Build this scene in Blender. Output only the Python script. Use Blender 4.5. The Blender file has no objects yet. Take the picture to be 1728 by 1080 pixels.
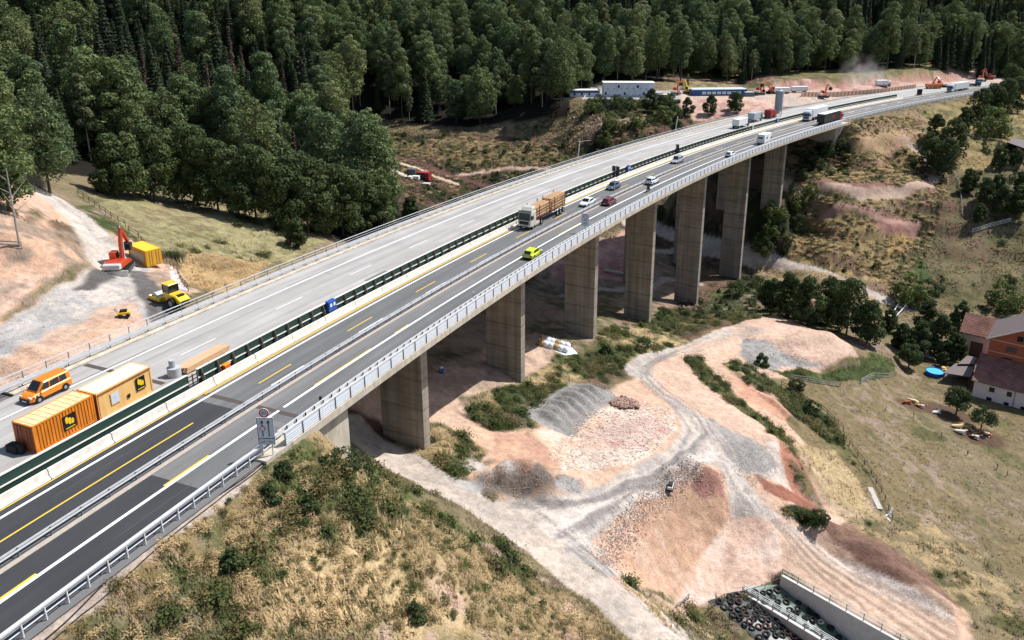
import bpy, math, random
import numpy as np
from mathutils import Vector, Matrix
R=math.radians
rnd=random.Random(7)
SC=bpy.context.scene
# ------------------------------------------------------------------ camera
CAMH=37.041; FPX=1315.62; CYP=402.556; PITCH=.30151; ROLL=.00346
cam_d=bpy.data.cameras.new('camera'); cam=bpy.data.objects.new('camera',cam_d); SC.collection.objects.link(cam)
cam_d.sensor_width=36; cam_d.lens=FPX/1728*36; cam_d.clip_start=1; cam_d.clip_end=6000
cam_d.shift_y=(CYP-540)/1728
_fw=np.array([0,math.cos(PITCH),-math.sin(PITCH)]);_dn=np.array([0,-math.sin(PITCH),-math.cos(PITCH)]);_rt=np.array([1.,0,0])
_c,_s=math.cos(ROLL),math.sin(ROLL)
CR=np.array([_c*_rt+_s*_dn,-_s*_rt+_c*_dn,_fw]); C0=np.array([0,0,CAMH])
m=Matrix(((CR[0][0],-CR[1][0],-CR[2][0],0),(CR[0][1],-CR[1][1],-CR[2][1],0),(CR[0][2],-CR[1][2],-CR[2][2],CAMH),(0,0,0,1)))
cam.matrix_world=m; SC.camera=cam
# ------------------------------------------------------------------ light
SUN_EL=R(55); SUN_AZ=R(24)          # direction towards the sun, angle from +X
sdir=Vector((math.cos(SUN_EL)*math.cos(SUN_AZ),math.cos(SUN_EL)*math.sin(SUN_AZ),math.sin(SUN_EL)))
sl=bpy.data.lights.new('sun','SUN'); sl.energy=4.6; sl.angle=R(.5); sl.color=(1,.97,.93)
so=bpy.data.objects.new('sun',sl); so.rotation_euler=sdir.to_track_quat('Z','Y').to_euler(); so.location=(0,0,200); SC.collection.objects.link(so)
W=bpy.data.worlds.new('World'); SC.world=W; W.use_nodes=True
nt=W.node_tree; bg=nt.nodes['Background']; sk=nt.nodes.new('ShaderNodeTexSky'); sk.sky_type='NISHITA'; sk.sun_disc=False
sk.sun_elevation=SUN_EL; sk.sun_rotation=R(90)-SUN_AZ; sk.altitude=300; sk.air_density=1; sk.dust_density=1.5
nt.links.new(sk.outputs[0],bg.inputs[0]); bg.inputs[1].default_value=.1
SC.view_settings.view_transform='Standard'; SC.view_settings.look='None'; SC.view_settings.gamma=1; SC.view_settings.exposure=.42
SC.cycles.max_bounces=5; SC.cycles.volume_bounces=6; SC.cycles.diffuse_bounces=2; SC.cycles.glossy_bounces=2; SC.cycles.transparent_max_bounces=6

# ------------------------------------------------------------------ pixel / road geometry helpers
def ray(px,py): return np.array([(px-864)/FPX,(py-CYP)/FPX,1.])@CR
def at(px,py,z):
    d=ray(px,py); return C0+d*((z-CAMH)/d[2])
RS=.84; RX0=-33.11795*RS; RY0=85*RS; RH0=.4095407; RK0=.00107884/RS; RK1=5.0776e-7/RS**2; RG0=-.0302167; RG1=6.8919e-5/RS
_g=np.arange(-200,900,.25); _hg=RH0+RK0*_g+RK1*_g*_g/2
_gx=np.cumsum(np.sin(_hg))*.25; _gy=np.cumsum(np.cos(_hg))*.25
_i0=np.searchsorted(_g,0); _gx-=_gx[_i0]; _gy-=_gy[_i0]
def rh(s): return RH0+RK0*s+RK1*s*s/2
def rz(s):
    s=np.clip(s,-400,360.); return RG0*s+RG1*s*s/2
def rp(s,d,dz=0.):
    h=rh(s); return Vector((RX0+float(np.interp(s,_g,_gx))+d*math.cos(h),RY0+float(np.interp(s,_g,_gy))-d*math.sin(h),float(rz(s))+dz))
def xy_sd(x,y):
    "road coordinates of many world points"
    x=np.asarray(x,float);y=np.asarray(y,float);s=np.clip((x-RX0)*.45+(y-RY0)*.9,-190,880.);d=np.zeros_like(s)
    for _ in range(25):
        h=rh(s);cx=RX0+np.interp(s,_g,_gx);cy=RY0+np.interp(s,_g,_gy)
        ax=x-cx;ay=y-cy;s=np.clip(s+.8*(ax*np.sin(h)+ay*np.cos(h)),-190,880.);d=ax*np.cos(h)-ay*np.sin(h)
    return s,d
def sdp(px,py,dz=0.):
    s,d=0.,0.
    for _ in range(60):
        p=at(px,py,float(rz(s))+dz);h=rh(s);q=p-np.array(rp(s,d,dz))
        s+=.8*(q[0]*math.sin(h)+q[1]*math.cos(h));d+=.8*(q[0]*math.cos(h)-q[1]*math.sin(h));s=max(min(s,800),-150)
    return s,d

# ------------------------------------------------------------------ noise
def _hash(i,j,k):
    n=(i*374761393+j*668265263+k*2147483647)&0xffffffff
    n=((n^(n>>13))*1274126177)&0xffffffff
    return ((n^(n>>16))&0xffff)/65535.
def vnoise(x,y,seed=0):
    xi=np.floor(x).astype(np.int64);yi=np.floor(y).astype(np.int64);fx=x-xi;fy=y-yi
    fx=fx*fx*(3-2*fx);fy=fy*fy*(3-2*fy)
    a=_hash(xi,yi,seed);b=_hash(xi+1,yi,seed);c=_hash(xi,yi+1,seed);d=_hash(xi+1,yi+1,seed)
    return (a*(1-fx)+b*fx)*(1-fy)+(c*(1-fx)+d*fx)*fy
def fbm(x,y,sc,oc=4,seed=0):
    x=np.asarray(x,float)/sc;y=np.asarray(y,float)/sc;t=np.zeros_like(x);a=1.;w=0
    for o in range(oc):
        t+=a*vnoise(x+o*17.3,y+o*9.1,seed+o);w+=a;a*=.55;x=x*2.03;y=y*2.03
    return t/w
def sstep(a,b,x):
    t=np.clip((x-a)/(b-a),0,1);return t*t*(3-2*t)

# ------------------------------------------------------------------ terrain height
CPX=[ # pixel x, pixel y, height
(726,754,-17.1),(653,728,-17),(886,645,-21.4),(1007,575,-26.4),(1099,547,-34.3),(1185,518,-41.1),(1255,472,-43.2),(1320,350,-27.2),(1397,240,-11.5),
(600,715,-14),(640,780,-15.6),(700,815,-17),(790,865,-18.6),(880,925,-20),(960,990,-21),(1060,1075,-22.3),(1150,1082,-23.2),(1010,960,-21.3),
(760,800,-18),(870,835,-20.5),(960,870,-22),(1080,835,-24.8),(1150,780,-26.2),(1180,730,-27),(1130,680,-27),(1050,625,-27.5),(1120,612,-29.5),(1190,572,-33),(1240,600,-34),
(800,700,-19.5),(900,660,-21.8),(930,720,-22.2),(1040,720,-24.5),(1000,790,-22.6),(850,760,-19.8),(760,720,-18),
(1300,545,-36),(1400,570,-37),(1440,600,-37.4),(1340,600,-36.4),(1260,620,-34.3),(1230,660,-31.5),(1300,690,-33.4),(1380,640,-38.5),(1480,640,-41.5),(1500,600,-42),(1330,720,-35.5),
(1220,745,-28.3),(1300,770,-30.5),(1340,750,-33),(1400,720,-38.5),(1290,850,-32.2),(1350,800,-33.5),(1400,780,-37),(1380,860,-36.2),(1450,850,-39),(1300,900,-34),(1400,900,-36.7),
(1230,880,-33.8),(1240,950,-35.3),(1160,985,-35),(1200,920,-34.8),(1310,960,-36),(1300,985,-36.4),(1180,850,-30.5),(1120,900,-30.5),(1060,960,-29),(1040,900,-25.2),
(1120,1020,-31),(1160,1060,-33),(1250,1075,-37),(1290,1030,-37.3),(1400,1040,-37.6),(1450,960,-38.5),(1550,1020,-40),(1600,950,-41),(1480,900,-39.5),(1700,1050,-43),
(1550,800,-42.5),(1600,700,-44),(1500,740,-41.5),(1700,800,-46),(1726,950,-46),(1640,650,-45),(1726,700,-46),(1560,600,-44),(1660,590,-46),
(1400,510,-44),(1330,480,-44),(1520,500,-44.5),(1280,440,-43),(1180,412,-41),(1115,390,-39),(1060,420,-37),(1020,500,-33),(960,450,-30),(900,500,-25),(960,520,-27),(1150,470,-41),
(1450,470,-41.5),(1400,420,-36),(1470,410,-35),(1340,400,-37),(1400,370,-30),(1500,380,-31),(1560,400,-35),(1530,460,-41),(1620,440,-39),(1700,430,-38),(1640,390,-33),(1726,380,-31),
(1400,325,-23),(1500,325,-23),(1560,320,-22.6),(1420,270,-16.5),(1500,270,-17.5),(1560,270,-17.5),(1450,222,-7.5),(1520,200,-8),(1580,190,-8),(1600,300,-21.5),(1640,290,-19.5),(1700,300,-21),(1660,230,-12.5),(1726,200,-10),(1726,260,-16),(1600,215,-11),
(205,455,-2.4),(257,455,-3),(295,520,-2.3),(100,520,-1.6),(0,560,-.6),(120,590,-.9),(60,600,-.6),(180,560,-1.3),(220,530,-1.8),(330,490,-3.2),
(0,480,1.6),(60,440,3),(130,420,1.2),(150,450,-1.2),(20,410,5.5),(100,390,4),(60,340,4.5),(110,365,2),(160,400,-.8),(190,420,-1.6),(0,300,9),(30,315,6.5),
(250,400,-4),(180,350,-1.5),(300,430,-5),(400,450,-9.5),(350,480,-6),(300,345,-7),(400,365,-9.5),(500,395,-14),(540,412,-16.5),(450,440,-13),(360,425,-8.5),
(712,300,-22),(690,345,-24.5),(780,325,-25.5),(640,265,-19),(760,290,-22.8),(860,290,-22.8),(900,250,-16.6),(760,240,-15.2),(640,230,-14),(620,212,-12),(800,222,-13),(950,222,-12.5),(980,255,-16.8),(900,275,-20.4),
(1060,164,-2),(985,160,-2),(1140,165,-2.5),(1217,160,-3),(1290,160,-3.5),(990,190,-5.5),(1060,190,-5.2),(1130,185,-4.9),(1060,225,-10.3),(1130,215,-8.8),(1000,225,-10.8),(1180,195,-6),(1230,180,-4.2),(1290,175,-4.5),(1390,165,-4),(1500,148,-4),
]
CXY=[(8,100,-24),(-24,240,-26),(-5,215,-28),(20,225,-35),(35,240,-38),(-60,200,-17),(-40,160,-16),(-45,185,-17),(-20,150,-18),(-30,120,-11),(-40,130,-8),(-28,108,-9),(0,150,-25),(10,180,-33),(30,210,-40),(-10,190,-26),
(-34,84,-4),(-45,84,-1.5),(-38,96,-6),(-20,90,-12),
(-90,205,-8),(-130,190,3),(-110,160,6),(-150,150,14),(-170,240,22),(-120,250,8),(-80,260,-6),(-50,270,-14),(-60,330,2),(-100,330,16),(-160,330,38),(-30,330,-7),(0,330,-7),(20,318,-8),(30,345,1),(-60,420,22),(-120,420,44),(0,400,10),(60,400,4),
(-220,300,50),(-260,200,45),(-200,120,22),(-120,100,6),(-100,60,1),(-160,40,5),(-250,60,20),(-70,20,0),(-120,-40,0),(-250,-60,10),
(100,420,4),(160,420,-1),(120,380,-3.5),(170,385,-4),(230,410,-4.5),(100,480,22),(0,500,34),(-120,520,62),(200,460,6),(180,520,30),(100,600,64),(0,650,80),(260,470,4),(300,470,-2),(280,540,30),(360,520,12),(240,640,66),(350,650,50),(420,560,20),(-150,700,100),(-300,500,100),(-350,250,80),(150,750,95),(400,800,80),(0,850,105),
(330,440,-6),(260,370,-10),(220,330,-12),(200,290,-14),(240,270,-14),(300,340,-10),(180,240,-24),(240,200,-26),(300,240,-12),(400,300,0),(170,190,-38),(150,150,-45),(200,130,-44),(300,120,-30),(400,150,-10),(130,110,-46),(160,60,-47),(250,0,-40),(400,0,-20),
(90,70,-43),(60,60,-38),(100,30,-45),(50,40,-34),(60,10,-38),(40,-40,-32),(80,-80,-42),(300,-200,-40),(0,-200,-25),(-200,-200,0)]
CSD=[(-8,13.6,-.5),(-20,13.8,-.5),(-35,13.8,-.5),(-60,14,-.6),(-4,11.5,-3.6),(0,11.5,-6),(4,9,-10),(3,4,-9),(4,-4,-9),(2,14,-8),(7,14,-12.5),(8,20,-15),(3,20,-12.6),(5,26,-16),(1,26,-14.5),(0,32,-18.3),(-4,38,-20),(-14,36,-17.5),(-14,44,-21.5),(-28,42,-19.5),(-50,44,-20),(-90,44,-21),(-50,52,-24),(-20,55,-24.5),(-6,-22,-1.2),(-20,-22,-.8),(-45,-22,-.6),(-90,-24,-.6),(6,-24,-2.6),(14,-24,-3.4),(250,15,-6),(280,15,-6),(320,15,-6),(250,-22,-5.2),(300,-24,-5),(260,22,-8.5),(300,24,-9),(350,16,-6),(390,-20,-4.6)]
for _a in (-6,-12,-20,-30,-45,-65,-95):
    for _b in (16,20,25,31): CSD.append((_a,_b,-.4-.66*(_b-13)-(.6 if _a>-10 else 0)))
_P=[list(at(a,b,c)) for a,b,c in CPX]+[list(rp(a,b)[:2])+[c] for a,b,c in CSD]+[list(map(float,p)) for p in CXY]
_P=np.array(_P); _xy=_P[:,:2]/100.; _n=len(_P)
def _phi(r2): return np.where(r2>1e-12,.5*r2*np.log(r2+1e-12),0)
_K=_phi(((_xy[:,None]-_xy[None])**2).sum(2))+np.eye(_n)*4e-4
_A=np.zeros((_n+3,_n+3));_A[:_n,:_n]=_K;_A[:_n,_n]=1;_A[:_n,_n+1:]=_xy;_A[_n,:_n]=1;_A[_n+1:,:_n]=_xy.T
_wt=np.linalg.solve(_A,np.concatenate([_P[:,2],[0,0,0]]))
_CX=[at(a,b,-3.)[0] for a,b in ((1290,147),(1360,146),(1440,141),(1520,134),(1600,127),(1690,120))];_CY=[at(a,b,-3.)[1] for a,b in ((1290,147),(1360,146),(1440,141),(1520,134),(1600,127),(1690,120))]
MOUNDS=[] # x, y, rx, ry, rot, height, power
def tps(x,y):
    x=np.asarray(x,float);y=np.asarray(y,float);sh=x.shape;x=x.ravel();y=y.ravel();o=np.empty(len(x))
    for i in range(0,len(x),20000):
        q=np.stack([np.clip(x[i:i+20000],-420,460),np.clip(y[i:i+20000],-220,860)],1)/100.
        o[i:i+20000]=_phi(((q[:,None]-_xy[None])**2).sum(2))@_wt[:_n]+_wt[_n]+q@_wt[_n+1:]
    return np.clip(o,-50,130).reshape(sh)
def height(x,y,detail=True):
    x=np.asarray(x,float);y=np.asarray(y,float);z=tps(x,y)
    for (mx,my,rx,ry,ro,hh,pw) in MOUNDS:
        c,s=math.cos(ro),math.sin(ro);u=((x-mx)*c+(y-my)*s)/rx;v=(-(x-mx)*s+(y-my)*c)/ry
        r=np.sqrt(u*u+v*v);z=z+hh*np.clip(1-r,0,1)**pw if pw>0 else z+hh*(1-sstep(.6,1.,r))
    if detail: z=z+(fbm(x,y,9,4,3)-.5)*1.0+(fbm(x,y,2.2,4,8)-.5)*.45
    # terrace of the site office and cut face behind the works
    e_=np.hypot((x-80)/88.,(y-330-(x-80)*.22)/22.);t=1-sstep(.75,1.15,e_);z=z*(1-t)+(-2.6)*t
    yl=np.interp(x,_CX,_CY);t=sstep(_CX[0]-8,_CX[0]+8,x)*(1-sstep(_CX[-1]-15,_CX[-1],x));z=z+t*(4.5*sstep(0.,4.,y-yl+fbm(x,y,6,2,77)*3)*(1-sstep(20,60,y-yl)))
    # benches cut into the slope beyond the bridge
    t=np.clip(1.25-np.hypot((x-128)/46.,(y-232)/62.),0,1);t=np.clip(t*3,0,1)*.4;fr_=z/5.2-np.floor(z/5.2);z=z*(1-t)+t*5.2*(np.floor(z/5.2)+sstep(.45,1.,fr_))
    # silage clamp: level floor between its walls
    u=(x-34.8)*.68+(y-83.4)*-.735;v=(x-34.8)*-.735+(y-83.4)*-.68
    t=sstep(-.1,.15,v)*(1-sstep(9.9,12.,v))*sstep(-1.2,.2,u+.5*v)*(1-sstep(60,70,u));z=z*(1-t)+np.maximum(-38.9,-36.5-.22*np.maximum(u,-3))*t
    t=(1-sstep(-.3,0.,v))*sstep(-5,-1.5,v)*sstep(-3,0,u)*(1-sstep(60,70,u));z=z*(1-t)-34.9*t
    for hx,hy,rr,zz in ((104,155,16,-46.),(96,159.5,7,-45.2)):
        t=1-sstep(.7,1.3,np.hypot(x-hx,y-hy)/rr);z=z*(1-t)+zz*t
    s,d=xy_sd(x,y);zr=rz(s)
    # road embankments before and behind the bridge
    near=sstep(-1.5,-5.,s);dl=np.maximum(-19.3-d,0)+np.maximum(d-12.6,0)
    t=near*(1-sstep(0.,2.5,dl));z=z*(1-t)+(zr-.12)*t
    far=sstep(243.,249.,s);dl=np.maximum(-21.-d,0)+np.maximum(d-14.4,0);t=far*(1-sstep(0.,5.,dl));z=z*(1-t)+(zr-.12)*t
    u=(s>-3.)&(s<240)&(d>-21)&(d<13.5);z=np.where(u,np.minimum(z,zr-3.2),z)
    return z
def hz(x,y): return float(height(np.array([x]),np.array([y]))[0])
def gps(pts):
    "pixels -> points on the ground (ray marched)"
    D=np.array([ray(a,b) for a,b in pts]);D/=np.linalg.norm(D,axis=1)[:,None]
    t=np.full(len(D),30.);done=np.zeros(len(D),bool);st=4.
    hit=t.copy()
    for k in range(400):
        p=C0+D*t[:,None];below=(p[:,2]<height(p[:,0],p[:,1],False))&~done
        hit[below]=t[below];done|=below;t=np.where(done,t,t+3.0+t*.004)
        if done.all() or k>330: break
    lo=hit-3.5-hit*.004;hi=hit
    for k in range(14):
        mi=(lo+hi)/2;p=C0+D*mi[:,None];b=p[:,2]<height(p[:,0],p[:,1]);hi=np.where(b,mi,hi);lo=np.where(b,lo,mi)
    return C0+D*hi[:,None]
def gp(px,py): return Vector(gps([(px,py)])[0])
# ------------------------------------------------------------------ mesh + object helpers
COL=SC.collection
class MB:
    def __init__(s): s.v=[];s.f=[];s.mi=[];s.m=0
    def add(s,vs,fs):
        o=len(s.v);s.v+=[tuple(v) for v in vs];s.f+=[tuple(i+o for i in f) for f in fs];s.mi+=[s.m]*len(fs);return s
    def box(s,x0,x1,y0,y1,z0,z1,M=None):
        vs=[Vector(p) for p in ((x0,y0,z0),(x1,y0,z0),(x1,y1,z0),(x0,y1,z0),(x0,y0,z1),(x1,y0,z1),(x1,y1,z1),(x0,y1,z1))]
        if M is not None: vs=[M@v for v in vs]
        return s.add(vs,[(0,3,2,1),(4,5,6,7),(0,1,5,4),(1,2,6,5),(2,3,7,6),(3,0,4,7)])
    def bar(s,a,b,w,h=None,up=(0,0,1)):
        a=Vector(a);b=Vector(b);h=h or w;d=(b-a);
        if d.length<1e-6: return s
        d.normalize();u=Vector(up);
        if abs(d.dot(u))>.98: u=Vector((1,0,0))
        r=d.cross(u).normalized()*(w/2);u=r.cross(d).normalized()*(h/2)
        return s.add([a-r-u,a+r-u,a+r+u,a-r+u,b-r-u,b+r-u,b+r+u,b-r+u],[(0,3,2,1),(4,5,6,7),(0,1,5,4),(1,2,6,5),(2,3,7,6),(3,0,4,7)])
    def cyl(s,a,b,r0,r1=None,n=12,cap=True):
        a=Vector(a);b=Vector(b);r1=r0 if r1 is None else r1;d=(b-a).normalized();u=Vector((0,0,1)) if abs(d.z)<.9 else Vector((1,0,0))
        e=d.cross(u).normalized();f=d.cross(e);vs=[]
        for k in range(n):
            t=2*math.pi*k/n;q=e*math.cos(t)+f*math.sin(t);vs+=[a+q*r0,b+q*r1]
        fs=[(2*k,2*((k+1)%n),2*((k+1)%n)+1,2*k+1) for k in range(n)]
        if cap: fs+=[tuple(2*k for k in range(n))[::-1],tuple(2*k+1 for k in range(n))]
        return s.add(vs,fs)
    def tube(s,pts,r,n=6):
        for a,b in zip(pts[:-1],pts[1:]): s.cyl(a,b,r,r,n)
        return s
    def prism(s,poly,y0,y1,M=None):
        "polygon in x,z extruded along y"
        n=len(poly);vs=[Vector((x,y0,z)) for x,z in poly]+[Vector((x,y1,z)) for x,z in poly]
        if M is not None: vs=[M@v for v in vs]
        return s.add(vs,[tuple(range(n)),tuple(range(2*n-1,n-1,-1))]+[(k,n+k,n+(k+1)%n,(k+1)%n) for k in range(n)])
    def sweep(s,sec,ss,closed=True,fn=None):
        "cross-section (d,z) swept along road stations"
        n=len(sec);vs=[]
        for q in ss:
            for d,z in (sec if fn is None else fn(q)): vs.append(rp(q,d,z))
        fs=[]
        for i in range(len(ss)-1):
            for k in range(n if closed else n-1):
                a=i*n+k;b=i*n+(k+1)%n;fs.append((a,b,b+n,a+n))
        if closed: fs+=[tuple(range(n))[::-1],tuple(range((len(ss)-1)*n,len(ss)*n))]
        return s.add(vs,fs)
    def loft(s,rings,cap=True):
        n=len(rings[0]);vs=[p for r in rings for p in r];fs=[(i*n+k,i*n+(k+1)%n,(i+1)*n+(k+1)%n,(i+1)*n+k) for i in range(len(rings)-1) for k in range(n)]
        if cap: fs+=[tuple(range(n))[::-1],tuple(range((len(rings)-1)*n,len(rings)*n))]
        return s.add(vs,fs)
    def build(s,name,mats,parent=None,smooth=False,bevel=0):
        me=bpy.data.meshes.new(name);me.from_pydata(s.v,[],s.f)
        if not isinstance(mats,(list,tuple)): mats=[mats]
        for m in mats: me.materials.append(m)
        if len(mats)>1: me.polygons.foreach_set('material_index',s.mi)
        me.validate();me.update()
        import bmesh
        bm=bmesh.new();bm.from_mesh(me);bmesh.ops.recalc_face_normals(bm,faces=bm.faces);bm.to_mesh(me);bm.free()
        if smooth: me.polygons.foreach_set('use_smooth',[True]*len(me.polygons))
        o=bpy.data.objects.new(name,me);COL.objects.link(o)
        if parent: o.parent=parent
        if bevel:
            b=o.modifiers.new('bevel','BEVEL');b.width=bevel;b.segments=1;b.limit_method='ANGLE'
        return o
def tag(o,label=None,cat=None,group=None,kind=None):
    if label: o['label']=label
    if cat: o['category']=cat
    if group: o['group']=group
    if kind: o['kind']=kind
    return o
def empty(name,loc=(0,0,0),rz_=0.,label=None,cat=None,group=None):
    o=bpy.data.objects.new(name,None);COL.objects.link(o);o.location=loc;o.rotation_euler=(0,0,rz_);o.empty_display_size=.1
    return tag(o,label,cat,group)
def copy_tree(o,parent=None):
    c=o.copy();COL.objects.link(c);c.parent=parent
    for ch in KIDS(o): copy_tree(ch,c)
    return c
_kids={}
def KIDS(o):
    return [c for c in o.children]
def struct(o): o['kind']='structure'; return o

# ------------------------------------------------------------------ materials
def lin(r,g=None,b=None):
    if g is None: r,g,b=r
    f=lambda c:(c/255/12.92 if c/255<=.04045 else ((c/255+.055)/1.055)**2.4)
    return (f(r),f(g),f(b))
_M={}
def mat(name,col,rough=.7,metal=0.,var=.12,scale=3.,bump=0.,spec=.4,fine=None,emit=0,coat=0,streak=0):
    if name in _M: return _M[name]
    m=bpy.data.materials.new(name);m.use_nodes=True;n=m.node_tree.nodes;l=m.node_tree.links;p=n['Principled BSDF']
    p.inputs['Roughness'].default_value=rough;p.inputs['Metallic'].default_value=metal;p.inputs['Specular IOR Level'].default_value=spec
    if coat: p.inputs['Coat Weight'].default_value=coat;p.inputs['Coat Roughness'].default_value=.08
    tc=n.new('ShaderNodeTexCoord');nz=n.new('ShaderNodeTexNoise');nz.inputs['Scale'].default_value=scale;nz.inputs['Detail'].default_value=5;nz.inputs['Roughness'].default_value=.65
    if streak:
        mp=n.new('ShaderNodeMapping');mp.inputs['Scale'].default_value=(1,1,streak);l.new(tc.outputs['Object'],mp.inputs[0]);l.new(mp.outputs[0],nz.inputs['Vector'])
    else: l.new(tc.outputs['Object'],nz.inputs['Vector'])
    mr=n.new('ShaderNodeMapRange');mr.inputs[1].default_value=.25;mr.inputs[2].default_value=.75;mr.inputs[3].default_value=1-var*1.6;mr.inputs[4].default_value=1+var
    l.new(nz.outputs['Fac'],mr.inputs[0])
    mx=n.new('ShaderNodeMix');mx.data_type='RGBA';mx.blend_type='MULTIPLY';mx.inputs[0].default_value=1;mx.inputs[6].default_value=(*col,1)
    l.new(mr.outputs[0],mx.inputs[7]);l.new(mx.outputs[2],p.inputs['Base Color'])
    if bump:
        b=n.new('ShaderNodeBump');b.inputs['Strength'].default_value=bump;b.inputs['Distance'].default_value=.05;l.new(nz.outputs['Fac'],b.inputs['Height']);l.new(b.outputs[0],p.inputs['Normal'])
    if emit: p.inputs['Emission Color'].default_value=(*col,1);p.inputs['Emission Strength'].default_value=emit
    _M[name]=m;return m
def nodes(m): return m.node_tree.nodes,m.node_tree.links

# ------------------------------------------------------------------ mounds of loose stone and earth
for i,(px,py) in enumerate([(1000,664),(988,670),(976,677),(964,685),(952,693),(941,702),(932,711)]):
    g=gps([(px,py)])[0];MOUNDS.append((g[0],g[1],3.2,1.2,-.62,1.15,.8));MOUNDS.append((g[0],g[1],3.6,2.8,-.62,.4,.9))
_m=[((860,814),5.0,2.2,0.1,2.2,.8),((890,815),4.2,2.2,0,2.4,.8),((920,816),3.8,2.2,0,2.1,.8),((965,818),3.5,2.,0,1.0,.9),((846,812),3.5,2.,0,1.4,.9),
 ((1128,800),1.2,1.2,0,.6,.7),((1340,568),13,7,.2,1.0,-1),((1390,590),11,7,.3,1.2,-1),
 ((1262,632),3,1.4,.6,1.1,.8),((1247,625),2.5,1.5,.6,.9,.8),((1235,618),2.5,1.4,.6,.8,.8),
 ((1420,915),9,3.,-.45,1.6,.7),((1470,945),10,3.2,-.45,1.9,.7),((1520,980),9,2.8,-.45,1.6,.7),((1570,1010),7,2.4,-.4,1.2,.8),
 ((1180,795),4,2.2,0,1.2,.8),((1205,835),3,3,0,1.2,.8),((1160,515),3,1.4,0,1.2,.8),
 ((55,470),13,7,.5,2.6,.9),((20,520),12,6,.5,1.8,.9),((110,440),8,5,.6,2.,.9),((60,600),9,2.,-.4,1.1,.8),((20,620),7,1.6,-.4,1.,.8),((215,420),4.5,2.5,0,2.2,.7),
 ((200,350),6,3,0,1.5,.9),((360,450),9,3,0,2.2,.8),((420,455),8,3,0,1.4,.8),
 ((1280,655),7,1.3,-.9,1.3,.8),((1310,685),7,1.3,-.9,1.2,.8),((1355,825),5,3,0,-1.0,.8),((1330,770),4,5,0,1.3,.8),((1365,800),4,4,0,1.4,.8)]
for (p,rx,ry,ro,hh,pw) in _m:
    g=gps([p])[0];MOUNDS.append((g[0],g[1],rx,ry,ro,hh,pw))
# ------------------------------------------------------------------ ground sheet
def axis(a,b,st,lo,hi,g1,l1,h1,g2=1.07):
    v=list(np.arange(a,b,st));q=st
    while v[-1]<hi: q=min(q*(g1 if v[-1]<h1 else g2),400);v.append(v[-1]+q)
    q=st;w=[a]
    while w[-1]>lo: q=min(q*(g1 if w[-1]>l1 else g2),400);w.append(w[-1]-q)
    return np.array(w[:0:-1]+v)
GX=axis(-66,112,.33,-3200,3200,1.018,-100,210);GY=axis(38,168,.33,-3000,3600,1.009,30,360)
gX,gY=np.meshgrid(GX,GY);gZ=height(gX,gY)
NX,NY=len(GX),len(GY)
def hgrid(X,Y,_d=True):
    X=np.atleast_1d(np.asarray(X,float));Y=np.atleast_1d(np.asarray(Y,float));i=np.clip(np.searchsorted(GX,X)-1,0,NX-2);j=np.clip(np.searchsorted(GY,Y)-1,0,NY-2)
    fx=np.clip((X-GX[i])/(GX[i+1]-GX[i]),0,1);fy=np.clip((Y-GY[j])/(GY[j+1]-GY[j]),0,1);return (gZ[j,i]*(1-fx)+gZ[j,i+1]*fx)*(1-fy)+(gZ[j+1,i]*(1-fx)+gZ[j+1,i+1]*fx)*fy
height=hgrid
# -- colours by zone (real surface colours, linear)
c_=lambda *a:np.array(lin(*a))
DIRT=c_(194,166,146);PALE=c_(198,184,172);GRAV=c_(160,156,152);DGRAV=c_(118,114,111);RED=c_(160,118,108);DRED=c_(112,82,74);PINK=c_(200,170,152);ORNG=c_(194,158,132)
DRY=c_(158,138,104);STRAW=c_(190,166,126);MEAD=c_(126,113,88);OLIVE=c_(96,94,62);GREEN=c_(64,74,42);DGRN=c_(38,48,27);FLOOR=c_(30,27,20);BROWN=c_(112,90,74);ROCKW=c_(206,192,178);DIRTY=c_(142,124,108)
x=gX.ravel();y=gY.ravel()
n1=fbm(x,y,14,4,21)[:,None];n2=fbm(x,y,4.5,4,31)[:,None];n3=fbm(x,y,1.6,3,41)[:,None];n4=fbm(x,y,30,3,51)[:,None];nw=fbm(x,y,5,6,61);nw2=fbm(x,y,5,6,71)
def mixc(a,b,t): return a*(1-t)+b*t
def scrub(dry,grn,soil,bias=0.,k=6):
    t=np.clip((n2*.55+n3*.45-.5-bias)*k+.5,0,1);q=mixc(dry,grn,t);u=np.clip((n1*.5+n3*.5-.56)*8,0,1);return mixc(q,soil,u)
def plain(a,b=None,am=.5):
    b=a*.8 if b is None else b;return mixc(a,b,np.clip((n2-.5)*3+(n3-.5)*2+.5,0,1)*am)
base=scrub(mixc(MEAD,c_(120,106,78),np.clip((n4-.4)*4,0,1)),OLIVE,DIRTY,.1)
col=base.copy();veg=np.full(len(x),.8)
wx=x+(nw-.5)*2.6;wy=y+(nw2-.5)*2.6
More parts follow.
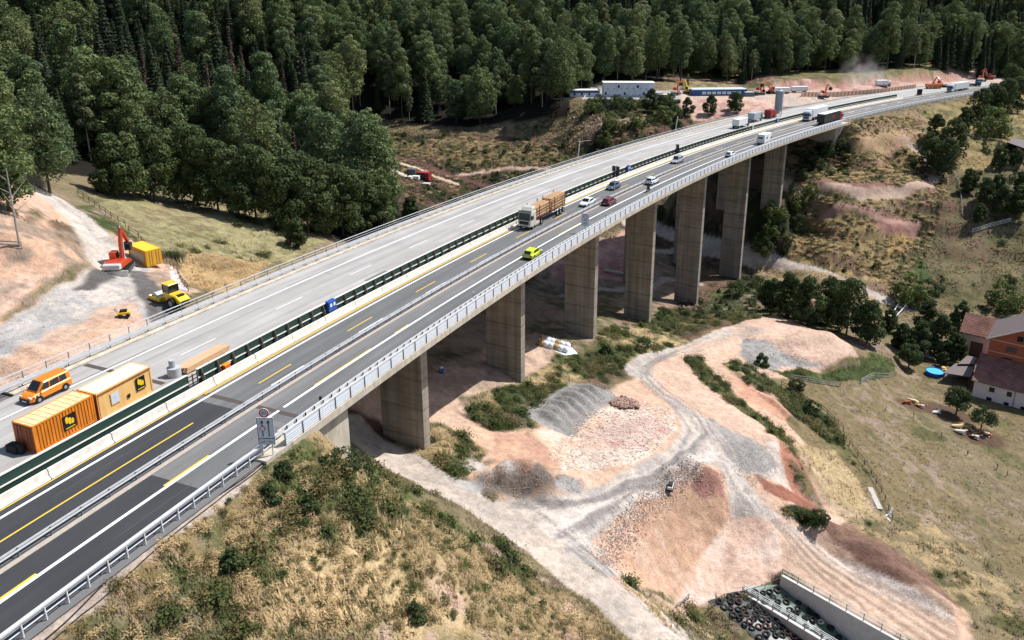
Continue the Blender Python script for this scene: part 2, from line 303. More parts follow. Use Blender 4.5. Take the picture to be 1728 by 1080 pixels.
def zone(poly,c,v,soft=1.2,warp=1.,xy=False):
    global col,veg
    P=np.array(poly,float) if xy else gps(poly)[:,:2]
    lo=P.min(0)-4;hi=P.max(0)+4;idx=np.where((x>lo[0])&(x<hi[0])&(y>lo[1])&(y<hi[1]))[0]
    if len(idx)==0: return
    qx=x[idx]+(wx[idx]-x[idx])*warp;qy=y[idx]+(wy[idx]-y[idx])*warp
    ins=np.zeros(len(idx),bool);dm=np.full(len(idx),1e9)
    for i in range(len(P)):
        ax,ay=P[i];bx,by=P[(i+1)%len(P)]
        cr=((ay>qy)!=(by>qy))&(qx<(bx-ax)*(qy-ay)/(by-ay+1e-12)+ax);ins^=cr
        ex,ey=bx-ax,by-ay;t=np.clip(((qx-ax)*ex+(qy-ay)*ey)/(ex*ex+ey*ey+1e-9),0,1);dm=np.minimum(dm,np.hypot(qx-ax-t*ex,qy-ay-t*ey))
    sd=np.where(ins,dm,-dm);a=np.clip(sd/(soft*.5)+.5,0,1)
    C=c[idx] if getattr(c,'ndim',1)==2 else c[None]
    col[idx]=mixc(col[idx],C,a[:,None]);veg[idx]=veg[idx]*(1-a)+v*a
def line(pts,w,c,v,soft=.5,am=1.,xy=False,warp=.3):
    global col,veg
    P=np.array(pts,float) if xy else gps(pts)[:,:2]
    lo=P.min(0)-w-3;hi=P.max(0)+w+3;idx=np.where((x>lo[0])&(x<hi[0])&(y>lo[1])&(y<hi[1]))[0];dm=np.full(len(idx),1e9)
    qx=x[idx]+(wx[idx]-x[idx])*warp;qy=y[idx]+(wy[idx]-y[idx])*warp
    for (ax,ay),(bx,by) in zip(P[:-1],P[1:]):
        ex,ey=bx-ax,by-ay;t=np.clip(((qx-ax)*ex+(qy-ay)*ey)/(ex*ex+ey*ey+1e-9),0,1);dm=np.minimum(dm,np.hypot(qx-ax-t*ex,qy-ay-t*ey))
    a=np.clip((w/2-dm)/soft+.5,0,1)*am;C=c[idx] if getattr(c,'ndim',1)==2 else c[None]
    col[idx]=mixc(col[idx],C,a[:,None]);veg[idx]=veg[idx]*(1-a)+v*a
HILLSCRUB=scrub(mixc(DRY,c_(128,112,78),np.clip((n1-.4)*5,0,1)),c_(80,84,50),c_(188,158,142),-.035,9);VALSCRUB=scrub(DRY*.8,GREEN,RED*.8,-.02);GREENS=scrub(OLIVE,GREEN,DIRTY,-.1);TERR=scrub(BROWN*.9,DGRN,DRED,-.02);EARTH=plain(DIRT,ORNG,.7)
# forest floor by world outline
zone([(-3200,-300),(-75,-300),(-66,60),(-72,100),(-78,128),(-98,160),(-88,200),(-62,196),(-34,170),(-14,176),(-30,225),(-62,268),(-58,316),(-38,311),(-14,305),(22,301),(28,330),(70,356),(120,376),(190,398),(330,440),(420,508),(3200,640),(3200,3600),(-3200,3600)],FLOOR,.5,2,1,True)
# slopes and fields
zone([(40,1085),(220,935),(320,860),(420,775),(470,755),(560,750),(600,765),(700,850),(850,915),(960,1000),(1075,1085)],HILLSCRUB,.9,1.5)
zone([(700,880),(960,1010),(1060,1085),(700,1085),(720,980)],scrub(DRY,STRAW,PINK,.05,4)*.95,.7,3)
zone([(560,890),(700,900),(740,1080),(420,1080),(500,960)],scrub(STRAW,c_(116,106,70),PINK,.04,7),.95,4)
zone([(550,700),(900,430),(1180,250),(1420,190),(1400,560),(1300,540),(1190,560),(1040,640),(900,760),(1000,800),(760,800),(640,770)],TERR,.7,3)
zone([(720,540),(900,470),(1000,400),(1120,420),(1160,500),(1060,560),(960,620),(860,640),(700,720),(640,700)],scrub(DIRTY,OLIVE*.85,c_(150,118,104),.04),.5,4)
zone([(930,440),(1060,380),(1062,470),(1000,475),(930,470)],plain(RED,PINK,.6),.1,2)
zone([(690,640),(900,560),(960,620),(900,640),(800,700),(700,690)],plain(DIRT*.95,DIRTY,.7),.1,3)
zone([(1010,560),(1130,520),(1180,540),(1080,640),(1010,600)],scrub(MEAD,GREEN,DIRTY,-.05),.9,2)
zone([(1010,565),(1100,550),(1165,580),(1130,600),(1060,605),(1010,600)],scrub(STRAW*.8,GREEN,DRY,-.04),1,2)
zone([(770,670),(890,640),(960,590),(1010,625),(960,660),(900,720),(860,735),(790,700)],scrub(DRY,GREEN,DIRTY,-.08),1,2)
zone([(690,715),(760,715),(840,760),(790,805),(720,780),(660,755)],scrub(OLIVE,GREEN,DRY,-.06),1,1.5)
zone([(560,690),(640,700),(700,740),(780,790),(860,770),(800,730),(720,680),(640,660)],EARTH,.05,2)
zone([(560,690),(640,700),(700,740),(740,755),(840,780),(900,720),(840,730),(760,690),(700,650),(640,640)],EARTH,.05,2)
zone([(690,715),(750,718),(830,760),(780,802),(720,775),(668,750)],scrub(OLIVE,GREEN,DRY,-.06),1,1.)
# right side earthworks
def Q(*v): return [(864+v[i]/2.,540+v[i+1]/2.) for i in range(0,len(v),2)]
zone([(900,720),(1040,650),(1120,600),(1300,530),(1450,600),(1300,640),(1320,700),(1400,800),(1480,880),(1600,950),(1640,1085),(1560,1085),(1330,960),(1240,1000),(1180,1040),(1060,1010),(960,900),(780,800),(860,770)],EARTH,.05,1.5)
zone(Q(60,380,200,350,330,290,430,285,540,310,560,360,480,440,380,500,170,515,160,470,110,410),plain(ROCKW,ORNG*1.05,.75),.12,.6,.8)
zone(Q(240,400,330,350,480,330,520,370,460,420,330,430),plain(c_(184,140,132),ROCKW,.6),.1,2.5)
zone(Q(-60,380,60,388,110,420,160,500,60,522,-60,510),plain(ORNG*.95,RED,.45),.05,1)
zone(Q(300,830,380,700,470,600,560,540,640,490,690,505,722,580,722,660,690,740,640,780,580,850,550,900,560,950,480,915,400,885,320,860),scrub(ORNG*1.02,ORNG*.78,c_(202,170,148),-.02,5),.12,.6)
zone(Q(585,525,650,488,700,515,716,600,665,592,600,552),plain(RED*1.05,DRED,.7),.1,.8)
zone(Q(548,940,640,795,728,665,870,655,905,720,915,850,800,905,680,955,600,950),plain(PINK*1.05,PALE,.55),0,.6)
zone(Q(720,760,760,780,740,860,715,880,705,830),PINK*.85,0,1.5)
zone(Q(840,408,890,404,905,480,1000,600,940,570,826,520,886,490),PALE*.98,0,.6)
zone(Q(890,404,940,420,985,490,1045,620,1010,640,950,570,900,480),plain(c_(176,122,96),RED,.5),.05,.7)
zone(Q(826,520,880,545,960,585,1040,625,985,642,900,600,850,570),plain(c_(150,100,80),DRED,.5),.05,.6)
zone(Q(925,640,1000,638,1065,672,1020,702,940,682),DGRN*1.25,1,.8)
zone(Q(860,655,905,640,1050,722,1200,822,1480,962,1520,1085,1280,1085,1130,985,930,850,905,720),plain(c_(168,142,124),c_(186,160,140),.8),.05,.8)
zone(Q(1035,690,1140,678,1300,768,1500,915,1505,965,1330,890,1150,805,1050,722),plain(c_(134,108,92),c_(112,84,74),.8),.3,.8)
zone(Q(590,100,660,75,780,15,930,10,1080,70,1180,130,1060,150,980,130,860,80,800,75,700,110,640,130),plain(PINK*1.0,DIRT,.6),0,.7)
zone(Q(780,60,860,70,960,130,1060,155,900,150,870,175,800,150,760,110),plain(GRAV*.95,DGRAV,.7),.05,.8)
zone(Q(560,100,720,20,790,10,860,40,780,60,700,80,600,120),plain(DIRT,GRAV,.5),0,1)
zone(Q(450,170,530,140,590,140,640,200,760,290,885,402,830,412,760,378,640,310,520,240,460,205),plain(DIRT*.98,PINK,.6),.03,.5)
zone(Q(600,135,700,190,840,300,880,370,820,330,700,240,640,195),plain(ORNG,DIRT,.5),.05,.8)
for q_ in (Q(585,122,640,132,672,165,760,262,860,335,960,420,1010,500,960,470,900,405,830,345,720,265,640,205,600,150),Q(705,148,800,158,900,215,1000,278,1092,345,1118,425,1060,405,960,315,860,245,760,190)): zone(q_,scrub(OLIVE,GREEN,DRY,-.03),1,.6)
zone(Q(715,188,760,188,860,255,975,342,900,335,800,275,740,225),plain(c_(186,140,116),DIRT,.5),.05,.5)
zone(Q(950,420,1075,430,1150,520,1250,680,1325,795,1180,705,1070,650,1050,600,990,500),scrub(c_(170,150,114),DRY,c_(182,158,132),.05,4),.95,1.2)
zone(Q(930,470,1000,540,1045,620,1070,650,1000,600),scrub(DRY,OLIVE,DIRTY,.0),.9,1)
zone(Q(870,170,960,160,1060,185,1180,150,1200,105,1290,140,1290,175,1200,210,1060,215,940,200),scrub(c_(70,84,44),GREEN,OLIVE,-.05),1,.8)
zone(Q(560,945,640,955,760,915,700,960,640,1000,760,1085,520,1085,330,880,400,885,480,915),scrub(STRAW*.85,OLIVE,DIRT,-.04),.9,.8)
# haul road
ROADC=plain(c_(164,156,149),c_(190,177,165),.9)
zone([(556,705),(610,700),(690,760),(760,800),(840,850),(900,870),(970,915),(984,945),(1010,965),(1080,1010),(1160,1085),(1075,1085),(1000,1020),(880,925),(790,865),(700,815),(640,780)],plain(c_(192,177,163),c_(164,154,146),.8),0,.5,.4)
zone(Q(-60,600,150,602,230,572,330,540,430,482,520,432,560,392,572,350,545,300,500,250,440,205,385,182,370,150,440,115,560,92,650,52,720,25,745,45,600,85,520,118,470,150,460,190,500,240,600,302,700,372,780,412,850,432,892,490,850,522,800,522,770,500,790,560,862,640,840,655,742,662,730,600,716,520,692,482,640,474,600,488,540,530,450,590,380,640,310,690,270,740,245,802,200,790,165,735,120,690,20,660,-60,640),ROADC,0,.5,.4)
zone(Q(640,322,760,382,850,432,892,490,850,522,800,522,740,470,690,400),plain(c_(156,150,145),c_(134,129,125),.6),0,.8)
zone(Q(245,802,200,790,165,735,200,700,310,640,450,560,560,490,640,470,690,482,640,480,560,520,450,590,350,650,290,710),plain(c_(156,150,145),c_(134,129,125),.6),0,.9)
zone(Q(330,870,240,805,190,760,210,740,290,800,380,880),GRAV*.7,0,.4)
LT=c_(198,187,178);DK=c_(140,134,130)
for t in (Q(-140,470,40,600,260,760,480,960,600,1085),Q(-160,490,20,625,240,790,440,965,560,1085),Q(-120,480,60,610,280,770,500,970)): line(t,.55,LT,0,.35,.55)
for t in (Q(0,620,140,625,300,590,460,520,580,440,640,380,600,320,500,250,440,190,440,150,560,110,700,50),Q(0,632,140,640,320,605,480,535,610,450,670,385,620,320,520,250,465,195),Q(80,700,200,650,400,590,560,480,650,440,700,470,740,560,800,640,900,690),Q(140,720,260,650,440,570,600,460,690,440,730,500,780,590,860,650,1000,740,1400,970),Q(200,760,300,680,480,575,620,470,680,470),Q(600,300,700,400,760,500,820,600,960,720,1300,940),Q(650,330,740,430,790,540,850,620)): line(t,.5,LT,0,.35,.6)
for t in (Q(100,650,260,610,430,540,560,450,600,370,520,270,450,210),Q(160,730,280,660,460,560,620,450),Q(700,460,750,560,820,650),Q(660,360,740,470,800,580,900,700,1100,850,1400,1000),Q(-100,500,100,650,300,830,480,1000)): line(t,.5,DK,0,.3,.75)
for j_ in range(14):
    r_=random.Random(j_);o1=r_.uniform(-24,24);o2=r_.uniform(-14,14);base_=[[-140,480,40,610,260,770,490,970,590,1085],[0,622,150,630,320,596,480,520,600,440,655,380,610,312,510,250,450,195,455,150,560,108],[90,705,220,650,420,585,580,470,660,445,715,480,760,560,820,640,930,710,1200,860,1450,1000],[150,740,270,665,450,570,590,480]][j_%4]
    q_=[v+(o1 if i%2==0 else o2) for i,v in enumerate(base_)];line(Q(*q_),.3,[LT*1.04,DK*.92][j_%2],0,.2,.7,warp=.1);q_=[v+(o1+16 if i%2==0 else o2-7) for i,v in enumerate(base_)];line(Q(*q_),.3,[LT*1.04,DK*.92][j_%2],0,.2,.7,warp=.1)
for k_ in range(9):
    o_=k_*16-60;line(Q(900+o_*.3,680-o_*.1,1000+o_*.5,790-o_*.35,1200+o_*.7,930-o_*.5,1420+o_,1085-o_*.5),.45,[c_(206,186,168),c_(128,104,90)][k_%2],0,.35,.6)
# gravel heaps
for mx,my,rx,ry,ro,hh,pw in MOUNDS[1:14:2]: zone([(mx+rx*1.15*math.cos(t),my+ry*1.15*math.sin(t)) for t in np.arange(0,6.28,.6)],plain(GRAV*.86,DGRAV,.6),0,.6,.3,True)
zone([(815,830),(822,808),(850,797),(900,795),(945,800),(975,812),(975,826),(935,832),(880,836)],plain(c_(128,112,100),c_(142,128,116),.8),0,.6,.4)
zone([(935,832),(945,802),(975,812),(985,826)],GRAV,0,.6,.4)
zone([(750,805),(815,800),(815,828),(790,830)],GRAV,0,1)
zone([(1030,680),(1045,672),(1075,678),(1078,690),(1050,690)],plain(DRED,BROWN,.5),0,.6)
# left side: work yard, bank, track, meadow
zone([(-20,640),(0,540),(140,440),(150,395),(110,340),(30,300),(-40,300),(-200,500)],scrub(ORNG,PINK,DIRTY,.05,5),.1,1.5)
zone([(30,390),(140,380),(150,420),(90,400),(60,350)],scrub(BROWN,OLIVE,DIRTY,.0),.8,2)
zone([(-20,560),(60,515),(110,480),(150,455),(150,425),(170,400),(200,390),(240,420),(300,455),(340,495),(240,560),(140,610),(-20,680)],EARTH,.05,1.2)
zone([(-20,560),(60,518),(110,480),(152,455),(170,430),(250,450),(285,520),(250,548),(215,510),(170,520),(90,560),(0,610),(-20,620)],plain(GRAV*1.1,PALE,.6),0,1)
zone([(125,490),(150,460),(185,455),(195,470),(160,490)],DGRAV*.6,0,1,.5)
zone([(215,455),(255,460),(300,520),(310,530),(255,545),(235,500)],DGRAV*.72,0,1,.5)
zone([(250,462),(285,450),(325,488),(300,500),(265,480)],plain(DIRTY,DIRT,.7),0,1)
zone([(286,448),(300,470),(318,492),(306,488),(290,470)],c_(235,235,235),0,.5,.2)
line([(180,440),(150,385),(110,350),(60,320),(20,300)],5.5,plain(PALE,GRAV,.5),0,.8)
line([(170,410),(140,372),(100,340),(60,318)],.8,GRAV*.9,.1,.6,.6)
zone([(120,345),(150,345),(240,405),(235,418),(190,395)],GREENS,1,1)
zone([(150,330),(180,330),(350,345),(560,400),(540,415),(380,445),(270,430),(235,400)],scrub(c_(146,138,102),OLIVE*1.1,MEAD,.06,4),.9,1.5)
zone([(280,425),(440,440),(430,450),(300,455)],scrub(BROWN*.8,DGRN,DRY,0),1,1)
zone([(300,445),(460,440),(440,470),(360,495),(315,480)],scrub(c_(172,144,104),DRY,BROWN,.1,4),1,1)
# slopes behind the bridge
zone([(600,215),(960,222),(1060,240),(1150,200),(1230,190),(1100,250),(900,300),(760,350),(700,370),(600,280)],TERR,.7,3)
zone([(640,232),(800,235),(1000,245),(960,280),(840,285),(760,275),(660,255)],scrub(DRY*.75,OLIVE*.8,DRED,.0),.8,3)
line([(600,250),(640,262),(700,282),(770,310)],3.,DIRT*.95,0,1);line([(600,262),(660,285),(700,300)],3.,PALE,0,1)
line([(625,252),(700,272),(780,300),(830,315)],3.,DRED*.7,.1,1)
line([(775,295),(850,283),(930,285)],2.,DIRT*.85,0,1)
zone([(1130,165),(1290,165),(1330,175),(1300,190),(1230,195),(1190,205),(1170,205)],plain(PINK*.95,RED,.8),0,1.5)
zone([(960,235),(1100,190),(1150,185),(1140,195),(1040,215),(970,245)],scrub(DRY*.8,DIRTY,DRED,.0),.6,2)
zone([(985,168),(1150,168),(1140,195),(1040,200),(990,195)],scrub(OLIVE,DGRN,BROWN,-.06),1,2)
zone([(1120,118),(1300,112),(1440,118),(1560,108),(1720,98),(1720,118),(1560,128),(1440,140),(1300,144),(1120,142)],scrub(c_(112,110,70),OLIVE*.8,c_(150,118,92),-.01),.9,1.5)
zone([(970,150),(1150,152),(1150,168),(985,168)],GRAV,0,2)
zone([(1150,156),(1300,156),(1550,140),(1640,128),(1700,128),(1690,150),(1440,170),(1330,180),(1290,166),(1150,166)],plain(DIRT,GRAV,.8),0,2)
zone([(1280,145),(1420,140),(1520,132),(1640,120),(1700,118),(1690,130),(1540,142),(1400,155),(1290,156)],plain(RED,PINK,.7),.05,1.5)
zone([(1130,130),(1300,128),(1440,132),(1560,118),(1700,108),(1700,120),(1530,132),(1300,146),(1130,150)],scrub(DRY*.8,OLIVE*.8,RED*.6,-.02),.8,2)
zone([(1120,128),(1300,126),(1320,132),(1200,138),(1130,136)],scrub(BROWN*.7,DRED*.8,ORNG*.7,.05),.3,2)
# right bank of the valley
zone([(1330,250),(1420,215),(1540,185),(1640,170),(1560,240),(1590,330),(1530,440),(1500,490),(1330,430),(1320,350)],scrub(c_(142,124,94),OLIVE,DRED*1.3,.04),.9,3)
zone([(1380,328),(1560,332),(1575,350),(1400,352)],scrub(c_(132,118,84),OLIVE*.7,DRED*1.2,-.02,8),.9,1)
zone([(1340,400),(1360,372),(1420,378),(1560,398),(1505,440),(1500,482),(1400,462),(1330,432)],scrub(c_(172,146,98),c_(150,124,84),OLIVE*.8,.0,8),1,1.5)
zone([(1340,236),(1440,222),(1540,238),(1560,290),(1500,312),(1400,306),(1350,290)],scrub(c_(156,134,96),OLIVE*.8,c_(150,116,100),-.01,8),.9,1.5)
for q_ in ([(1370,300),(1420,306),(1480,309),(1520,316),(1450,324),(1375,317)],[(1400,353),(1480,359),(1588,360),(1592,372),(1500,374),(1408,366)],[(1425,380),(1592,375),(1565,396),(1480,400),(1425,392)],[(1470,228),(1500,222),(1480,236),(1450,244)]): zone(q_,plain(c_(150,112,102),c_(120,86,80),.8),.15,.8)
zone([(1340,375),(1500,400),(1500,480),(1380,450),(1330,420)],scrub(c_(154,134,96),OLIVE*.9,BROWN,.04),1,3)
zone([(1380,235),(1440,235),(1430,300),(1340,310),(1350,270)],scrub(OLIVE,DGRN,DRY,-.1),1,2)
zone([(1250,345),(1340,330),(1350,400),(1300,440),(1230,400)],scrub(DGRN*1.2,DGRN,OLIVE,0),1,3)
zone([(1440,235),(1500,215),(1570,220),(1540,240),(1460,250)],scrub(c_(164,140,106),ORNG*.8,DRY,.04),.7,2)
line([(1310,308),(1380,322),(1450,328),(1520,326),(1572,312),(1583,290),(1562,262),(1530,236)],3.2,c_(184,160,142),0,.5,warp=.1);line([(1390,366),(1500,373),(1592,369)],1.8,c_(176,140,126),0,.6,warp=.1)
zone([(1550,190),(1728,150),(1800,300),(1700,330),(1600,280)],scrub(c_(150,132,92),OLIVE,DRY,.04),.8,3)
zone([(1590,300),(1740,280),(1800,520),(1600,520),(1500,480),(1530,420)],scrub(c_(112,103,76),OLIVE*.75,BROWN,.04,4),.8,3)
zone([(1535,425),(1555,425),(1575,470),(1550,480)],GREEN*1.3,1,2)
line([(1060,375),(1110,386),(1180,408),(1230,422),(1290,436),(1350,452),(1420,476),(1500,508),(1540,520)],4.6,plain(PALE*.9,GRAV,.5),0,.5,warp=.1)
line([(1090,420),(1150,420),(1240,430)],3.4,plain(PALE*.8,GRAV,.5),0,.5,warp=.1)
line([(1180,480),(1120,470),(1040,490),(950,500)],2.4,PALE*.7,0,1)
zone([(1270,440),(1345,455),(1480,505),(1500,535),(1400,520),(1290,475)],scrub(DRY,MEAD,DIRT,.05),.8,2)
zone([(1200,490),(1290,480),(1380,520),(1240,545),(1190,530)],GREENS,1,2)
line([(1380,630),(1440,700),(1560,800),(1700,900)],.5,DRY,.5,.5,.5);line([(1480,640),(1560,720),(1640,770),(1726,850)],.8,DIRTY,.3,.8,.7)
zone([(1430,880),(1560,960),(1650,1060),(1728,1085),(1728,980),(1600,900),(1500,860)],scrub(MEAD,OLIVE*.8,DRY,-.03),.9,4)
for p in ((1570,735),(1700,1050)):
    g=gps([p])[0];zone([(g[0]+3.5*math.cos(t),g[1]+2*math.sin(t)) for t in np.arange(0,6.28,.7)],OLIVE*.85,1,2,1,True)
for p in ((1550,685),(1610,700),(1650,735),(1590,690)):
    g=gps([p])[0];zone([(g[0]+5*math.cos(t),g[1]+3*math.sin(t)) for t in np.arange(0,6.28,.7)],BROWN*.7,.3,3,1,True)
zz_=gZ.ravel()/5.2;fr_=zz_-np.floor(zz_);tt=np.clip(1.2-np.hypot((x-128)/46.,(y-232)/62.),0,1);tt=np.clip(tt*3,0,1)*.3*np.clip((fr_-.45)*6,0,1)*np.clip((.98-fr_)*8,0,1)*np.clip((n1[:,0]-.36)*6,0,1)*.8;col=mixc(col,plain(DRED*1.35,RED,.6),tt[:,None])
SR,DR=xy_sd(x,y);gsl=sstep(12.5,14.,DR)*(1-sstep(19.,25.,DR+(nw-.5)*14))*(SR<6)*(SR>-60)*np.clip((n2[:,0]*.5+n3[:,0]*.5-.44)*9,0,1)*.85;col=mixc(col,c_(90,95,56),gsl[:,None])
# road margin soil
ss_,dd_=xy_sd(x,y);mk=(ss_<-3)&(ss_>-120)&(dd_>12)&(dd_<13.1+ (nw-.5)*2.);col[mk]=plain(c_(176,162,150),DIRTY,.7)[mk];veg[mk]=.05
mk=((ss_<-3)&(ss_>-120)|(ss_>244)&(ss_<400))&(dd_>-19)&(dd_<12.5);col[mk]=DGRAV
me=bpy.data.meshes.new('ground');me.vertices.add(NX*NY);me.vertices.foreach_set('co',np.stack([x,y,gZ.ravel()],1).astype(np.float32).ravel())
ii=(np.arange(NY-1)[:,None]*NX+np.arange(NX-1)[None]).ravel();qd=np.stack([ii,ii+1,ii+1+NX,ii+NX],1).astype(np.int32)
me.loops.add(len(qd)*4);me.loops.foreach_set('vertex_index',qd.ravel());me.polygons.add(len(qd));me.polygons.foreach_set('loop_start',np.arange(len(qd),dtype=np.int32)*4);me.polygons.foreach_set('loop_total',np.full(len(qd),4,np.int32))
me.update(calc_edges=True);me.polygons.foreach_set('use_smooth',[True]*len(qd))
a=me.attributes.new('soil','FLOAT_COLOR','POINT');a.data.foreach_set('color',np.concatenate([col,veg[:,None]],1).astype(np.float32).ravel())
gm=bpy.data.materials.new('ground');gm.use_nodes=True;n,l=nodes(gm);p=n['Principled BSDF'];p.inputs['Roughness'].default_value=.95;p.inputs['Specular IOR Level'].default_value=.15
at_=n.new('ShaderNodeAttribute');at_.attribute_name='soil';geo=n.new('ShaderNodeNewGeometry')
def noise(sc,de=4,ro=.6,vec=None):
    q=n.new('ShaderNodeTexNoise');q.inputs['Scale'].default_value=sc;q.inputs['Detail'].default_value=de;q.inputs['Roughness'].default_value=ro;l.new(vec or geo.outputs['Position'],q.inputs['Vector']);return q
def mrange(s,a,b,c,d):
    q=n.new('ShaderNodeMapRange');q.inputs[1].default_value=a;q.inputs[2].default_value=b;q.inputs[3].default_value=c;q.inputs[4].default_value=d;l.new(s,q.inputs[0]);return q.outputs[0]
def math_(op,a,b):
    q=n.new('ShaderNodeMath');q.operation=op
    for i,v in enumerate((a,b)):
        if isinstance(v,(int,float)): q.inputs[i].default_value=v
        else: l.new(v,q.inputs[i])
    return q.outputs[0]
na=noise(1.1,6,.7);nb=noise(5.5,6,.75);nc=noise(.18,4,.6)
f1=mrange(na.outputs[0],.32,.68,.72,1.22);f2=mrange(nb.outputs[0],.34,.66,.6,1.36);f3=mrange(nc.outputs[0],.3,.7,.86,1.12)
# vegetated ground is much more mottled
fv=math_('ADD',math_('MULTIPLY',math_('SUBTRACT',f2,1.),math_('ADD',math_('MULTIPLY',at_.outputs['Alpha'],.5),.55)),1.)
ff=math_('MULTIPLY',math_('MULTIPLY',f1,fv),f3)
mx=n.new('ShaderNodeMix');mx.data_type='RGBA';mx.blend_type='MULTIPLY';mx.inputs[0].default_value=1;l.new(at_.outputs['Color'],mx.inputs[6]);l.new(ff,mx.inputs[7])
l.new(mx.outputs[2],p.inputs['Base Color'])
bp=n.new('ShaderNodeBump');bp.inputs['Strength'].default_value=.65;bp.inputs['Distance'].default_value=.4;l.new(math_('ADD',na.outputs[0],math_('MULTIPLY',nb.outputs[0],.5)),bp.inputs['Height']);l.new(bp.outputs[0],p.inputs['Normal'])
me.materials.append(gm);ground=bpy.data.objects.new('ground',me);COL.objects.link(ground);struct(ground)
# ------------------------------------------------------------------ carriageways and bridge
def asphalt(name,c,lo,hi,streak):
    m=bpy.data.materials.new(name);m.use_nodes=True;n,l=nodes(m);p=n['Principled BSDF'];p.inputs['Roughness'].default_value=.85;p.inputs['Specular IOR Level'].default_value=.3
    uv=n.new('ShaderNodeUVMap');uv.uv_map='road'
    def nz(sx,sy,de=4):
        mp=n.new('ShaderNodeMapping');mp.inputs['Scale'].default_value=(sx,sy,1);l.new(uv.outputs[0],mp.inputs[0]);q=n.new('ShaderNodeTexNoise');q.inputs['Scale'].default_value=1;q.inputs['Detail'].default_value=de;q.inputs['Roughness'].default_value=.6;l.new(mp.outputs[0],q.inputs['Vector']);return q.outputs[0]
    a=nz(.9,.02);b=nz(.25,.12);c3=nz(9,9,3);acc=None
    for s,r0,r1,k in ((a,.3,.7,streak),(b,.3,.7,.12),(c3,.3,.7,.1)):
        q=n.new('ShaderNodeMapRange');q.inputs[1].default_value=r0;q.inputs[2].default_value=r1;q.inputs[3].default_value=1-k;q.inputs[4].default_value=1+k;l.new(s,q.inputs[0])
        if acc is None: acc=q.outputs[0]
        else:
            t=n.new('ShaderNodeMath');t.operation='MULTIPLY';l.new(acc,t.inputs[0]);l.new(q.outputs[0],t.inputs[1]);acc=t.outputs[0]
    mx=n.new('ShaderNodeMix');mx.data_type='RGBA';mx.blend_type='MULTIPLY';mx.inputs[0].default_value=1;mx.inputs[6].default_value=(*c,1);l.new(acc,mx.inputs[7]);l.new(mx.outputs[2],p.inputs['Base Color']);return m
def strip(name,segs,mt,parent=None,st=3.):
    "flat strips in road coordinates: (s0,s1,d0,d1,dz)"
    v=[];f=[];uv=[]
    for s0,s1,d0,d1,dz in segs:
        k=max(1,int(math.ceil((s1-s0)/st)));o=len(v)
        for i in range(k+1):
            s=s0+(s1-s0)*i/k;v+=[rp(s,d0,dz),rp(s,d1,dz)];uv+=[(d0,s),(d1,s)]
        f+=[(o+2*i,o+2*i+1,o+2*i+3,o+2*i+2) for i in range(k)]
    me=bpy.data.meshes.new(name);me.from_pydata([tuple(q) for q in v],[],f);u=me.uv_layers.new(name='road')
    u.data.foreach_set('uv',[c for lp in me.loops for c in uv[lp.vertex_index]]);me.materials.append(mt)
    o=bpy.data.objects.new(name,me);COL.objects.link(o)
    if parent: o.parent=parent
    return o
A_PALE=asphalt('asphalt_pale',lin(160,157,153),.3,.7,.2);A_MID=asphalt('asphalt_grey',lin(102,102,102),.3,.7,.22);A_DARK=asphalt('asphalt_new',lin(58,59,62),.3,.7,.10);A_WORN=asphalt('asphalt_worn',lin(112,111,110),.3,.7,.16)
conc=mat('concrete',lin(190,180,164),.85,var=.26,scale=1.1,bump=.1,streak=.25)
concw=mat('concrete_white',lin(222,217,206),.8,var=.14,scale=1.8,bump=.1,streak=.4)
paintw=mat('marking_white',lin(232,232,230),.6,var=.06,scale=4);painty=mat('marking_yellow',lin(224,188,70),.6,var=.08,scale=4)
steel=mat('galvanised_steel',lin(206,207,208),.5,.1,var=.1,scale=2);steeld=mat('steel_dull',lin(120,122,122),.6,.2,var=.12,scale=2);blackm=mat('black_rubber',lin(26,26,27),.8,var=.1,scale=5)
S0,S1=-3.5,243.
struct(strip('road_old_carriageway',[(-120,430,-17.1,-2.0,.006)],A_PALE))
struct(strip('road_open_carriageway',[(-120,430,-2.0,12.6,.006)],A_MID))
struct(strip('road_new_asphalt',[(-120,-5.2,-1.0,4.9,.012),(-120,-16.5,5.6,11.2,.012)],A_DARK))
struct(strip('road_worn_lane',[(-16.5,430,5.5,7.6,.012),(-120,-5.2,4.95,5.45,.02)],A_WORN))
ex=MB();[ex.sweep([(a,.016),(b,.016)],[-4.2,-3.6],closed=False) for a,b in ((-17,-6),(-.9,4.9),(5.6,11.2))];[ex.bar(rp(-4.25,a,.02),rp(-4.25,a+.25,.02),.05,.02) for a in ()]
o=ex.build('expansion_joint',mat('joint_steel',lin(92,82,76),.7,.3,var=.25,scale=9));struct(o)
struct(strip('road_patch',[(-6.3,-5.4,5.6,11.1,.017),(31,36,-6.5,-4.2,.016),(-9,-7,-8,-6,.016)],A_WORN))
sm=[]
for k in range(26):
    a_=rnd.uniform(-16,-3.5);s_0=rnd.uniform(-40,220);sm.append((s_0,s_0+rnd.uniform(4,26),a_,a_+rnd.uniform(.04,.09),.014))
for k in range(16):
    a_=rnd.choice((1.2,3.6,6.4,9.6,10.8));s_0=rnd.uniform(-40,220);sm.append((s_0,s_0+rnd.uniform(6,30),a_,a_+rnd.uniform(.04,.08),.014))
for k in range(14):
    a_=rnd.uniform(-16,-6);s_0=rnd.uniform(-10,200);sm.append((s_0,s_0+.07,a_,a_+rnd.uniform(1.2,3.5),.0145))
struct(strip('road_seams',sm,asphalt('bitumen',lin(84,83,82),.3,.7,.2)))
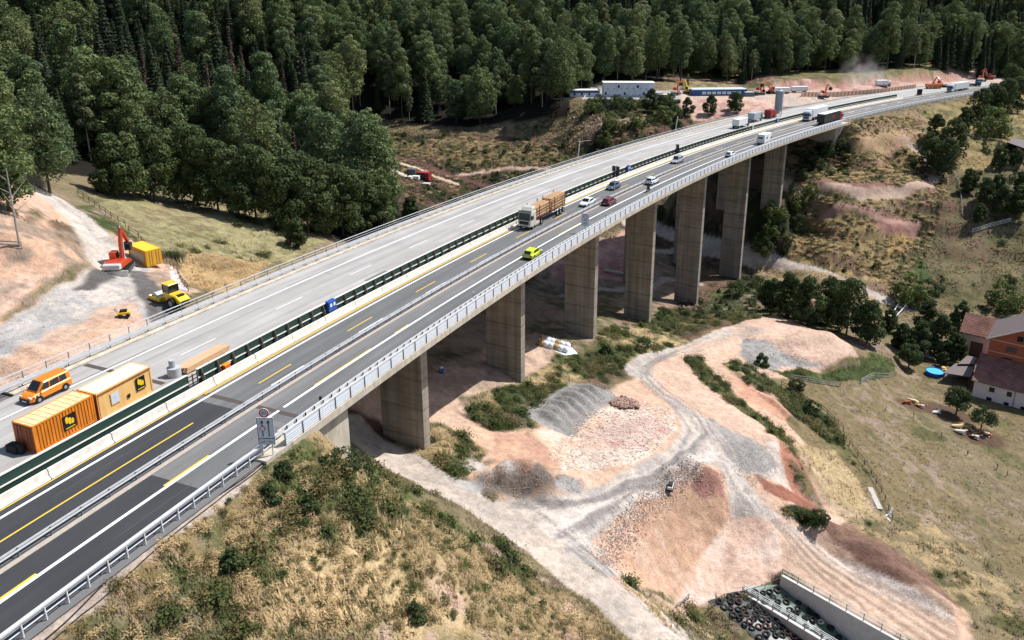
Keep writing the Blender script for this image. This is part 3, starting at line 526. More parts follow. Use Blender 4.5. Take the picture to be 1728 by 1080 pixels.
struct(strip('road_tyre_paths',[(-120,430,a_,a_+.75,.010) for a_ in (-12.9,-11.2,-8.6,-6.9,.7,2.75+.2)]+[(-16.4,430,a_,a_+.7,.0145) for a_ in (8.8,10.3)],asphalt('asphalt_wheel_paths',lin(112,110,109),.3,.7,.3)) ) if False else None
w=[];yw=[]
w+=[(-120,395,-13.95,-13.7,.022),(-120,430,-.12,.14,.022)]
w+=[(-120,-3.7,7.95,8.25,.024),(-3,430,7.95,8.25,.024),(-3.4,420,-4.15,-4.05,.02)]
w+=[(s,s+6*RS,-9.82,-9.68,.022) for s in [1.9+18*RS*k for k in range(-1,24)]]
w+=[(s,s+6.1*RS,3.92,4.14,.022) for s in [.2+18*RS*k for k in range(0,24)]]
yw+=[(s,s+6*RS,2.47,2.63,.022) for s in [18*RS*k for k in range(0,24)]]+[(-120,-8.7,2.47,2.63,.022)]
yw+=[(-120,420,-.92,-.8,.022)]+[(-4,420,-.66,-.54,.022)]
yw+=[(-38,-28.3,7.72,7.94,.026),(-17.3,-12.4,7.72,7.94,.026),(2,12,7.8,7.94,.026),(17,20,7.8,7.94,.026),(66,78,7.8,7.94,.026)]
struct(strip('road_marking_white',w,paintw));struct(strip('road_marking_yellow',yw,painty))
br=empty('road_bridge',rp(120,0,-20),0,'long concrete motorway bridge on tall rectangular piers','bridge')
MI=br.matrix_world
def under(o,parent):      # parent while keeping world coordinates
    o.parent=parent;o.location=Vector(o.location)-parent.location;return o
ss=list(np.arange(S0,S1+.1,3.));ss[-1]=S1
def wd(s): return 1.1*float(sstep(120,240,s))
B=MB()
B.sweep(None or [(0,0)]*8,ss,True,lambda s:[(-19.7-wd(s),-.02),(12.95+wd(s),-.02),(12.95+wd(s),-.3),(10.6,-.75),(3,-.75),(-3,-.7),(-14,-.75),(-19.7-wd(s),-.3)])
under(B.build('deck_slab',conc),br)
B=MB();B.sweep([(3.2,-.72),(10.0,-.72),(9.6,-2.5),(3.6,-2.5)],ss);B.sweep([(-13.6,-.72),(-6.6,-.72),(-7,-2.5),(-13.2,-2.5)],ss);under(B.build('box_girder',conc),br)
ss2=list(np.arange(S0-8,S1+4,3.))
B=MB()
B.sweep([(0,0)]*6,ss2,True,lambda s:[(11.25+wd(s)*.3,.0),(11.25+wd(s)*.3,.16),(13.05+wd(s),.2),(13.05+wd(s),-.55),(12.75+wd(s),-.55),(12.75+wd(s),.0)])
under(B.build('edge_beam',conc),br)
B=MB();B.sweep([(0,0)]*6,ss2,True,lambda s:[(-17.15,.0),(-17.15,.16),(-19.75-wd(s),.2),(-19.75-wd(s),-.55),(-19.5-wd(s),-.55),(-19.5-wd(s),0)]);under(B.build('edge_beam',conc),br)
# piers
pm=bpy.data.materials.new('board_marked_concrete');pm.use_nodes=True;n,l=nodes(pm);p=n['Principled BSDF'];p.inputs['Roughness'].default_value=.9
tc=n.new('ShaderNodeTexCoord');mp=n.new('ShaderNodeMapping');mp.inputs['Scale'].default_value=(.15,.15,2.2);l.new(tc.outputs['Object'],mp.inputs[0]);q=n.new('ShaderNodeTexNoise');q.inputs['Scale'].default_value=1;q.inputs['Detail'].default_value=4;l.new(mp.outputs[0],q.inputs['Vector'])
q2=n.new('ShaderNodeTexNoise');q2.inputs['Scale'].default_value=.35;q2.inputs['Detail'].default_value=4;l.new(tc.outputs['Object'],q2.inputs['Vector'])
r1=n.new('ShaderNodeMapRange');r1.inputs[1].default_value=.3;r1.inputs[2].default_value=.7;r1.inputs[3].default_value=.82;r1.inputs[4].default_value=1.15;l.new(q.outputs[0],r1.inputs[0])
r2=n.new('ShaderNodeMapRange');r2.inputs[1].default_value=.3;r2.inputs[2].default_value=.7;r2.inputs[3].default_value=.82;r2.inputs[4].default_value=1.12;l.new(q2.outputs[0],r2.inputs[0])
mp3=n.new('ShaderNodeMapping');mp3.inputs['Scale'].default_value=(1.6,1.6,.045);l.new(tc.outputs['Object'],mp3.inputs[0]);q3=n.new('ShaderNodeTexNoise');q3.inputs['Scale'].default_value=1;q3.inputs['Detail'].default_value=5;l.new(mp3.outputs[0],q3.inputs['Vector']);r3=n.new('ShaderNodeMapRange');r3.inputs[1].default_value=.35;r3.inputs[2].default_value=.65;r3.inputs[3].default_value=.72;r3.inputs[4].default_value=1.12;l.new(q3.outputs[0],r3.inputs[0])
wv=n.new('ShaderNodeTexWave');wv.wave_type='BANDS';wv.bands_direction='Z';wv.inputs['Scale'].default_value=.08;l.new(tc.outputs['Object'],wv.inputs['Vector']);r4=n.new('ShaderNodeMapRange');r4.inputs[1].default_value=.0;r4.inputs[2].default_value=.03;r4.inputs[3].default_value=.7;r4.inputs[4].default_value=1.;l.new(wv.outputs['Fac'],r4.inputs[0])
m5=n.new('ShaderNodeMath');m5.operation='MULTIPLY';l.new(r3.outputs[0],m5.inputs[0]);l.new(r4.outputs[0],m5.inputs[1]);m6=n.new('ShaderNodeMath');m6.operation='MULTIPLY';l.new(r2.outputs[0],m6.inputs[0]);l.new(m5.outputs[0],m6.inputs[1])
mm=n.new('ShaderNodeMath');mm.operation='MULTIPLY';l.new(r1.outputs[0],mm.inputs[0]);l.new(m6.outputs[0],mm.inputs[1]);mx=n.new('ShaderNodeMix');mx.data_type='RGBA';mx.blend_type='MULTIPLY';mx.inputs[0].default_value=1;mx.inputs[6].default_value=(*lin(154,144,130),1);l.new(mm.outputs[0],mx.inputs[7]);l.new(mx.outputs[2],p.inputs['Base Color'])
for (s,wf) in ((20.6,1.),(49.2,1.),(79.6,1.),(110.4,1.),(142.3,1.),(174.9,1.),(204.2,1.)):
    for a,b in ((3.3,9.5),(-11.8,-6.5)):
        B=MB();zt=float(rz(s))-2.45;P0=rp(s,(a+b)/2);zb=min(hz(*rp(s,a)[:2]),hz(*rp(s,b)[:2]))-1.5
        h=rh(s);M=Matrix.Translation((P0.x,P0.y,0))@Matrix.Rotation(-h,4,'Z');hw=(b-a)/2
        B.box(-hw,hw,-.75,.75,zb,zt,M);o=B.build('pier',pm,None,bevel=.05);under(o,br)
# abutments
B=MB()
def wallbox(B,s0,s1,d0,d1,z0,z1,k=6):
    sec=[(d0,z0),(d1,z0),(d1,z1),(d0,z1)];B.sweep(sec,list(np.linspace(s0,s1,k)))
wallbox(B,-14,1.2,-13.8,12.3,-13,-.58)
under(B.build('abutment',conc),br)
B=MB();wallbox(B,240.,243.5,-19.5,12.2,-14,-.78);wallbox(B,243.5,252,11.2,12.2,-8,-.6);under(B.build('abutment',conc),br)
# ------------------------------------------------------------------ foliage
def leafmat(name,cols,rough=.75,tl=.28,up=False):
    m=bpy.data.materials.new(name);m.use_nodes=True;n,l=nodes(m);p=n['Principled BSDF'];p.inputs['Roughness'].default_value=rough;p.inputs['Specular IOR Level'].default_value=.25
    oi=n.new('ShaderNodeObjectInfo');cr=n.new('ShaderNodeValToRGB');el=cr.color_ramp.elements
    while len(el)<len(cols): el.new(.5)
    for i,c in enumerate(cols): el[i].position=i/(len(cols)-1.);el[i].color=(*lin(*c),1)
    ln=n.new('ShaderNodeTexNoise');ln.inputs['Scale'].default_value=.035;ln.inputs['Detail'].default_value=2;l.new(oi.outputs['Location'],ln.inputs[0]);ad=n.new('ShaderNodeMath');ad.operation='MULTIPLY_ADD';ad.inputs[1].default_value=.55;l.new(oi.outputs['Random'],ad.inputs[0]);am_=n.new('ShaderNodeMapRange');am_.inputs[1].default_value=.3;am_.inputs[2].default_value=.7;am_.inputs[3].default_value=0;am_.inputs[4].default_value=.45;l.new(ln.outputs[0],am_.inputs[0]);l.new(am_.outputs[0],ad.inputs[2])
    l.new(ad.outputs[0],cr.inputs[0]);at2=n.new('ShaderNodeAttribute');at2.attribute_name='tone'
    mx=n.new('ShaderNodeMix');mx.data_type='RGBA';mx.blend_type='MULTIPLY';mx.inputs[0].default_value=1;l.new(cr.outputs[0],mx.inputs[6]);l.new(at2.outputs['Color'],mx.inputs[7]);l.new(mx.outputs[2],p.inputs['Base Color'])
    if up:
        cz=n.new('ShaderNodeCombineXYZ');cz.inputs[0].default_value=.15;cz.inputs[2].default_value=1;l.new(cz.outputs[0],p.inputs['Normal'])
    tr=n.new('ShaderNodeBsdfTranslucent');l.new(mx.outputs[2],tr.inputs[0])
    if up: l.new(cz.outputs[0],tr.inputs['Normal'])
    ms=n.new('ShaderNodeMixShader');ms.inputs[0].default_value=tl;o=n['Material Output'];l.new(p.outputs[0],ms.inputs[1]);l.new(tr.outputs[0],ms.inputs[2]);l.new(ms.outputs[0],o.inputs[0]);return m
LEAF=leafmat('broadleaf_foliage',[(78,98,68),(86,104,64),(98,112,68),(90,108,74),(110,124,78),(100,112,68),(122,130,84),(126,128,96)])
LEAFD=leafmat('dark_foliage',[(62,78,46),(72,86,50),(66,80,46),(80,92,54)])
LEAFB=leafmat('bright_foliage',[(86,100,52),(98,110,60),(92,104,56),(106,116,66)])
LEAFY=leafmat('birch_foliage',[(104,112,78),(112,118,86),(100,110,72)])
NEED=leafmat('needle_foliage',[(50,64,42),(58,72,44),(54,66,46),(64,76,50)])
NEEDD=leafmat('dead_needles',[(92,74,62),(84,70,60)])
WEEDG=leafmat('weed_leaves',[(84,98,52),(98,106,60),(76,90,48),(108,114,70)],.75,.5,True);WEEDD=leafmat('dry_grass_blades',[(176,152,104),(156,136,92),(190,168,120)]);WEEDO=leafmat('olive_weeds',[(120,112,74),(132,122,82),(108,102,68)],.75,.5,True)
BARK=mat('bark',lin(84,74,64),.9,var=.3,scale=2,bump=.3);BARKP=mat('pale_bark',lin(168,160,148),.85,var=.25,scale=2)
RG=np.random.default_rng(11)
def quads(name,P,N,sz,tone,mt,asp=1.5):
    "many small leaf faces: centres P, normals N, sizes sz, tones"
    k=len(P);N=N/np.linalg.norm(N,axis=1)[:,None];u=np.cross(N,RG.normal(size=(k,3)));u/=np.linalg.norm(u,axis=1)[:,None];v=np.cross(N,u);sz=sz[:,None]
    q=np.stack([P-u*sz*asp*.5,P-v*sz*.42+N*sz*.1,P+u*sz*asp*.5,P+v*sz*.42-N*sz*.08],1).reshape(-1,3)
    me=bpy.data.meshes.new(name);me.vertices.add(4*k);me.vertices.foreach_set('co',q.astype(np.float32).ravel());me.loops.add(4*k);me.loops.foreach_set('vertex_index',np.arange(4*k,dtype=np.int32));me.polygons.add(k);me.polygons.foreach_set('loop_start',np.arange(k,dtype=np.int32)*4);me.polygons.foreach_set('loop_total',np.full(k,4,np.int32));me.update(calc_edges=True)
    a=me.attributes.new('tone','FLOAT_COLOR','POINT');t=np.repeat(tone,4,axis=0);a.data.foreach_set('color',np.concatenate([t,np.ones((4*k,1))],1).astype(np.float32).ravel());me.materials.append(mt);return me
def tones(k,lo=.7,hi=1.35,yel=.12):
    t=RG.uniform(lo,hi,k);y_=RG.uniform(-yel,yel,k);return np.stack([t*(1+y_),t,t*(1-y_*.6)],1)
def broad(Ht,Rc,c0,nl=26,n=4200,ls=.5,narrow=1.,seed=0,mt=None,drop=.0):
    "crown of lobes: leaves sit on the outside of the lobes, turned outwards"
    g=np.random.default_rng(seed);C=[];r=[]
    for i in range(nl):
        t=(i+.5)/nl;zz=c0+(Ht-c0)*(.06+.9*t);pr=math.sin(math.pi*min(1,.12+.86*t)**.8)**.6;ang=i*2.4+g.uniform(-.5,.5);rr=Rc*pr*g.uniform(.35,.75)*narrow
        C.append([rr*math.cos(ang),rr*math.sin(ang),zz+g.uniform(-.6,.6)]);r.append(Rc*g.uniform(.24,.52)*(1-.35*t))
    C=np.array(C);r=np.array(r);w=g.choice(nl,n,p=r**2/sum(r**2));d=g.normal(size=(n,3));d[:,2]+=.25;d/=np.linalg.norm(d,axis=1)[:,None]
    rad=r[w]*(1-np.abs(g.normal(size=n))*.16)*(1+.14*np.sin(d[:,0]*7+w)*np.sin(d[:,1]*6+w*2));P=C[w]+d*rad[:,None]*np.array([1,1,.8])
    lob=g.uniform(.82,1.2,nl)[w][:,None];N=d+g.normal(size=(n,3))*.42;P[:,2]-=drop*np.hypot(P[:,0],P[:,1])
    return quads('crown',P,N,g.uniform(.6,1.3,n)*ls,tones(n,.62,1.4)*lob,mt or LEAF)
def spruce(Ht,Rc,n=2600,seed=0,mt=None,sparse=0.,base=.1):
    g=np.random.default_rng(seed);t=1-(1-g.uniform(0,1,n))**.62*1.0;t=g.uniform(0,1,n)**1.35;lay=np.floor(t*22)/22;zz=Ht*(base+(1-base)*(lay*.8+t*.2));rad=Rc*(1-(lay*.8+t*.2))**.85+.12
    a=g.uniform(0,2*math.pi,n);arm=np.floor(a/(2*math.pi)*9)+lay*50;k=.55+.45*np.abs(np.sin(a*4.5+lay*30));rr=rad*k*g.uniform(.35,1.02,n)
    P=np.stack([rr*np.cos(a),rr*np.sin(a),zz-rr*.42+g.normal(size=n)*.12],1);N=np.stack([np.cos(a)*.6,np.sin(a)*.6,np.full(n,.75)],1)+g.normal(size=(n,3))*.35
    return quads('crown',P,N,g.uniform(.6,1.2,n)*(.5 if Ht>14 else .35),tones(n,.7,1.3,.08),mt or NEED,1.9)
def trunkmesh(Ht,r,mt,limbs=0,seed=0,top=.9,lean=0.,Rc=3):
    g=np.random.default_rng(seed);B=MB();pts=[Vector((lean*math.sin(k*.9)*k*.1,lean*math.cos(k*1.3)*k*.08,Ht*top*k/5)) for k in range(6)]
    pts[0].z=-.8
    for k in range(5): B.cyl(pts[k],pts[k+1],r*(1-k*.17),r*(1-(k+1)*.17),7,False)
    for i in range(limbs):
        k=g.uniform(.35,.85);a=g.uniform(0,6.28);p=pts[0].lerp(pts[5],k);L=Rc*g.uniform(.5,.95);q=p+Vector((math.cos(a)*L,math.sin(a)*L,L*g.uniform(.35,.9)));B.cyl(p,q,r*.32,r*.1,5,False)
    o=B.build('trunk',mt,smooth=True);me=o.data;bpy.data.objects.remove(o);return me
PROTO={}
def proto(k,crown,trunk): PROTO[k]=(crown,trunk)
for i,(H_,Rc,c0,nar) in enumerate([(24,6.4,4.5,1),(27,7.,6,1),(21,5.8,3,1.),(26,5.2,5.5,.9),(23,6.8,3.5,1.05),(19,5.2,2.,1)]): proto('b%d'%i,broad(H_,Rc,c0,26+i*3,7600,.44,nar,20+i),trunkmesh(H_,.32,BARK,6,i,Rc=Rc))
for i,(H_,Rc) in enumerate([(20,3.4),(24,3.8),(16,3.0)]): proto('s%d'%i,spruce(H_,Rc,3600,40+i),trunkmesh(H_,.24,BARK,0,50+i,.97))
proto('sd',spruce(19,2.2,900,47,NEEDD),trunkmesh(19,.22,BARKP,6,57,.97,Rc=1.5))
for i,(H_,Rc) in enumerate([(20,2.8),(18,2.5)]): proto('y%d'%i,broad(H_,Rc,6,26,2600,.4,.9,60+i,LEAFY,.1),trunkmesh(H_,.17,BARKP,7,60+i,.92,.5,Rc=2))
for i,(H_,Rc,c0) in enumerate([(14,4.4,1.5),(11,4.0,.8),(9,3.2,.5)]): proto('h%d'%i,broad(H_,Rc,c0,30,6500,.36,1.1,70+i,LEAFD),trunkmesh(H_,.22,BARK,4,70+i,.7,Rc=2))
for i,(H_,Rc,c0) in enumerate([(3.2,2.2,.1),(2.2,1.7,.0),(1.4,1.2,.0)]): proto('u%d'%i,broad(H_,Rc,c0,18,2200,.18,1.25,80+i,LEAFD),None)
proto('f0',broad(6.2,3.1,2.3,22,5200,.24,1.05,90,LEAFD),trunkmesh(5,.2,BARK,5,90,.8,Rc=1.6));proto('f1',broad(4.6,2.7,2.0,16,2600,.22,1.1,91,LEAFD),trunkmesh(3.6,.15,BARK,5,91,.8,Rc=1.6))
proto('u3',broad(3.2,2.3,.1,16,2000,.24,1.2,95,LEAFB),None)
def plant(kind,name,x,y,z,sc,rot,label,cat,group=None,simple=False,sz=None):
    cr,tr=PROTO[kind];sq=(sc,sc,sc*(sz or 1))
    if simple or tr is None:
        o=bpy.data.objects.new(name,cr);COL.objects.link(o);o.location=(x,y,z);o.rotation_euler=(0,0,rot);o.scale=sq;return tag(o,label,cat,group)
    e=empty(name,(x,y,z),rot,label,cat,group);e.scale=sq
    for nm,me_ in (('crown',cr),('trunk',tr)):
        o=bpy.data.objects.new(nm,me_);COL.objects.link(o);o.parent=e
    return e
# -- forest: random spots at even distance, nearest ones as single trees, the far mass as one object
def inpoly(P,X,Y):
    r=np.zeros(X.shape,bool)
    for i in range(len(P)):
        (ax,ay),(bx,by)=P[i],P[(i+1)%len(P)];r^=((ay>Y)!=(by>Y))&(X<(bx-ax)*(Y-ay)/(by-ay+1e-12)+ax)
    return r
WOOD=[(-420,150),(-170,100),(-110,106),(-88,118),(-90,140),(-112,165),(-104,196),(-88,205),(-62,201),(-42,184),(-26,184),(-14,192),(-22,215),(-36,222),(-48,240),(-66,262),(-62,317),(-38,313),(-14,307),(22,303),(27,328),(34,340),(70,358),(120,378),(190,400),(330,442),(420,510),(700,640),(700,900),(-500,900)]
WS=[(-110,215),(-60,212),(-52,285),(-100,300),(-150,270)]
rp_=[]
step=6.2
gx_,gy_=np.meshgrid(np.arange(-360,640,step),np.arange(96,760,step));gx_=gx_+((np.arange(gx_.shape[0])%2)*step/2)[:,None]
gx_=gx_.ravel()+RG.uniform(-1.9,1.9,gx_.size);gy_=gy_.ravel()+RG.uniform(-1.9,1.9,gy_.size)
k_=inpoly(WOOD,gx_,gy_)&(np.abs(gx_)<gy_*.72+25)
# the forest road in the gap behind the trees
k_&=~((np.abs(gy_-(348+gx_*-.05))<6)&(gx_>-80)&(gx_<40)&(gx_>-60))
keep=RG.uniform(0,1,gx_.size)<np.where(gy_>330,.72,.8);k_&=keep
gx_=gx_[k_];gy_=gy_[k_];gz_=height(gx_,gy_)
# keep the terraces behind the bridge open: no crown may stand in front of them
_q=(np.stack([gx_,gy_,gz_+21],1)-C0)@CR.T;_px=864+FPX*_q[:,0]/_q[:,2];_py=CYP+FPX*_q[:,1]/_q[:,2]
k_=~((gy_<298)&(_px>585)&(_py<np.interp(_px,[585,620,660,700,740,780],[190,215,255,290,325,360])));gx_=gx_[k_];gy_=gy_[k_];gz_=gz_[k_]
dist=np.hypot(gx_,gy_);sl_=fbm(gx_,gy_,45,3,91);sp=(RG.uniform(0,1,len(gx_))<2)&inpoly([(-136,222),(-84,218),(-66,250),(-74,308),(-118,318),(-146,270)],gx_,gy_)|((gy_>400)&(sl_>.56)&(gx_>20))
P_=[];
for i in range(len(gx_)):
    r_=RG.uniform()
    if sp[i]: k='s%d'%RG.integers(0,3) if r_<.84 else ('sd' if r_<.9 else 'b%d'%RG.integers(0,6))
    elif r_<.10: k='s%d'%RG.integers(0,3)
    elif r_<(.34 if (-62<gx_[i]<30 and 295<gy_[i]<345) else .17): k='y%d'%RG.integers(0,2)
    elif r_<.18: k='sd'
    else: k='b%d'%RG.integers(0,6)
    P_.append((dist[i],k,gx_[i],gy_[i],gz_[i],RG.uniform(.58,1.2),RG.uniform(0,6.28),RG.uniform(.88,1.12)))
P_.sort(key=lambda t:t[0])
LBL={'b':('broadleaf_tree','dark green broadleaf tree in the dense wood on the hillside behind the bridge','tree','broadleaf trees of the hillside wood'),
's':('spruce_tree','dark pointed spruce standing in the wood behind the bridge','spruce','spruces of the hillside wood'),
'y':('birch_tree','slender pale green birch with thin light trunk in the wood','birch','birches of the hillside wood'),'sd':('dead_spruce','bare brown dead spruce among the green trees','dead tree','dead spruces in the wood')}
cnt={};rest=[]
for t in P_:
    kk='sd' if t[1]=='sd' else t[1][0];lim={'b':290,'s':200,'y':110,'sd':20}[kk]
    px=(t[2]*FPX/t[3])
    if cnt.get(kk,0)<lim and abs(px)<1000:
        cnt[kk]=cnt.get(kk,0)+1;nm,lb,ct,gr=LBL[kk];plant(t[1],nm,t[2],t[3],t[4],t[5],t[6],lb,ct,gr,sz=t[7])
    else: rest.append(t)
print('forest',len(P_),cnt,len(rest))
def scatter(name,spots,kinds,label,cat='forest',parts=True):
    "one stuff object: instances of the plant meshes on points"
    me=bpy.data.meshes.new(name);me.from_pydata([(t[2],t[3],t[4]) for t in spots],[],[])
    for nm,v in (('sc',[t[5] for t in spots]),('rz',[t[6] for t in spots]),('sz',[t[5]*t[7] for t in spots])):
        a=me.attributes.new(nm,'FLOAT','POINT');a.data.foreach_set('value',np.array(v,np.float32))
    a=me.attributes.new('kd','INT','POINT');a.data.foreach_set('value',np.array([kinds.index(t[1]) for t in spots],np.int32))
    o=bpy.data.objects.new(name,me);COL.objects.link(o);tag(o,label,cat,None,'stuff')
    ng=bpy.data.node_groups.new(name+'_nodes','GeometryNodeTree');ng.interface.new_socket('Geometry',in_out='INPUT',socket_type='NodeSocketGeometry');ng.interface.new_socket('Geometry',in_out='OUTPUT',socket_type='NodeSocketGeometry')
    N=ng.nodes;L=ng.links;gi=N.new('NodeGroupInput');go=N.new('NodeGroupOutput');iop=N.new('GeometryNodeInstanceOnPoints');g2i=N.new('GeometryNodeGeometryToInstance')
    iop.inputs['Pick Instance'].default_value=True
    def attr(nm,ty='FLOAT'):
        q=N.new('GeometryNodeInputNamedAttribute');q.data_type=ty;q.inputs[0].default_value=nm;return q.outputs['Attribute']
    cx=N.new('ShaderNodeCombineXYZ');L.new(attr('sc'),cx.inputs[0]);L.new(attr('sc'),cx.inputs[1]);L.new(attr('sz'),cx.inputs[2]);L.new(cx.outputs[0],iop.inputs['Scale'])
    cy=N.new('ShaderNodeCombineXYZ');L.new(attr('rz'),cy.inputs[2]);L.new(cy.outputs[0],iop.inputs['Rotation']);L.new(attr('kd','INT'),iop.inputs['Instance Index'])
    for k in reversed(kinds):
        cr,tr=PROTO[k];key='_src_'+k
        if key not in bpy.data.objects:
            # source mesh: crown and trunk joined, never linked to the scene itself
            if tr is not None and parts:
                import bmesh
                m2=cr.copy();nv=len(cr.vertices);bm=bmesh.new();bm.from_mesh(cr);n0=len(bm.faces);bm.from_mesh(tr);bm.faces.ensure_lookup_table()
                for f in bm.faces[n0:]: f.material_index=1
                bm.to_mesh(m2);bm.free();m2.materials.append(tr.materials[0])
            else: m2=cr
            ob=bpy.data.objects.new(key,m2)
        ob=bpy.data.objects[key];oi=N.new('GeometryNodeObjectInfo');oi.inputs['Object'].default_value=ob;oi.inputs['As Instance'].default_value=True;L.new(oi.outputs['Geometry'],g2i.inputs[0])
    L.new(gi.outputs[0],iop.inputs['Points']);L.new(g2i.outputs[0],iop.inputs['Instance']);L.new(iop.outputs[0],go.inputs[0])
    md=o.modifiers.new('scatter','NODES');md.node_group=ng;return o
scatter('forest',rest,sorted(set(t[1] for t in rest)),'dense mixed forest covering the far hillside')
# ------------------------------------------------------------------ grass, weeds and shrubs
def near_idx(X,Y):
    i=np.clip(np.searchsorted(GX,X),0,NX-1);j=np.clip(np.searchsorted(GY,Y),0,NY-1);return j*NX+i
def blades(name,n,reg,hmin,hmax,per,label,wid=.12,thr=.55,tone=(.8,1.5),seed=1,sel=None,cat='grass'):
    g=np.random.default_rng(seed);X=g.uniform(reg[0],reg[1],n);Y=reg[2]*(reg[3]/reg[2])**g.uniform(0,1,n)
    k=near_idx(X,Y);ok=(veg[k]>thr)&(np.abs(X)<Y*.72+12)&(fbm(X,Y,3.2,2,seed+5)>.42)
    s,d=xy_sd(X,Y);ok&=~((s>-130)&(s<243)&(d>-20)&(d<7))&~((s>-130)&(s<-2)&(d>-20)&(d<13.4))&~((s>242)&(s<430)&(d>-20)&(d<13))
    if sel is not None: ok&=sel(X,Y,col[k])
    X=X[ok];Y=Y[ok];C=col[k[ok]];Z=height(X,Y)-.03;m_=len(X)
    hh=g.uniform(hmin,hmax,m_)*(.6+.8*fbm(X,Y,4,2,9));X=np.repeat(X,per);Y=np.repeat(Y,per);Z=np.repeat(Z,per);hh=np.repeat(hh,per)*g.uniform(.5,1.1,m_*per)
    a=g.normal(-.58,.8,m_*per);a2=g.uniform(0,6.28,m_*per);r=g.uniform(0,.3,m_*per)*(hmax/.5);bx=X+np.cos(a2)*r;by=Y+np.sin(a2)*r;w=wid*g.uniform(.6,1.3,m_*per)
    v=np.stack([np.stack([bx-np.sin(a)*w,by+np.cos(a)*w,Z],1),np.stack([bx+np.sin(a)*w,by-np.cos(a)*w,Z],1),np.stack([bx-np.cos(a)*hh*.5,by-np.sin(a)*hh*.5,Z+hh],1)],1).reshape(-1,3)
    K=m_*per;me=bpy.data.meshes.new(name);me.vertices.add(3*K);me.vertices.foreach_set('co',v.astype(np.float32).ravel());me.loops.add(3*K);me.loops.foreach_set('vertex_index',np.arange(3*K,dtype=np.int32));me.polygons.add(K);me.polygons.foreach_set('loop_start',np.arange(K,dtype=np.int32)*3);me.polygons.foreach_set('loop_total',np.full(K,3,np.int32));me.update(calc_edges=True)
    t=g.uniform(tone[0],tone[1],(m_,1));CC=np.repeat(C*t,per,axis=0);CC=np.repeat(CC*g.uniform(.8,1.2,(K,1)),3,axis=0)
    at3=me.attributes.new('tone','FLOAT_COLOR','POINT');at3.data.foreach_set('color',np.concatenate([CC,np.ones((3*K,1))],1).astype(np.float32).ravel());me.materials.append(GRASSM)
    o=bpy.data.objects.new(name,me);COL.objects.link(o);tag(o,label,cat,None,'stuff');print(name,K);return o
GRASSM=leafmat('grass_blades',[(255,255,255),(255,255,255)],.8,.25,True)
blades('grass',150000,(-60,45,38,110),.12,.5,5,'dry grass and weeds on the banks near the road',wid=.045,seed=1,tone=(.95,1.6))
blades('meadow_grass',60000,(-75,190,75,240),.12,.35,4,'tufts of dry grass on the fields and slopes of the valley',wid=.1,seed=2,tone=(1.,1.5))
blades('tall_weeds',30000,(-60,90,38,200),.35,.95,7,'tall green and straw weeds growing along the earthworks',wid=.07,thr=.88,tone=(.85,1.6),seed=3,cat='weeds')
blades('slope_grass',70000,(30,230,190,340),.2,.5,4,'rough dry grass on the terraced slope beyond the bridge',wid=.16,thr=.45,tone=(.85,1.5),seed=4,sel=lambda X,Y,C:X>20)
blades('bank_grass',40000,(-60,40,210,320),.3,.9,4,'rough grass and scrub on the terraces behind the bridge',wid=.18,thr=.55,tone=(.8,1.5),seed=8)
# leafy weeds and low shrubs as stuff
def shrubs(name,n,reg,label,sc,thr=.75,seed=5,cmax=.14,kinds=('u0','u1','u2'),cat='shrubs',dmin=0):
    g=np.random.default_rng(seed);X=g.uniform(reg[0],reg[1],n);Y=g.uniform(reg[2],reg[3],n);k=near_idx(X,Y)
    grn=(col[k][:,1]>col[k][:,0]*.9)&(col[k][:,1]<cmax);s,d=xy_sd(X,Y)
    ok=(veg[k]>thr)&grn&(np.abs(X)<Y*.72+10)&~((s>-4)&(s<243)&(d>-20)&(d<8+dmin))&~((s<-3)&(d>-21)&(d<15.5))&~((s>242)&(d>-22)&(d<17));X=X[ok];Y=Y[ok];Z=height(X,Y)
    sp_=[(0,kinds[g.integers(0,len(kinds))],X[i],Y[i],Z[i]-.05,sc*g.uniform(.35,1.15),g.uniform(0,6.28),g.uniform(.7,1.2)) for i in range(len(X))]
    print(name,len(sp_));scatter(name,sp_,list(kinds),label,cat)
PROTO['u4']=(quads('weed',*(lambda n:(RG.normal(size=(n,3))*[.34,.34,.22]+[0,0,.35],RG.normal(size=(n,3))+[0,0,.6],RG.uniform(.1,.2,n),tones(n)))(260),WEEDG),None)
PROTO['u5']=(quads('weed',*(lambda n:(RG.normal(size=(n,3))*[.4,.4,.2]+[0,0,.3],RG.normal(size=(n,3))+[0,0,.5],RG.uniform(.1,.18,n),tones(n)))(220),WEEDO),None)
shrubs('weeds',13000,(-60,60,38,180),'leafy green weeds on the banks and between the piers',1.25,.6,6,.16,('u4','u5','u4'),'weeds')
shrubs('low_shrubs',4200,(-60,190,170,330),'low shrubs covering the valley slopes',.6,.65,7,.13)
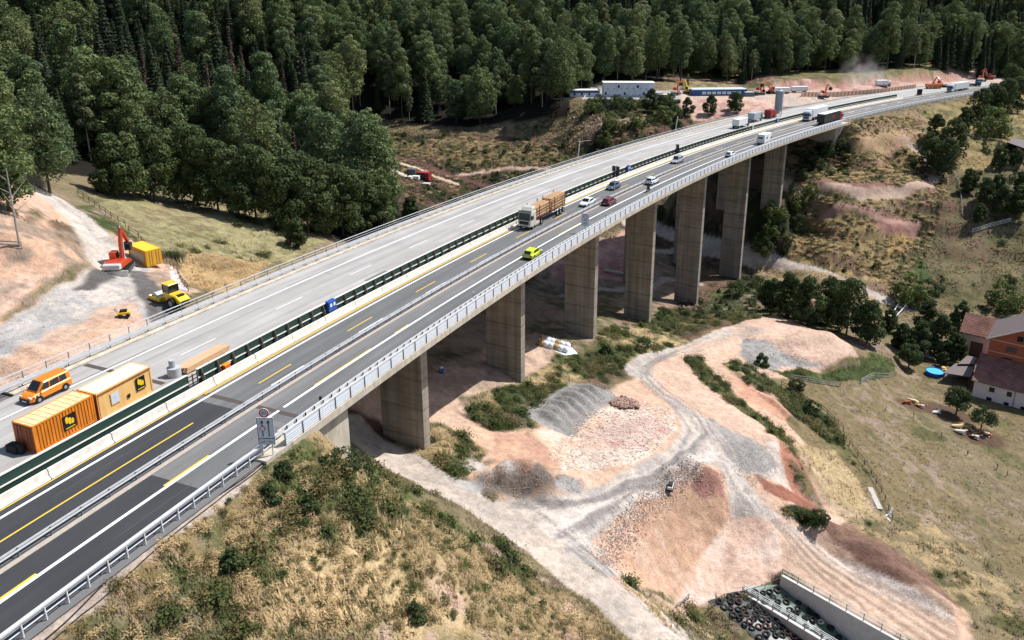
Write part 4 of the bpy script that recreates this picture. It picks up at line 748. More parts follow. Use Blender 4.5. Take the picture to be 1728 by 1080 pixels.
# single shrubs
SHR=[((585,800),'u0',.75,'dense round green shrub right of the bridge abutment'),((560,792),'u1',.6,'small leafy shrub against the foot of the abutment wall'),((478,800),'u2',.7,'climbing shrub at the end of the bridge railing'),((615,805),'u1',.8,'shrub beside the bend of the dirt track near the abutment'),
((455,840),'u2',.7,'shrub on the bank below the lane sign'),((520,860),'u2',.8,'green shrub in the middle of the foreground bank'),((390,955),'u2',.8,'small shrub on the bank beside the guard rail'),((700,1040),'u2',.7,'dark green shrub at the bottom edge of the foreground bank'),
((1084,590),'u0',.8,'round dark bush in the weeds in front of the third pier'),((1022,600),'u2',1.2,'small bush between the third pier and the dirt track'),((1374,885),'u1',1.1,'green bush below the orange earth bank'),((1675,230),'u3',3.0,'broad dense bush alone on the upper meadow'),((1690,520),'u3',2.2,'big round bush at the fence above the farmhouse'),
((1530,510),'u3',2.4,'wide dark bush at the end of the valley road'),((1565,508),'u0',1.8,'dark bush right of the widest bush by the valley road'),((500,418),'h2',.72,'single round green tree on the meadow beside the bridge railing'),((1285,615),'u2',1.3,'small pale bush next to the round earth platform'),((1240,500),'u0',1.3,'dark bush at the foot of the tallest pier'),
((1290,500),'u0',1.4,'dark bush between the tallest pier and the valley trees'),((1370,700),'u1',1.1,'shrub on the weedy bank above the curved fence'),((1340,660),'u1',1.1,'shrub at the upper end of the curved fence'),((1695,560),'u0',1.2,'shrub behind the roof of the farmhouse')]
for (p,k,sc,lb) in SHR:
    g_=gp(*p);nm='tree' if k[0]=='h' else 'bush';plant(k,nm,g_.x,g_.y,g_.z-.1,sc,rnd.uniform(0,6),lb,'tree' if nm=='tree' else 'bush')
TR=[((1300,525),'h2',1.0,'leftmost broadleaf tree of the valley row behind the earth platform'),((1330,535),'h1',1.05,'tree second from the left in the valley row behind the earth platform'),((1362,548),'h1',1.1,'dense tree in the middle of the valley row behind the platform'),((1395,548),'h0',.9,'tree left of the tallest tree of the valley row'),((1428,565),'h0',1.05,'tallest broad tree of the valley row above the open shed'),((1462,580),'h1',1.,'tree right of the open shed at the end of the valley row'),
((1350,520),'h2',.8,'tree behind the middle of the valley row'),((1410,530),'h1',.85,'tree behind the tallest tree of the valley row'),
((1520,590),'h2',.75,'tree left of the white garden frame'),((1500,560),'h2',.7,'small tree below the end of the valley road'),((1548,600),'h1',.8,'tree in the farm garden left of the pool'),((1585,600),'h1',.95,'big dark tree left of the red tiled barn'),((1560,565),'h1',.85,'tree at the top of the farm garden'),((1610,610),'h2',.8,'tree in front of the red tiled barn wall'),((1533,622),'f0',1.0,'garden tree with bare trunk left of the pool'),((1590,618),'h2',.42,'round garden tree behind the pool'),((1618,556),'h2',.8,'tree against the left edge of the barn roof'),
((1613,700),'f0',1.0,'larger of two round trees on the cow pasture'),((1655,726),'f1',1.0,'smaller spreading tree on the cow pasture'),
((1562,288),'h0',.95,'big tree at the left of the dark clump on the upper meadow'),((1592,300),'h0',1.,'big tree in the middle of the dark clump on the upper meadow'),((1605,270),'h0',1.05,'tree behind the clump at the meadow edge'),((1578,245),'h1',1.,'tree between the clump and the motorway slope'),((1625,220),'h2',1.0,'pointed small tree right of the dark clump'),
((1650,205),'h0',.95,'tree at the left of the row screening the end of the motorway'),((1672,200),'h0',1.,'tree second in the row screening the motorway'),((1692,197),'h0',1.1,'tall tree in the row right of the motorway end'),((1716,192),'h0',1.1,'tree at the right picture edge beside the motorway'),((1700,170),'h0',1.2,'tree hiding the far end of the motorway'),
((1684,285),'h2',.85,'low dark tree left of the wooden hut'),((1712,280),'h2',.7,'low tree in front of the wooden hut'),((1632,325),'h2',.9,'narrow tree above the wire fence on the right slope'),((1660,345),'h1',.8,'tree in the upper right thicket'),((1690,362),'h1',.85,'tree in the middle of the right thicket'),((1716,365),'h1',.9,'tree at the right edge of the thicket'),((1650,375),'h2',.7,'small tree at the bottom of the right thicket'),((1720,330),'h2',.9,'tree at the top of the right thicket'),((1680,335),'h2',.9,'bushy tree inside the right thicket')]
for (p,k,sc,lb) in TR:
    g_=gp(*p);plant(k,'broadleaf_tree',g_.x,g_.y,g_.z-.1,sc,rnd.uniform(0,6),lb,'tree')
for i,(px,py,k,sc) in enumerate([(185,334,'h1',1.3),(215,338,'b5',.8),(250,340,'h0',1.2),(290,345,'b2',.8),(325,350,'h0',1.3),(360,360,'h0',1.2),(395,368,'b5',.85),(425,376,'h0',1.3),(455,384,'b2',.8),(480,392,'h0',1.2),(515,398,'h0',1.3),(545,402,'b5',.8),(575,404,'h0',1.2),(610,398,'h0',1.3),(640,388,'h0',1.2),(655,385,'h0',.9),(690,375,'h2',.8),(620,375,'b2',.8),(590,385,'b5',.8)]):
    g_=gp(px,py);plant(k,'broadleaf_tree',g_.x,g_.y+3,hz(g_.x,g_.y+3)-.3,sc*rnd.uniform(.9,1.1),rnd.uniform(0,6),'low branched broadleaf tree at the edge of the wood along the meadow','tree','trees at the meadow edge of the wood')
for i in range(46):      # thicket in the valley behind the bridge
    X,Y=rnd.uniform(38,104),rnd.uniform(215,300);s,d=xy_sd([X],[Y])
    if d[0]>-23: continue
    plant(rnd.choice(['h0','h1','h2']),'thicket_tree',X,Y,hz(X,Y)-.2,rnd.uniform(.5,.85),rnd.uniform(0,6),'dark tree of the valley thicket seen between the piers behind the bridge','tree','trees of the thicket behind the bridge')
for (px,py) in ((1355,300),(1380,285),(1340,330),(1370,330),(1320,370),(1345,385),(1300,395),(1280,410),(1330,410),(1300,365),(1360,275),(1395,262),(1420,250),(1290,425),(1345,350)):
    g_=gp(px,py);plant(rnd.choice(['u0','u3']),'slope_bush',g_.x,g_.y,g_.z-.2,rnd.uniform(.9,1.6),rnd.uniform(0,6),'dark bush on the shaded slope below the last bridge span','bush','bushes on the slope under the last span')
for (px,py) in ((1010,178),(1040,182),(1062,186),(1085,180),(1110,182),(1130,180),(1000,190),(1030,215),(1055,218),(1075,214),(1095,210),(1118,205),(1140,200),(1020,240)):
    g_=gp(px,py);plant(rnd.choice(['u0','u3']),'slope_bush',g_.x,g_.y,g_.z-.2,rnd.uniform(.9,1.7),rnd.uniform(0,6),'green bush on the slope below the white site office','bush','bushes on the slope below the site office')
for (px,py,h_) in ((1090,133,.6),(1112,128,.85),(1136,135,.7),(1160,150,.35)):
    g_=gp(px,py);plant('y0','young_birch',g_.x,g_.y,g_.z-.1,h_,rnd.uniform(0,6),'young pale tree at the wood edge behind the site office','tree','young trees behind the site office')
for (x_,y_,k,sc) in ((-72,108,'b5',.8),(-80,108,'b2',.8),(-76,102,'b5',.8),(-78,118,'b0',.8),(-84,138,'b4',.85)):
    plant(k,'broadleaf_tree',x_,y_,hz(x_,y_)-.1,sc,rnd.uniform(0,6),'broadleaf tree on top of the orange bank at the left edge','tree','trees on top of the orange bank')
e=empty('bare_tree',gp(33,415),0,'tall bare grey tree trunk at the left edge of the orange bank','tree')
B=MB();B.cyl((0,0,-.5),(.15,0,6),.16,.12,7);B.cyl((.15,0,6),(.2,.1,10.5),.12,.04,6)
for a,z,L in ((.3,4.5,2.2),(2.6,5.5,2.),(1.2,6.5,2.5),(4.,7.2,1.8),(.2,8.,1.9),(3.,8.8,1.3),(5.,5.,1.4)): B.cyl((.12,0,z),(.12+math.cos(a)*L,math.sin(a)*L,z+L*.8),.05,.015,5)
B.build('trunk',BARKP,e)
# ------------------------------------------------------------------ rails, screens, barriers along the road
def root(name,s,d,label,cat,group=None,dz=0.): return empty(name,rp(s,d,dz),0,label,cat,group)
def kid(B,name,m,e,**k): return under(B.build(name,m,None,**k),e)
wood=mat('timber',lin(150,122,92),.85,var=.2,scale=4);woodl=mat('new_timber',lin(206,168,130),.8,var=.12,scale=3);woodd=mat('weathered_timber',lin(98,86,74),.9,var=.2,scale=3)
greenp=mat('green_screen_panel',lin(36,62,54),.6,var=.18,scale=.7);whitep=mat('white_rail',lin(226,222,212),.6,var=.06)
noisep=bpy.data.materials.new('clear_screen');noisep.use_nodes=True;n,l=nodes(noisep);p=n['Principled BSDF'];p.inputs['Base Color'].default_value=(*lin(208,214,223),1);p.inputs['Roughness'].default_value=.5
def fr(a,b,st): 
    v=list(np.arange(a,b,st));return v+[b]
# middle steel guard rail
e=root('median_guard_rail',60,5.25,'long steel double guard rail between the two open lanes','guard rail')
kid(MB().sweep([(5.04,.6),(5.06,.74),(5.12,.74),(5.12,.58),(5.06,.56)],fr(-90,395,4)),'rail',steel,e);kid(MB().sweep([(5.36,.6),(5.36,.7),(5.4,.7),(5.42,.6),(5.38,.56)],fr(-90,395,4)),'rail',steel,e)
B=MB();[B.bar(rp(s,5.23,0),rp(s,5.23,.74),.1) for s in np.arange(-40,200,2.5)];o=kid(B,'post',steeld,e);o['kind']='stuff'
B=MB();B.sweep([(5.3,.03),(5.3,.07),(5.75,.07),(5.75,.03)],fr(-90,395,5));kid(B,'kerb',mat('kerb_concrete',lin(172,160,148),.85),e)
# concrete temporary barrier in segments
grp='concrete barrier segments along the median'
sec=[(-1.72,.0),(-1.72,.1),(-1.5,.3),(-1.44,.85),(-1.24,.85),(-1.18,.3),(-.98,.1),(-.98,0)]
k=0;s=-62.
while s<330:
    L=5.9;o=MB().sweep([(d,z+.02) for d,z in sec],[s,s+2,s+4,s+L]).build('concrete_barrier',concw,bevel=0)
    tag(o,'white concrete barrier segment in the row beside the green screen','barrier',grp);s+=6.;k+=1
# green screen: plain part before the bridge and far end
def screen(s0,s1,d,label,braces=True,zt=2.0,zb=.15,st=1.0,base=0):
    e=root('green_screen_fence',(s0+s1)/2,d,label,'screen fence')
    kid(MB().sweep([(d-.03,zb),(d-.03,zt),(d+.03,zt),(d+.03,zb)],fr(s0,s1,3)),'panel',greenp,e)
    kid(MB().sweep([(d-.1,zt),(d-.1,zt+.09),(d+.1,zt+.09),(d+.1,zt)],fr(s0,s1,3)),'top_rail',whitep,e)
    zm=(zt+zb)/2
    kid(MB().sweep([(d+.04,zm),(d+.04,zm+.1),(d+.12,zm+.1),(d+.12,zm)],fr(s0,s1,3)),'middle_rail',whitep,e)
    if braces:
        for q in np.arange(s0+.5,min(s1,s0+.5+98*2.15),2.15):
            B=MB();B.bar(rp(q,d+.16,0),rp(q,d+.16,zt),.14,.12);B.bar(rp(q,d+.16,zt*.97),rp(q+.1,d+.62,.05),.1,.08);kid(B,'brace',woodd,e)
    return e
screen(-62,-4.6,-1.98,'plain green screen fence with white rails beside the orange containers',False,2.0)
screen(-3.2,205,-2.15,'long green screen fence with timber braces on the bridge median')
screen(205.5,330,-2.0,'far end of the green screen fence beyond the white lorry',False)
# black striped frame closing the gap
e=root('site_gate_frame',-3.9,-2.,'small dark slatted gate frame in the gap of the green screen','gate');B=MB()
for z in (.5,.9,1.3,1.7): B.bar(rp(-4.5,-2,z),rp(-3.3,-2,z),.1,.06)
kid(B,'slat',mat('dark_metal',lin(48,46,46),.5,.4),e);B=MB();[B.bar(rp(q,-2,0),rp(q,-2,1.9),.1) for q in (-4.5,-3.9,-3.3)];kid(B,'post',woodd,e)
# left railing and guard rail
e=root('bridge_railing',60,-19.2,'long grey handrail along the outer edge of the pale carriageway','railing')
for z,w_ in ((1.15,.09),(.75,.045),(.4,.045)): kid(MB().sweep([(-19.25,z),(-19.25,z+w_),(-19.25+w_,z+w_),(-19.25+w_,z)],fr(-60,290,4)),'rail',steel,e)
for s in np.arange(-34,214,2.5): kid(MB().bar(rp(s,-19.2,.1),rp(s,-19.2,1.15),.07),'post',steeld,e)
e=root('outer_guard_rail',60,-17.9,'steel guard rail with angled brackets beside the pale carriageway','guard rail')
kid(MB().sweep([(-17.75,.5),(-17.7,.8),(-17.82,.8),(-17.85,.5)],fr(-60,250,4)),'rail',steel,e);kid(MB().sweep([(-18.15,.62),(-18.15,.8),(-18.25,.8),(-18.25,.62)],fr(-60,250,4)),'rail',steel,e)
for s in np.arange(-30,215,2.5):
    B=MB();B.bar(rp(s,-18.0,.1),rp(s,-17.95,.75),.1);B.bar(rp(s,-18.2,.68),rp(s+.3,-17.8,.5),.06);kid(B,'bracket',steeld,e)
# right side: bridge parapet with clear panels
e=root('parapet_screen',100,12.85,'long parapet of pale translucent panels on the right edge of the bridge','railing')
S_=[-8.8+2.45*i for i in range(100)]
q=MB().sweep([(0,0)]*4,fr(-8.8,240,2.45),True,lambda s:[(12.86+wd(s),.24),(12.86+wd(s),1.38),(12.9+wd(s),1.38),(12.9+wd(s),.24)]);kid(q,'panel',noisep,e)
for z in (.3,.52,.74,.96,1.33): kid(MB().sweep([(0,0)]*4,fr(-8.8,240,4.9),True,lambda s,z=z:[(12.82+wd(s),z),(12.82+wd(s),z+.03),(12.93+wd(s),z+.03),(12.93+wd(s),z)]),'rail',steel,e)
kid(MB().sweep([(0,0)]*4,fr(-8.8,240,4.9),True,lambda s:[(12.74+wd(s),1.38),(12.74+wd(s),1.46),(12.92+wd(s),1.46),(12.92+wd(s),1.38)]),'handrail',steel,e)
for s in S_: kid(MB().bar(rp(s,12.95+wd(s),.0),rp(s,12.93+wd(s),1.4),.07,.1),'post',steeld,e)
e=root('bridge_guard_rail',100,11.6,'steel guard rail with dark post caps inside the right parapet','guard rail')
kid(MB().sweep([(11.45,.5),(11.4,.85),(11.55,.86),(11.6,.5)],fr(-8,250,4)),'rail',steel,e)
for s in np.arange(-7,120,1.33)[:98]: B=MB();B.bar(rp(s,11.7,.15),rp(s,11.7,.92),.11);kid(B,'post',blackm,e)
# right side: rail before the bridge
e=root('roadside_railing',-30,12.05,'silver guard rail and handrail on posts along the near right road edge','railing')
kid(MB().sweep([(11.95,1.02),(11.95,1.14),(12.18,1.14),(12.18,1.02)],fr(-70,-8.8,3)),'handrail',steel,e)
for z in (.82,.45): kid(MB().sweep([(12.02,z),(12.02,z+.05),(12.1,z+.05),(12.1,z)],fr(-70,-8.8,3)),'rail',steel,e)
kid(MB().sweep([(11.55,.42),(11.48,.78),(11.6,.8),(11.66,.42)],fr(-70,-7.5,3)),'guard_beam',steel,e)
for s in np.arange(-62,-8.4,1.55):kid(MB().bar(rp(s,12.14,-.25),rp(s,12.12,1.04),.1,.06),'post',steel,e)
for s in np.arange(-60,-8.4,3.1):kid(MB().bar(rp(s,11.72,0),rp(s,11.7,.7),.1,.06),'guard_post',steeld,e)
# far rails
e=root('far_guard_rail',300,12.1,'thin guard rail along the curve of the motorway beyond the bridge','guard rail')
kid(MB().sweep([(12.1,.5),(12.1,.8),(12.2,.8),(12.2,.5)],fr(251,400,5)),'rail',steel,e)
for s in np.arange(251,400,4.): kid(MB().bar(rp(s,12.2,0),rp(s,12.2,.7),.1),'post',steeld,e)
# cables
pts=[(s,12.6+.45*math.sin(s*.35)+.3*math.sin(s*.11)) for s in np.arange(-60,-8,.8)]
B=MB();B.tube([(lambda p:(p[0],p[1],hz(p[0],p[1])+.07))(rp(s,d)) for s,d in pts],.05,5);tag(B.build('cable',blackm),'black cable lying along the foot of the near guard rail','cable')
B=MB();B.tube([(lambda p:(p[0],p[1],hz(p[0],p[1])+.07))(rp(s,d+.25+.75*max(0,math.sin((s+30)*.22)))) for s,d in pts],.04,5);tag(B.build('cable',blackm),'second black cable swinging out onto the gravel strip','cable')
# white site pipes beside the deck
for i,(px,p0,p1) in enumerate(((987,265,228),(1147,218,184))):
    s,d=sdp(px,p0,1.2);e=root('measuring_mast',s,-19.9,['pair of white poles behind the left railing near the middle of the bridge','pair of white poles behind the left railing below the blue site building'][i],'mast')
    for o_ in (0,.9):
        b=rp(s+o_*.6,-20.0-o_*.5,-.4);kid(MB().cyl(b,b+Vector((.5,0,5.4)),.07,.07,6),'pole',whitep,e)
    if i==0: b=rp(s+.5,-20.4,4.8);kid(MB().bar(b,b+Vector((3.4,.3,.35)),.08),'arm',whitep,e)
# ------------------------------------------------------------------ vehicles and machines
glassd=mat('dark_glass',lin(24,28,34),.08,var=.05,spec=.8);tyre=mat('tyre',lin(28,28,29),.85,var=.1,scale=8);rim=mat('alloy_rim',lin(170,172,176),.35,.5);plast=mat('black_plastic',lin(34,34,36),.55,var=.08)
lampw=mat('headlamp_glass',lin(225,228,232),.1,spec=.8,var=.03);lampr=mat('tail_lamp',lin(150,20,18),.25,spec=.6,var=.03);platem=mat('licence_plate',lin(232,232,228),.5,var=.03)
def paint(name,c,**k): return mat(name,lin(*c),.32,k.pop('metal',.1),var=.04,scale=1.,coat=.6,**k)
def rring(x,w,z0,z1,rb=.1,rt=.14):
    "rounded cross section in the y,z plane"
    return [Vector((x,y,z)) for y,z in ((-w+rb,z0),(w-rb,z0),(w,z0+rb),(w,z1-rt),(w-rt,z1),(-w+rt,z1),(-w,z1-rt),(-w,z0+rb))]
def wheel(e,x,y,r,w=.22,nm='wheel'):
    B=MB();B.cyl((x,y-w/2,r),(x,y+w/2,r),r,n=18);wh=B.build(nm,plast,e)
    o=MB();k=18
    rr=[(r,-w*.5+.03),(r*1.0,w*.5-.03),(r*.93,w*.5+.01),(r*.64,w*.5+.01),(r*.64,-w*.5-.01),(r*.93,-w*.5-.01)]
    vs=[Vector((x+a*math.cos(t),y+b,r+a*math.sin(t))) for t in np.linspace(0,2*math.pi,k,endpoint=False) for a,b in rr];n=len(rr)
    o.add(vs,[(i*n+j,i*n+(j+1)%n,((i+1)%k)*n+(j+1)%n,((i+1)%k)*n+j) for i in range(k) for j in range(n)]);o.build('tyre',tyre,wh,smooth=False)
    s=1 if y>0 else -1;B=MB();B.cyl((x,y+s*(w/2-.05),r),(x,y+s*(w/2+.015),r),r*.62,r*.5,n=12);B.build('rim',rim,wh);return wh
def car(label,colname,colr,cat='car',L=4.4,W_=1.8,H_=1.47,style='hatch',name='car'):
    e=empty(name,(0,0,0),0,label,cat);pm_=paint(colname,colr);w=W_/2;zb=.24
    hood=.92 if style!='van' else 1.1;sh=H_*.62
    fx=L/2
    # lower body: front at +x
    st=[(-fx,.80*w,zb+.14,sh*.82),(-fx+.12,.95*w,zb+.05,sh*.96),(-fx+.6,w,zb,sh),(0,w,zb,sh*.99),(fx-1.25,w,zb,hood*.98),(fx-.55,.97*w,zb,hood*.9),(fx-.15,.86*w,zb+.03,hood*.72),(fx,.7*w,zb+.12,hood*.58)]
    if style=='van': st=[(-fx,.93*w,zb+.1,1.02),(-fx+.08,w,zb,1.05),(0,w,zb,1.05),(fx-1.15,w,zb,1.02),(fx-.4,.95*w,zb,.92),(fx-.08,.84*w,zb+.05,.78),(fx,.7*w,zb+.12,.66)]
    B=MB();B.loft([rring(x_,ww,a,b,.1,.12) for x_,ww,a,b in st]);body=B.build('body',pm_,e,smooth=False,bevel=.03)
    # greenhouse
    t=H_
    if style=='sedan': gs=[(-fx+.55,.62*w,sh*.97,sh+.02),(-fx+1.15,.74*w,sh*.97,t-.08),(-.35,.76*w,sh*.95,t),(.35,.75*w,sh*.95,t-.03),(1.15,.8*w,sh*.9,sh*.97)]
    elif style=='van': gs=[(-fx+.05,.84*w,1.0,1.25),(-fx+.16,.84*w,1.0,t-.03),(0,.86*w,1.0,t),(.55,.84*w,1.0,t-.03),(1.35,.86*w,1.,1.06)]
    elif style=='suv': gs=[(-fx+.12,.74*w,sh*.95,sh+.1),(-fx+.42,.78*w,sh*.95,t-.06),(-.3,.8*w,sh*.95,t),(.3,.78*w,sh*.95,t-.03),(1.05,.82*w,sh*.92,sh*1.0)]
    else: gs=[(-fx+.14,.7*w,sh*.95,sh+.08),(-fx+.6,.74*w,sh*.95,t-.08),(-.3,.77*w,sh*.95,t),(.3,.75*w,sh*.95,t-.03),(1.12,.8*w,sh*.9,sh*.99)]
    B=MB();B.loft([rring(a,b,c,max(d,c+.05),.02,.1) for a,b,c,d in gs]);B.build('cabin',pm_,e,bevel=.02)
    zt=t-.13;zl=sh+.03 if style!='van' else 1.08;x0=gs[-2][0];x1=gs[-1][0]
    # glass
    B=MB();wf=.62*w;B.add([(x1-.1,-.72*w,zl+.03),(x1-.1,.72*w,zl+.03),(x0+.1,wf,t-.05),(x0+.1,-wf,t-.05)],[(0,1,2,3)]);B.add([(x1-.1,-.72*w,zl-.0),(x1-.1,.72*w,zl-.0),(x0+.1,wf,t-.08),(x0+.1,-wf,t-.08)],[(0,1,2,3)]);g=B.build('windscreen',glassd,e);g.location=(.05,0,.03)
    for sgn in (-1,1):
        ys=sgn*(.80*w if style!='van' else .872*w)
        def pane(xa,xb,xc,xd,nm):
            B=MB();d_=.018*sgn;B.add([(xa,ys+d_,zl),(xb,ys+d_,zl),(xc,ys-sgn*.035+d_,zt),(xd,ys-sgn*.035+d_,zt)],[(0,1,2,3)]);B.add([(xa,ys-d_,zl),(xb,ys-d_,zl),(xc,ys-sgn*.035-d_,zt),(xd,ys-sgn*.035-d_,zt)],[(0,1,2,3)]);B.build(nm,glassd,e)
        pane(.12,x1-.22,x0+.02,.1,'side_window');pane(-fx+1.2 if style!='van' else -.95,.02,.0,-fx+1.25 if style!='van' else -.93,'side_window')
        if style in('van','suv'): pane(-fx+.45,-fx+1.15 if style!='van' else -1.02,-fx+1.18 if style!='van' else -1.03,-fx+.55,'side_window')
        B=MB();B.box(x1-.42,x1-.26,sgn*w*.98,sgn*(w+.17),zl-.02,zl+.13);B.build('mirror',pm_,e,bevel=.02)
        B=MB();B.box(fx-.33,fx-.09,sgn*.5*w,sgn*.86*w,hood*.62,hood*.76);B.build('headlight',lampw,e)
        B=MB();B.box(-fx-.012,-fx+.1,sgn*.6*w,sgn*.88*w,sh*.68,sh*.88);B.build('tail_light',lampr,e)
        B=MB();B.box(.1,.25,sgn*(w+.002),sgn*(w+.02),sh*.75,sh*.78);B.build('door_handle',plast,e)
        for xx in (-fx+.82,fx-.86):
            wheel(e,xx,sgn*(w-.1),.33);B=MB();B.cyl((xx,sgn*(w-.12),.36),(xx,sgn*(w+.004),.36),.4,n=18);B.build('wheel_arch',plast,e)
        B=MB();B.box(-fx+.3,fx-.4,sgn*(w-.02),sgn*(w+.012),zb,zb+.14);B.build('sill_trim',plast,e)
    rb=gs[0][0];rt=gs[1][0];B=MB()
    for o_ in (.03,.0): B.add([(rb-o_+.0,-.6*w,zl+.04),(rb-o_,.6*w,zl+.04),(rt-.08-o_,.56*w,t-.13),(rt-.08-o_,-.56*w,t-.13)],[(0,1,2,3)])
    g=B.build('rear_window',glassd,e);g.location=(-.03,0,.02)
    B=MB();B.box(fx-.14,fx+.025,-.74*w,.74*w,zb+.02,zb+(.42 if style=='van' else .26));B.build('front_bumper',plast,e,bevel=.03);B=MB();B.box(-fx-.03,-fx+.1,-.8*w,.8*w,zb+.02,zb+.22);B.build('rear_bumper',plast,e,bevel=.03)
    B=MB();B.box(fx+.028,fx+.04,-.26,.26,zb+.12,zb+.23);B.build('number_plate',platem,e);B=MB();B.box(-fx-.045,-fx-.033,-.26,.26,sh*.55,sh*.66);B.build('number_plate',platem,e)
    return e
def on_road(e,s,d,fwd=False,dz=.03):
    p=rp(s,d,dz);h=rh(s);e.location=p;a=math.pi/2-h;e.rotation_euler=(0,0,a if fwd else a+math.pi);return e
def place(lbl,cn,cc,px,py,fwd,dd=None,**k):
    s,d=sdp(px,py,.3);e=car(lbl,cn,cc,**k);return on_road(e,s,dd if dd is not None else d,fwd)
e=place('orange utility van parked on the pale carriageway beside the outer rail','orange_paint',(236,136,28),78,662,False,cat='van',L=4.45,W_=1.82,H_=1.84,style='van',name='utility_van');VAN=e
# red-white reflective stripes on the van nose
for sg in (-1,1):
    for j in range(4):
        B=MB();B.box(1.35+j*.17,1.43+j*.17,sg*.915,sg*.93,.72-.02*j,.94-.03*j);B.build('warning_stripe',[platem,lampr][j%2],e)
place('bright yellow-green hatchback driving away in the right lane','lime_paint',(206,222,40),903,431,True,9.6,L=4.1,style='hatch')
place('white saloon coming towards the camera behind the timber lorry','white_paint',(228,230,232),995,344,False,3.3,L=4.7,H_=1.43,style='sedan')
place('dark red hatchback driving away beside the middle guard rail','dark_red_paint',(112,22,34),1035,343,True,6.6,L=4.4,style='hatch')
place('grey-blue compact car coming towards the camera in the left lane','blue_grey_paint',(78,92,112),1032,316,False,1.6,L=4.4,style='hatch',H_=1.5)
place('white sport utility car driving away left of the motorcycle','white_paint',(228,230,232),1104,308,True,6.6,L=4.6,H_=1.62,style='suv')
place('silver sport utility car coming towards the camera below the tall black sign','silver_paint',(168,172,176),1137,272,False,1.7,L=4.8,H_=1.75,W_=1.9,style='suv')
place('small white hatchback driving away behind the camper van','white_paint',(228,230,232),1231,262,True,9.6,L=4.2,style='hatch')
# motorcycle with rider
s,d=sdp(1099,322,.3);e=on_road(empty('motorcycle',(0,0,0),0,'black motorcycle with its rider near the right lane line','motorcycle'),s,9.0,True)
wheel(e,.72,.0,.32,.12);wheel(e,-.72,.0,.32,.16)
B=MB();B.loft([rring(-.75,.1,.72,.86,.03,.03),rring(-.3,.16,.45,.82,.05,.05),rring(.15,.18,.42,.98,.05,.07),rring(.5,.15,.5,1.0,.05,.05),rring(.66,.08,.7,.95,.02,.02)]);B.build('body',mat('black_paint',lin(22,22,24),.35,coat=.4),e)
B=MB();B.bar((.45,-.38,1.05),(.45,.38,1.05),.04);B.bar((.72,-.08,.32),(.45,-.08,1.05),.05);B.bar((.72,.08,.32),(.45,.08,1.05),.05);B.build('handlebar',steeld,e);B=MB();B.box(-.75,-.7,-.06,.06,.75,.82);B.build('tail_light',lampr,e)
suit=mat('dark_clothing',lin(30,31,34),.85)
def figure(e,joints,edges,m,name='person',label=None,cat=None):
    import bmesh
    me=bpy.data.meshes.new(name);me.from_pydata([j[0] for j in joints],edges and edges,[]);o=bpy.data.objects.new(name,me);COL.objects.link(o)
    md=o.modifiers.new('skin','SKIN');sb=o.modifiers.new('sub','SUBSURF');sb.levels=1;sb.render_levels=1
    for i,j in enumerate(joints): me.skin_vertices[0].data[i].radius=(j[1],j[1]*(j[2] if len(j)>2 else 1))
    me.skin_vertices[0].data[0].use_root=True;me.materials.append(m);return o
def skin_obj(name,joints,edges,m):
    me=bpy.data.meshes.new(name);me.from_pydata([j[0] for j in joints],edges,[]);o=bpy.data.objects.new(name,me);COL.objects.link(o)
    o.modifiers.new('skin','SKIN');sb=o.modifiers.new('sub','SUBSURF');sb.levels=1;sb.render_levels=1
    if not me.skin_vertices: me.attributes
    for i,j in enumerate(joints):
        sv=me.skin_vertices[0].data[i];sv.radius=(j[1],j[2] if len(j)>2 else j[1]);sv.use_root=(i==0)
    me.materials.append(m);return o
RIDER=([((-.22,0,.92),.17),((-.12,0,1.2),.17),((0,0,1.42),.16),((.06,0,1.52),.07),((.1,0,1.66),.12),((0,.2,1.4),.07),((.2,.3,1.2),.05),((.42,.3,1.08),.04),((0,-.2,1.4),.07),((.2,-.3,1.2),.05),((.42,-.3,1.08),.04),
 ((-.2,.14,.88),.11),((.16,.22,.8),.08),((-.05,.2,.42),.06),((.12,.2,.36),.045),((-.2,-.14,.88),.11),((.16,-.22,.8),.08),((-.05,-.2,.42),.06),((.12,-.2,.36),.045)],
 [(0,1),(1,2),(2,3),(3,4),(2,5),(5,6),(6,7),(2,8),(8,9),(9,10),(0,11),(11,12),(12,13),(13,14),(0,15),(15,16),(16,17),(17,18)])
o=skin_obj('person',*RIDER,suit);o.location=e.location;o.rotation_euler=e.rotation_euler;tag(o,'motorcyclist in black gear and dark helmet leaning forward on the motorcycle','person')
B=MB();B.cyl((.1,0,1.62),(.1,0,1.8),.15,.13,10);B.cyl((.1,0,1.8),(.1,0,1.86),.13,.06,10);B.build('helmet',mat('black_paint',lin(22,22,24),.35),o)
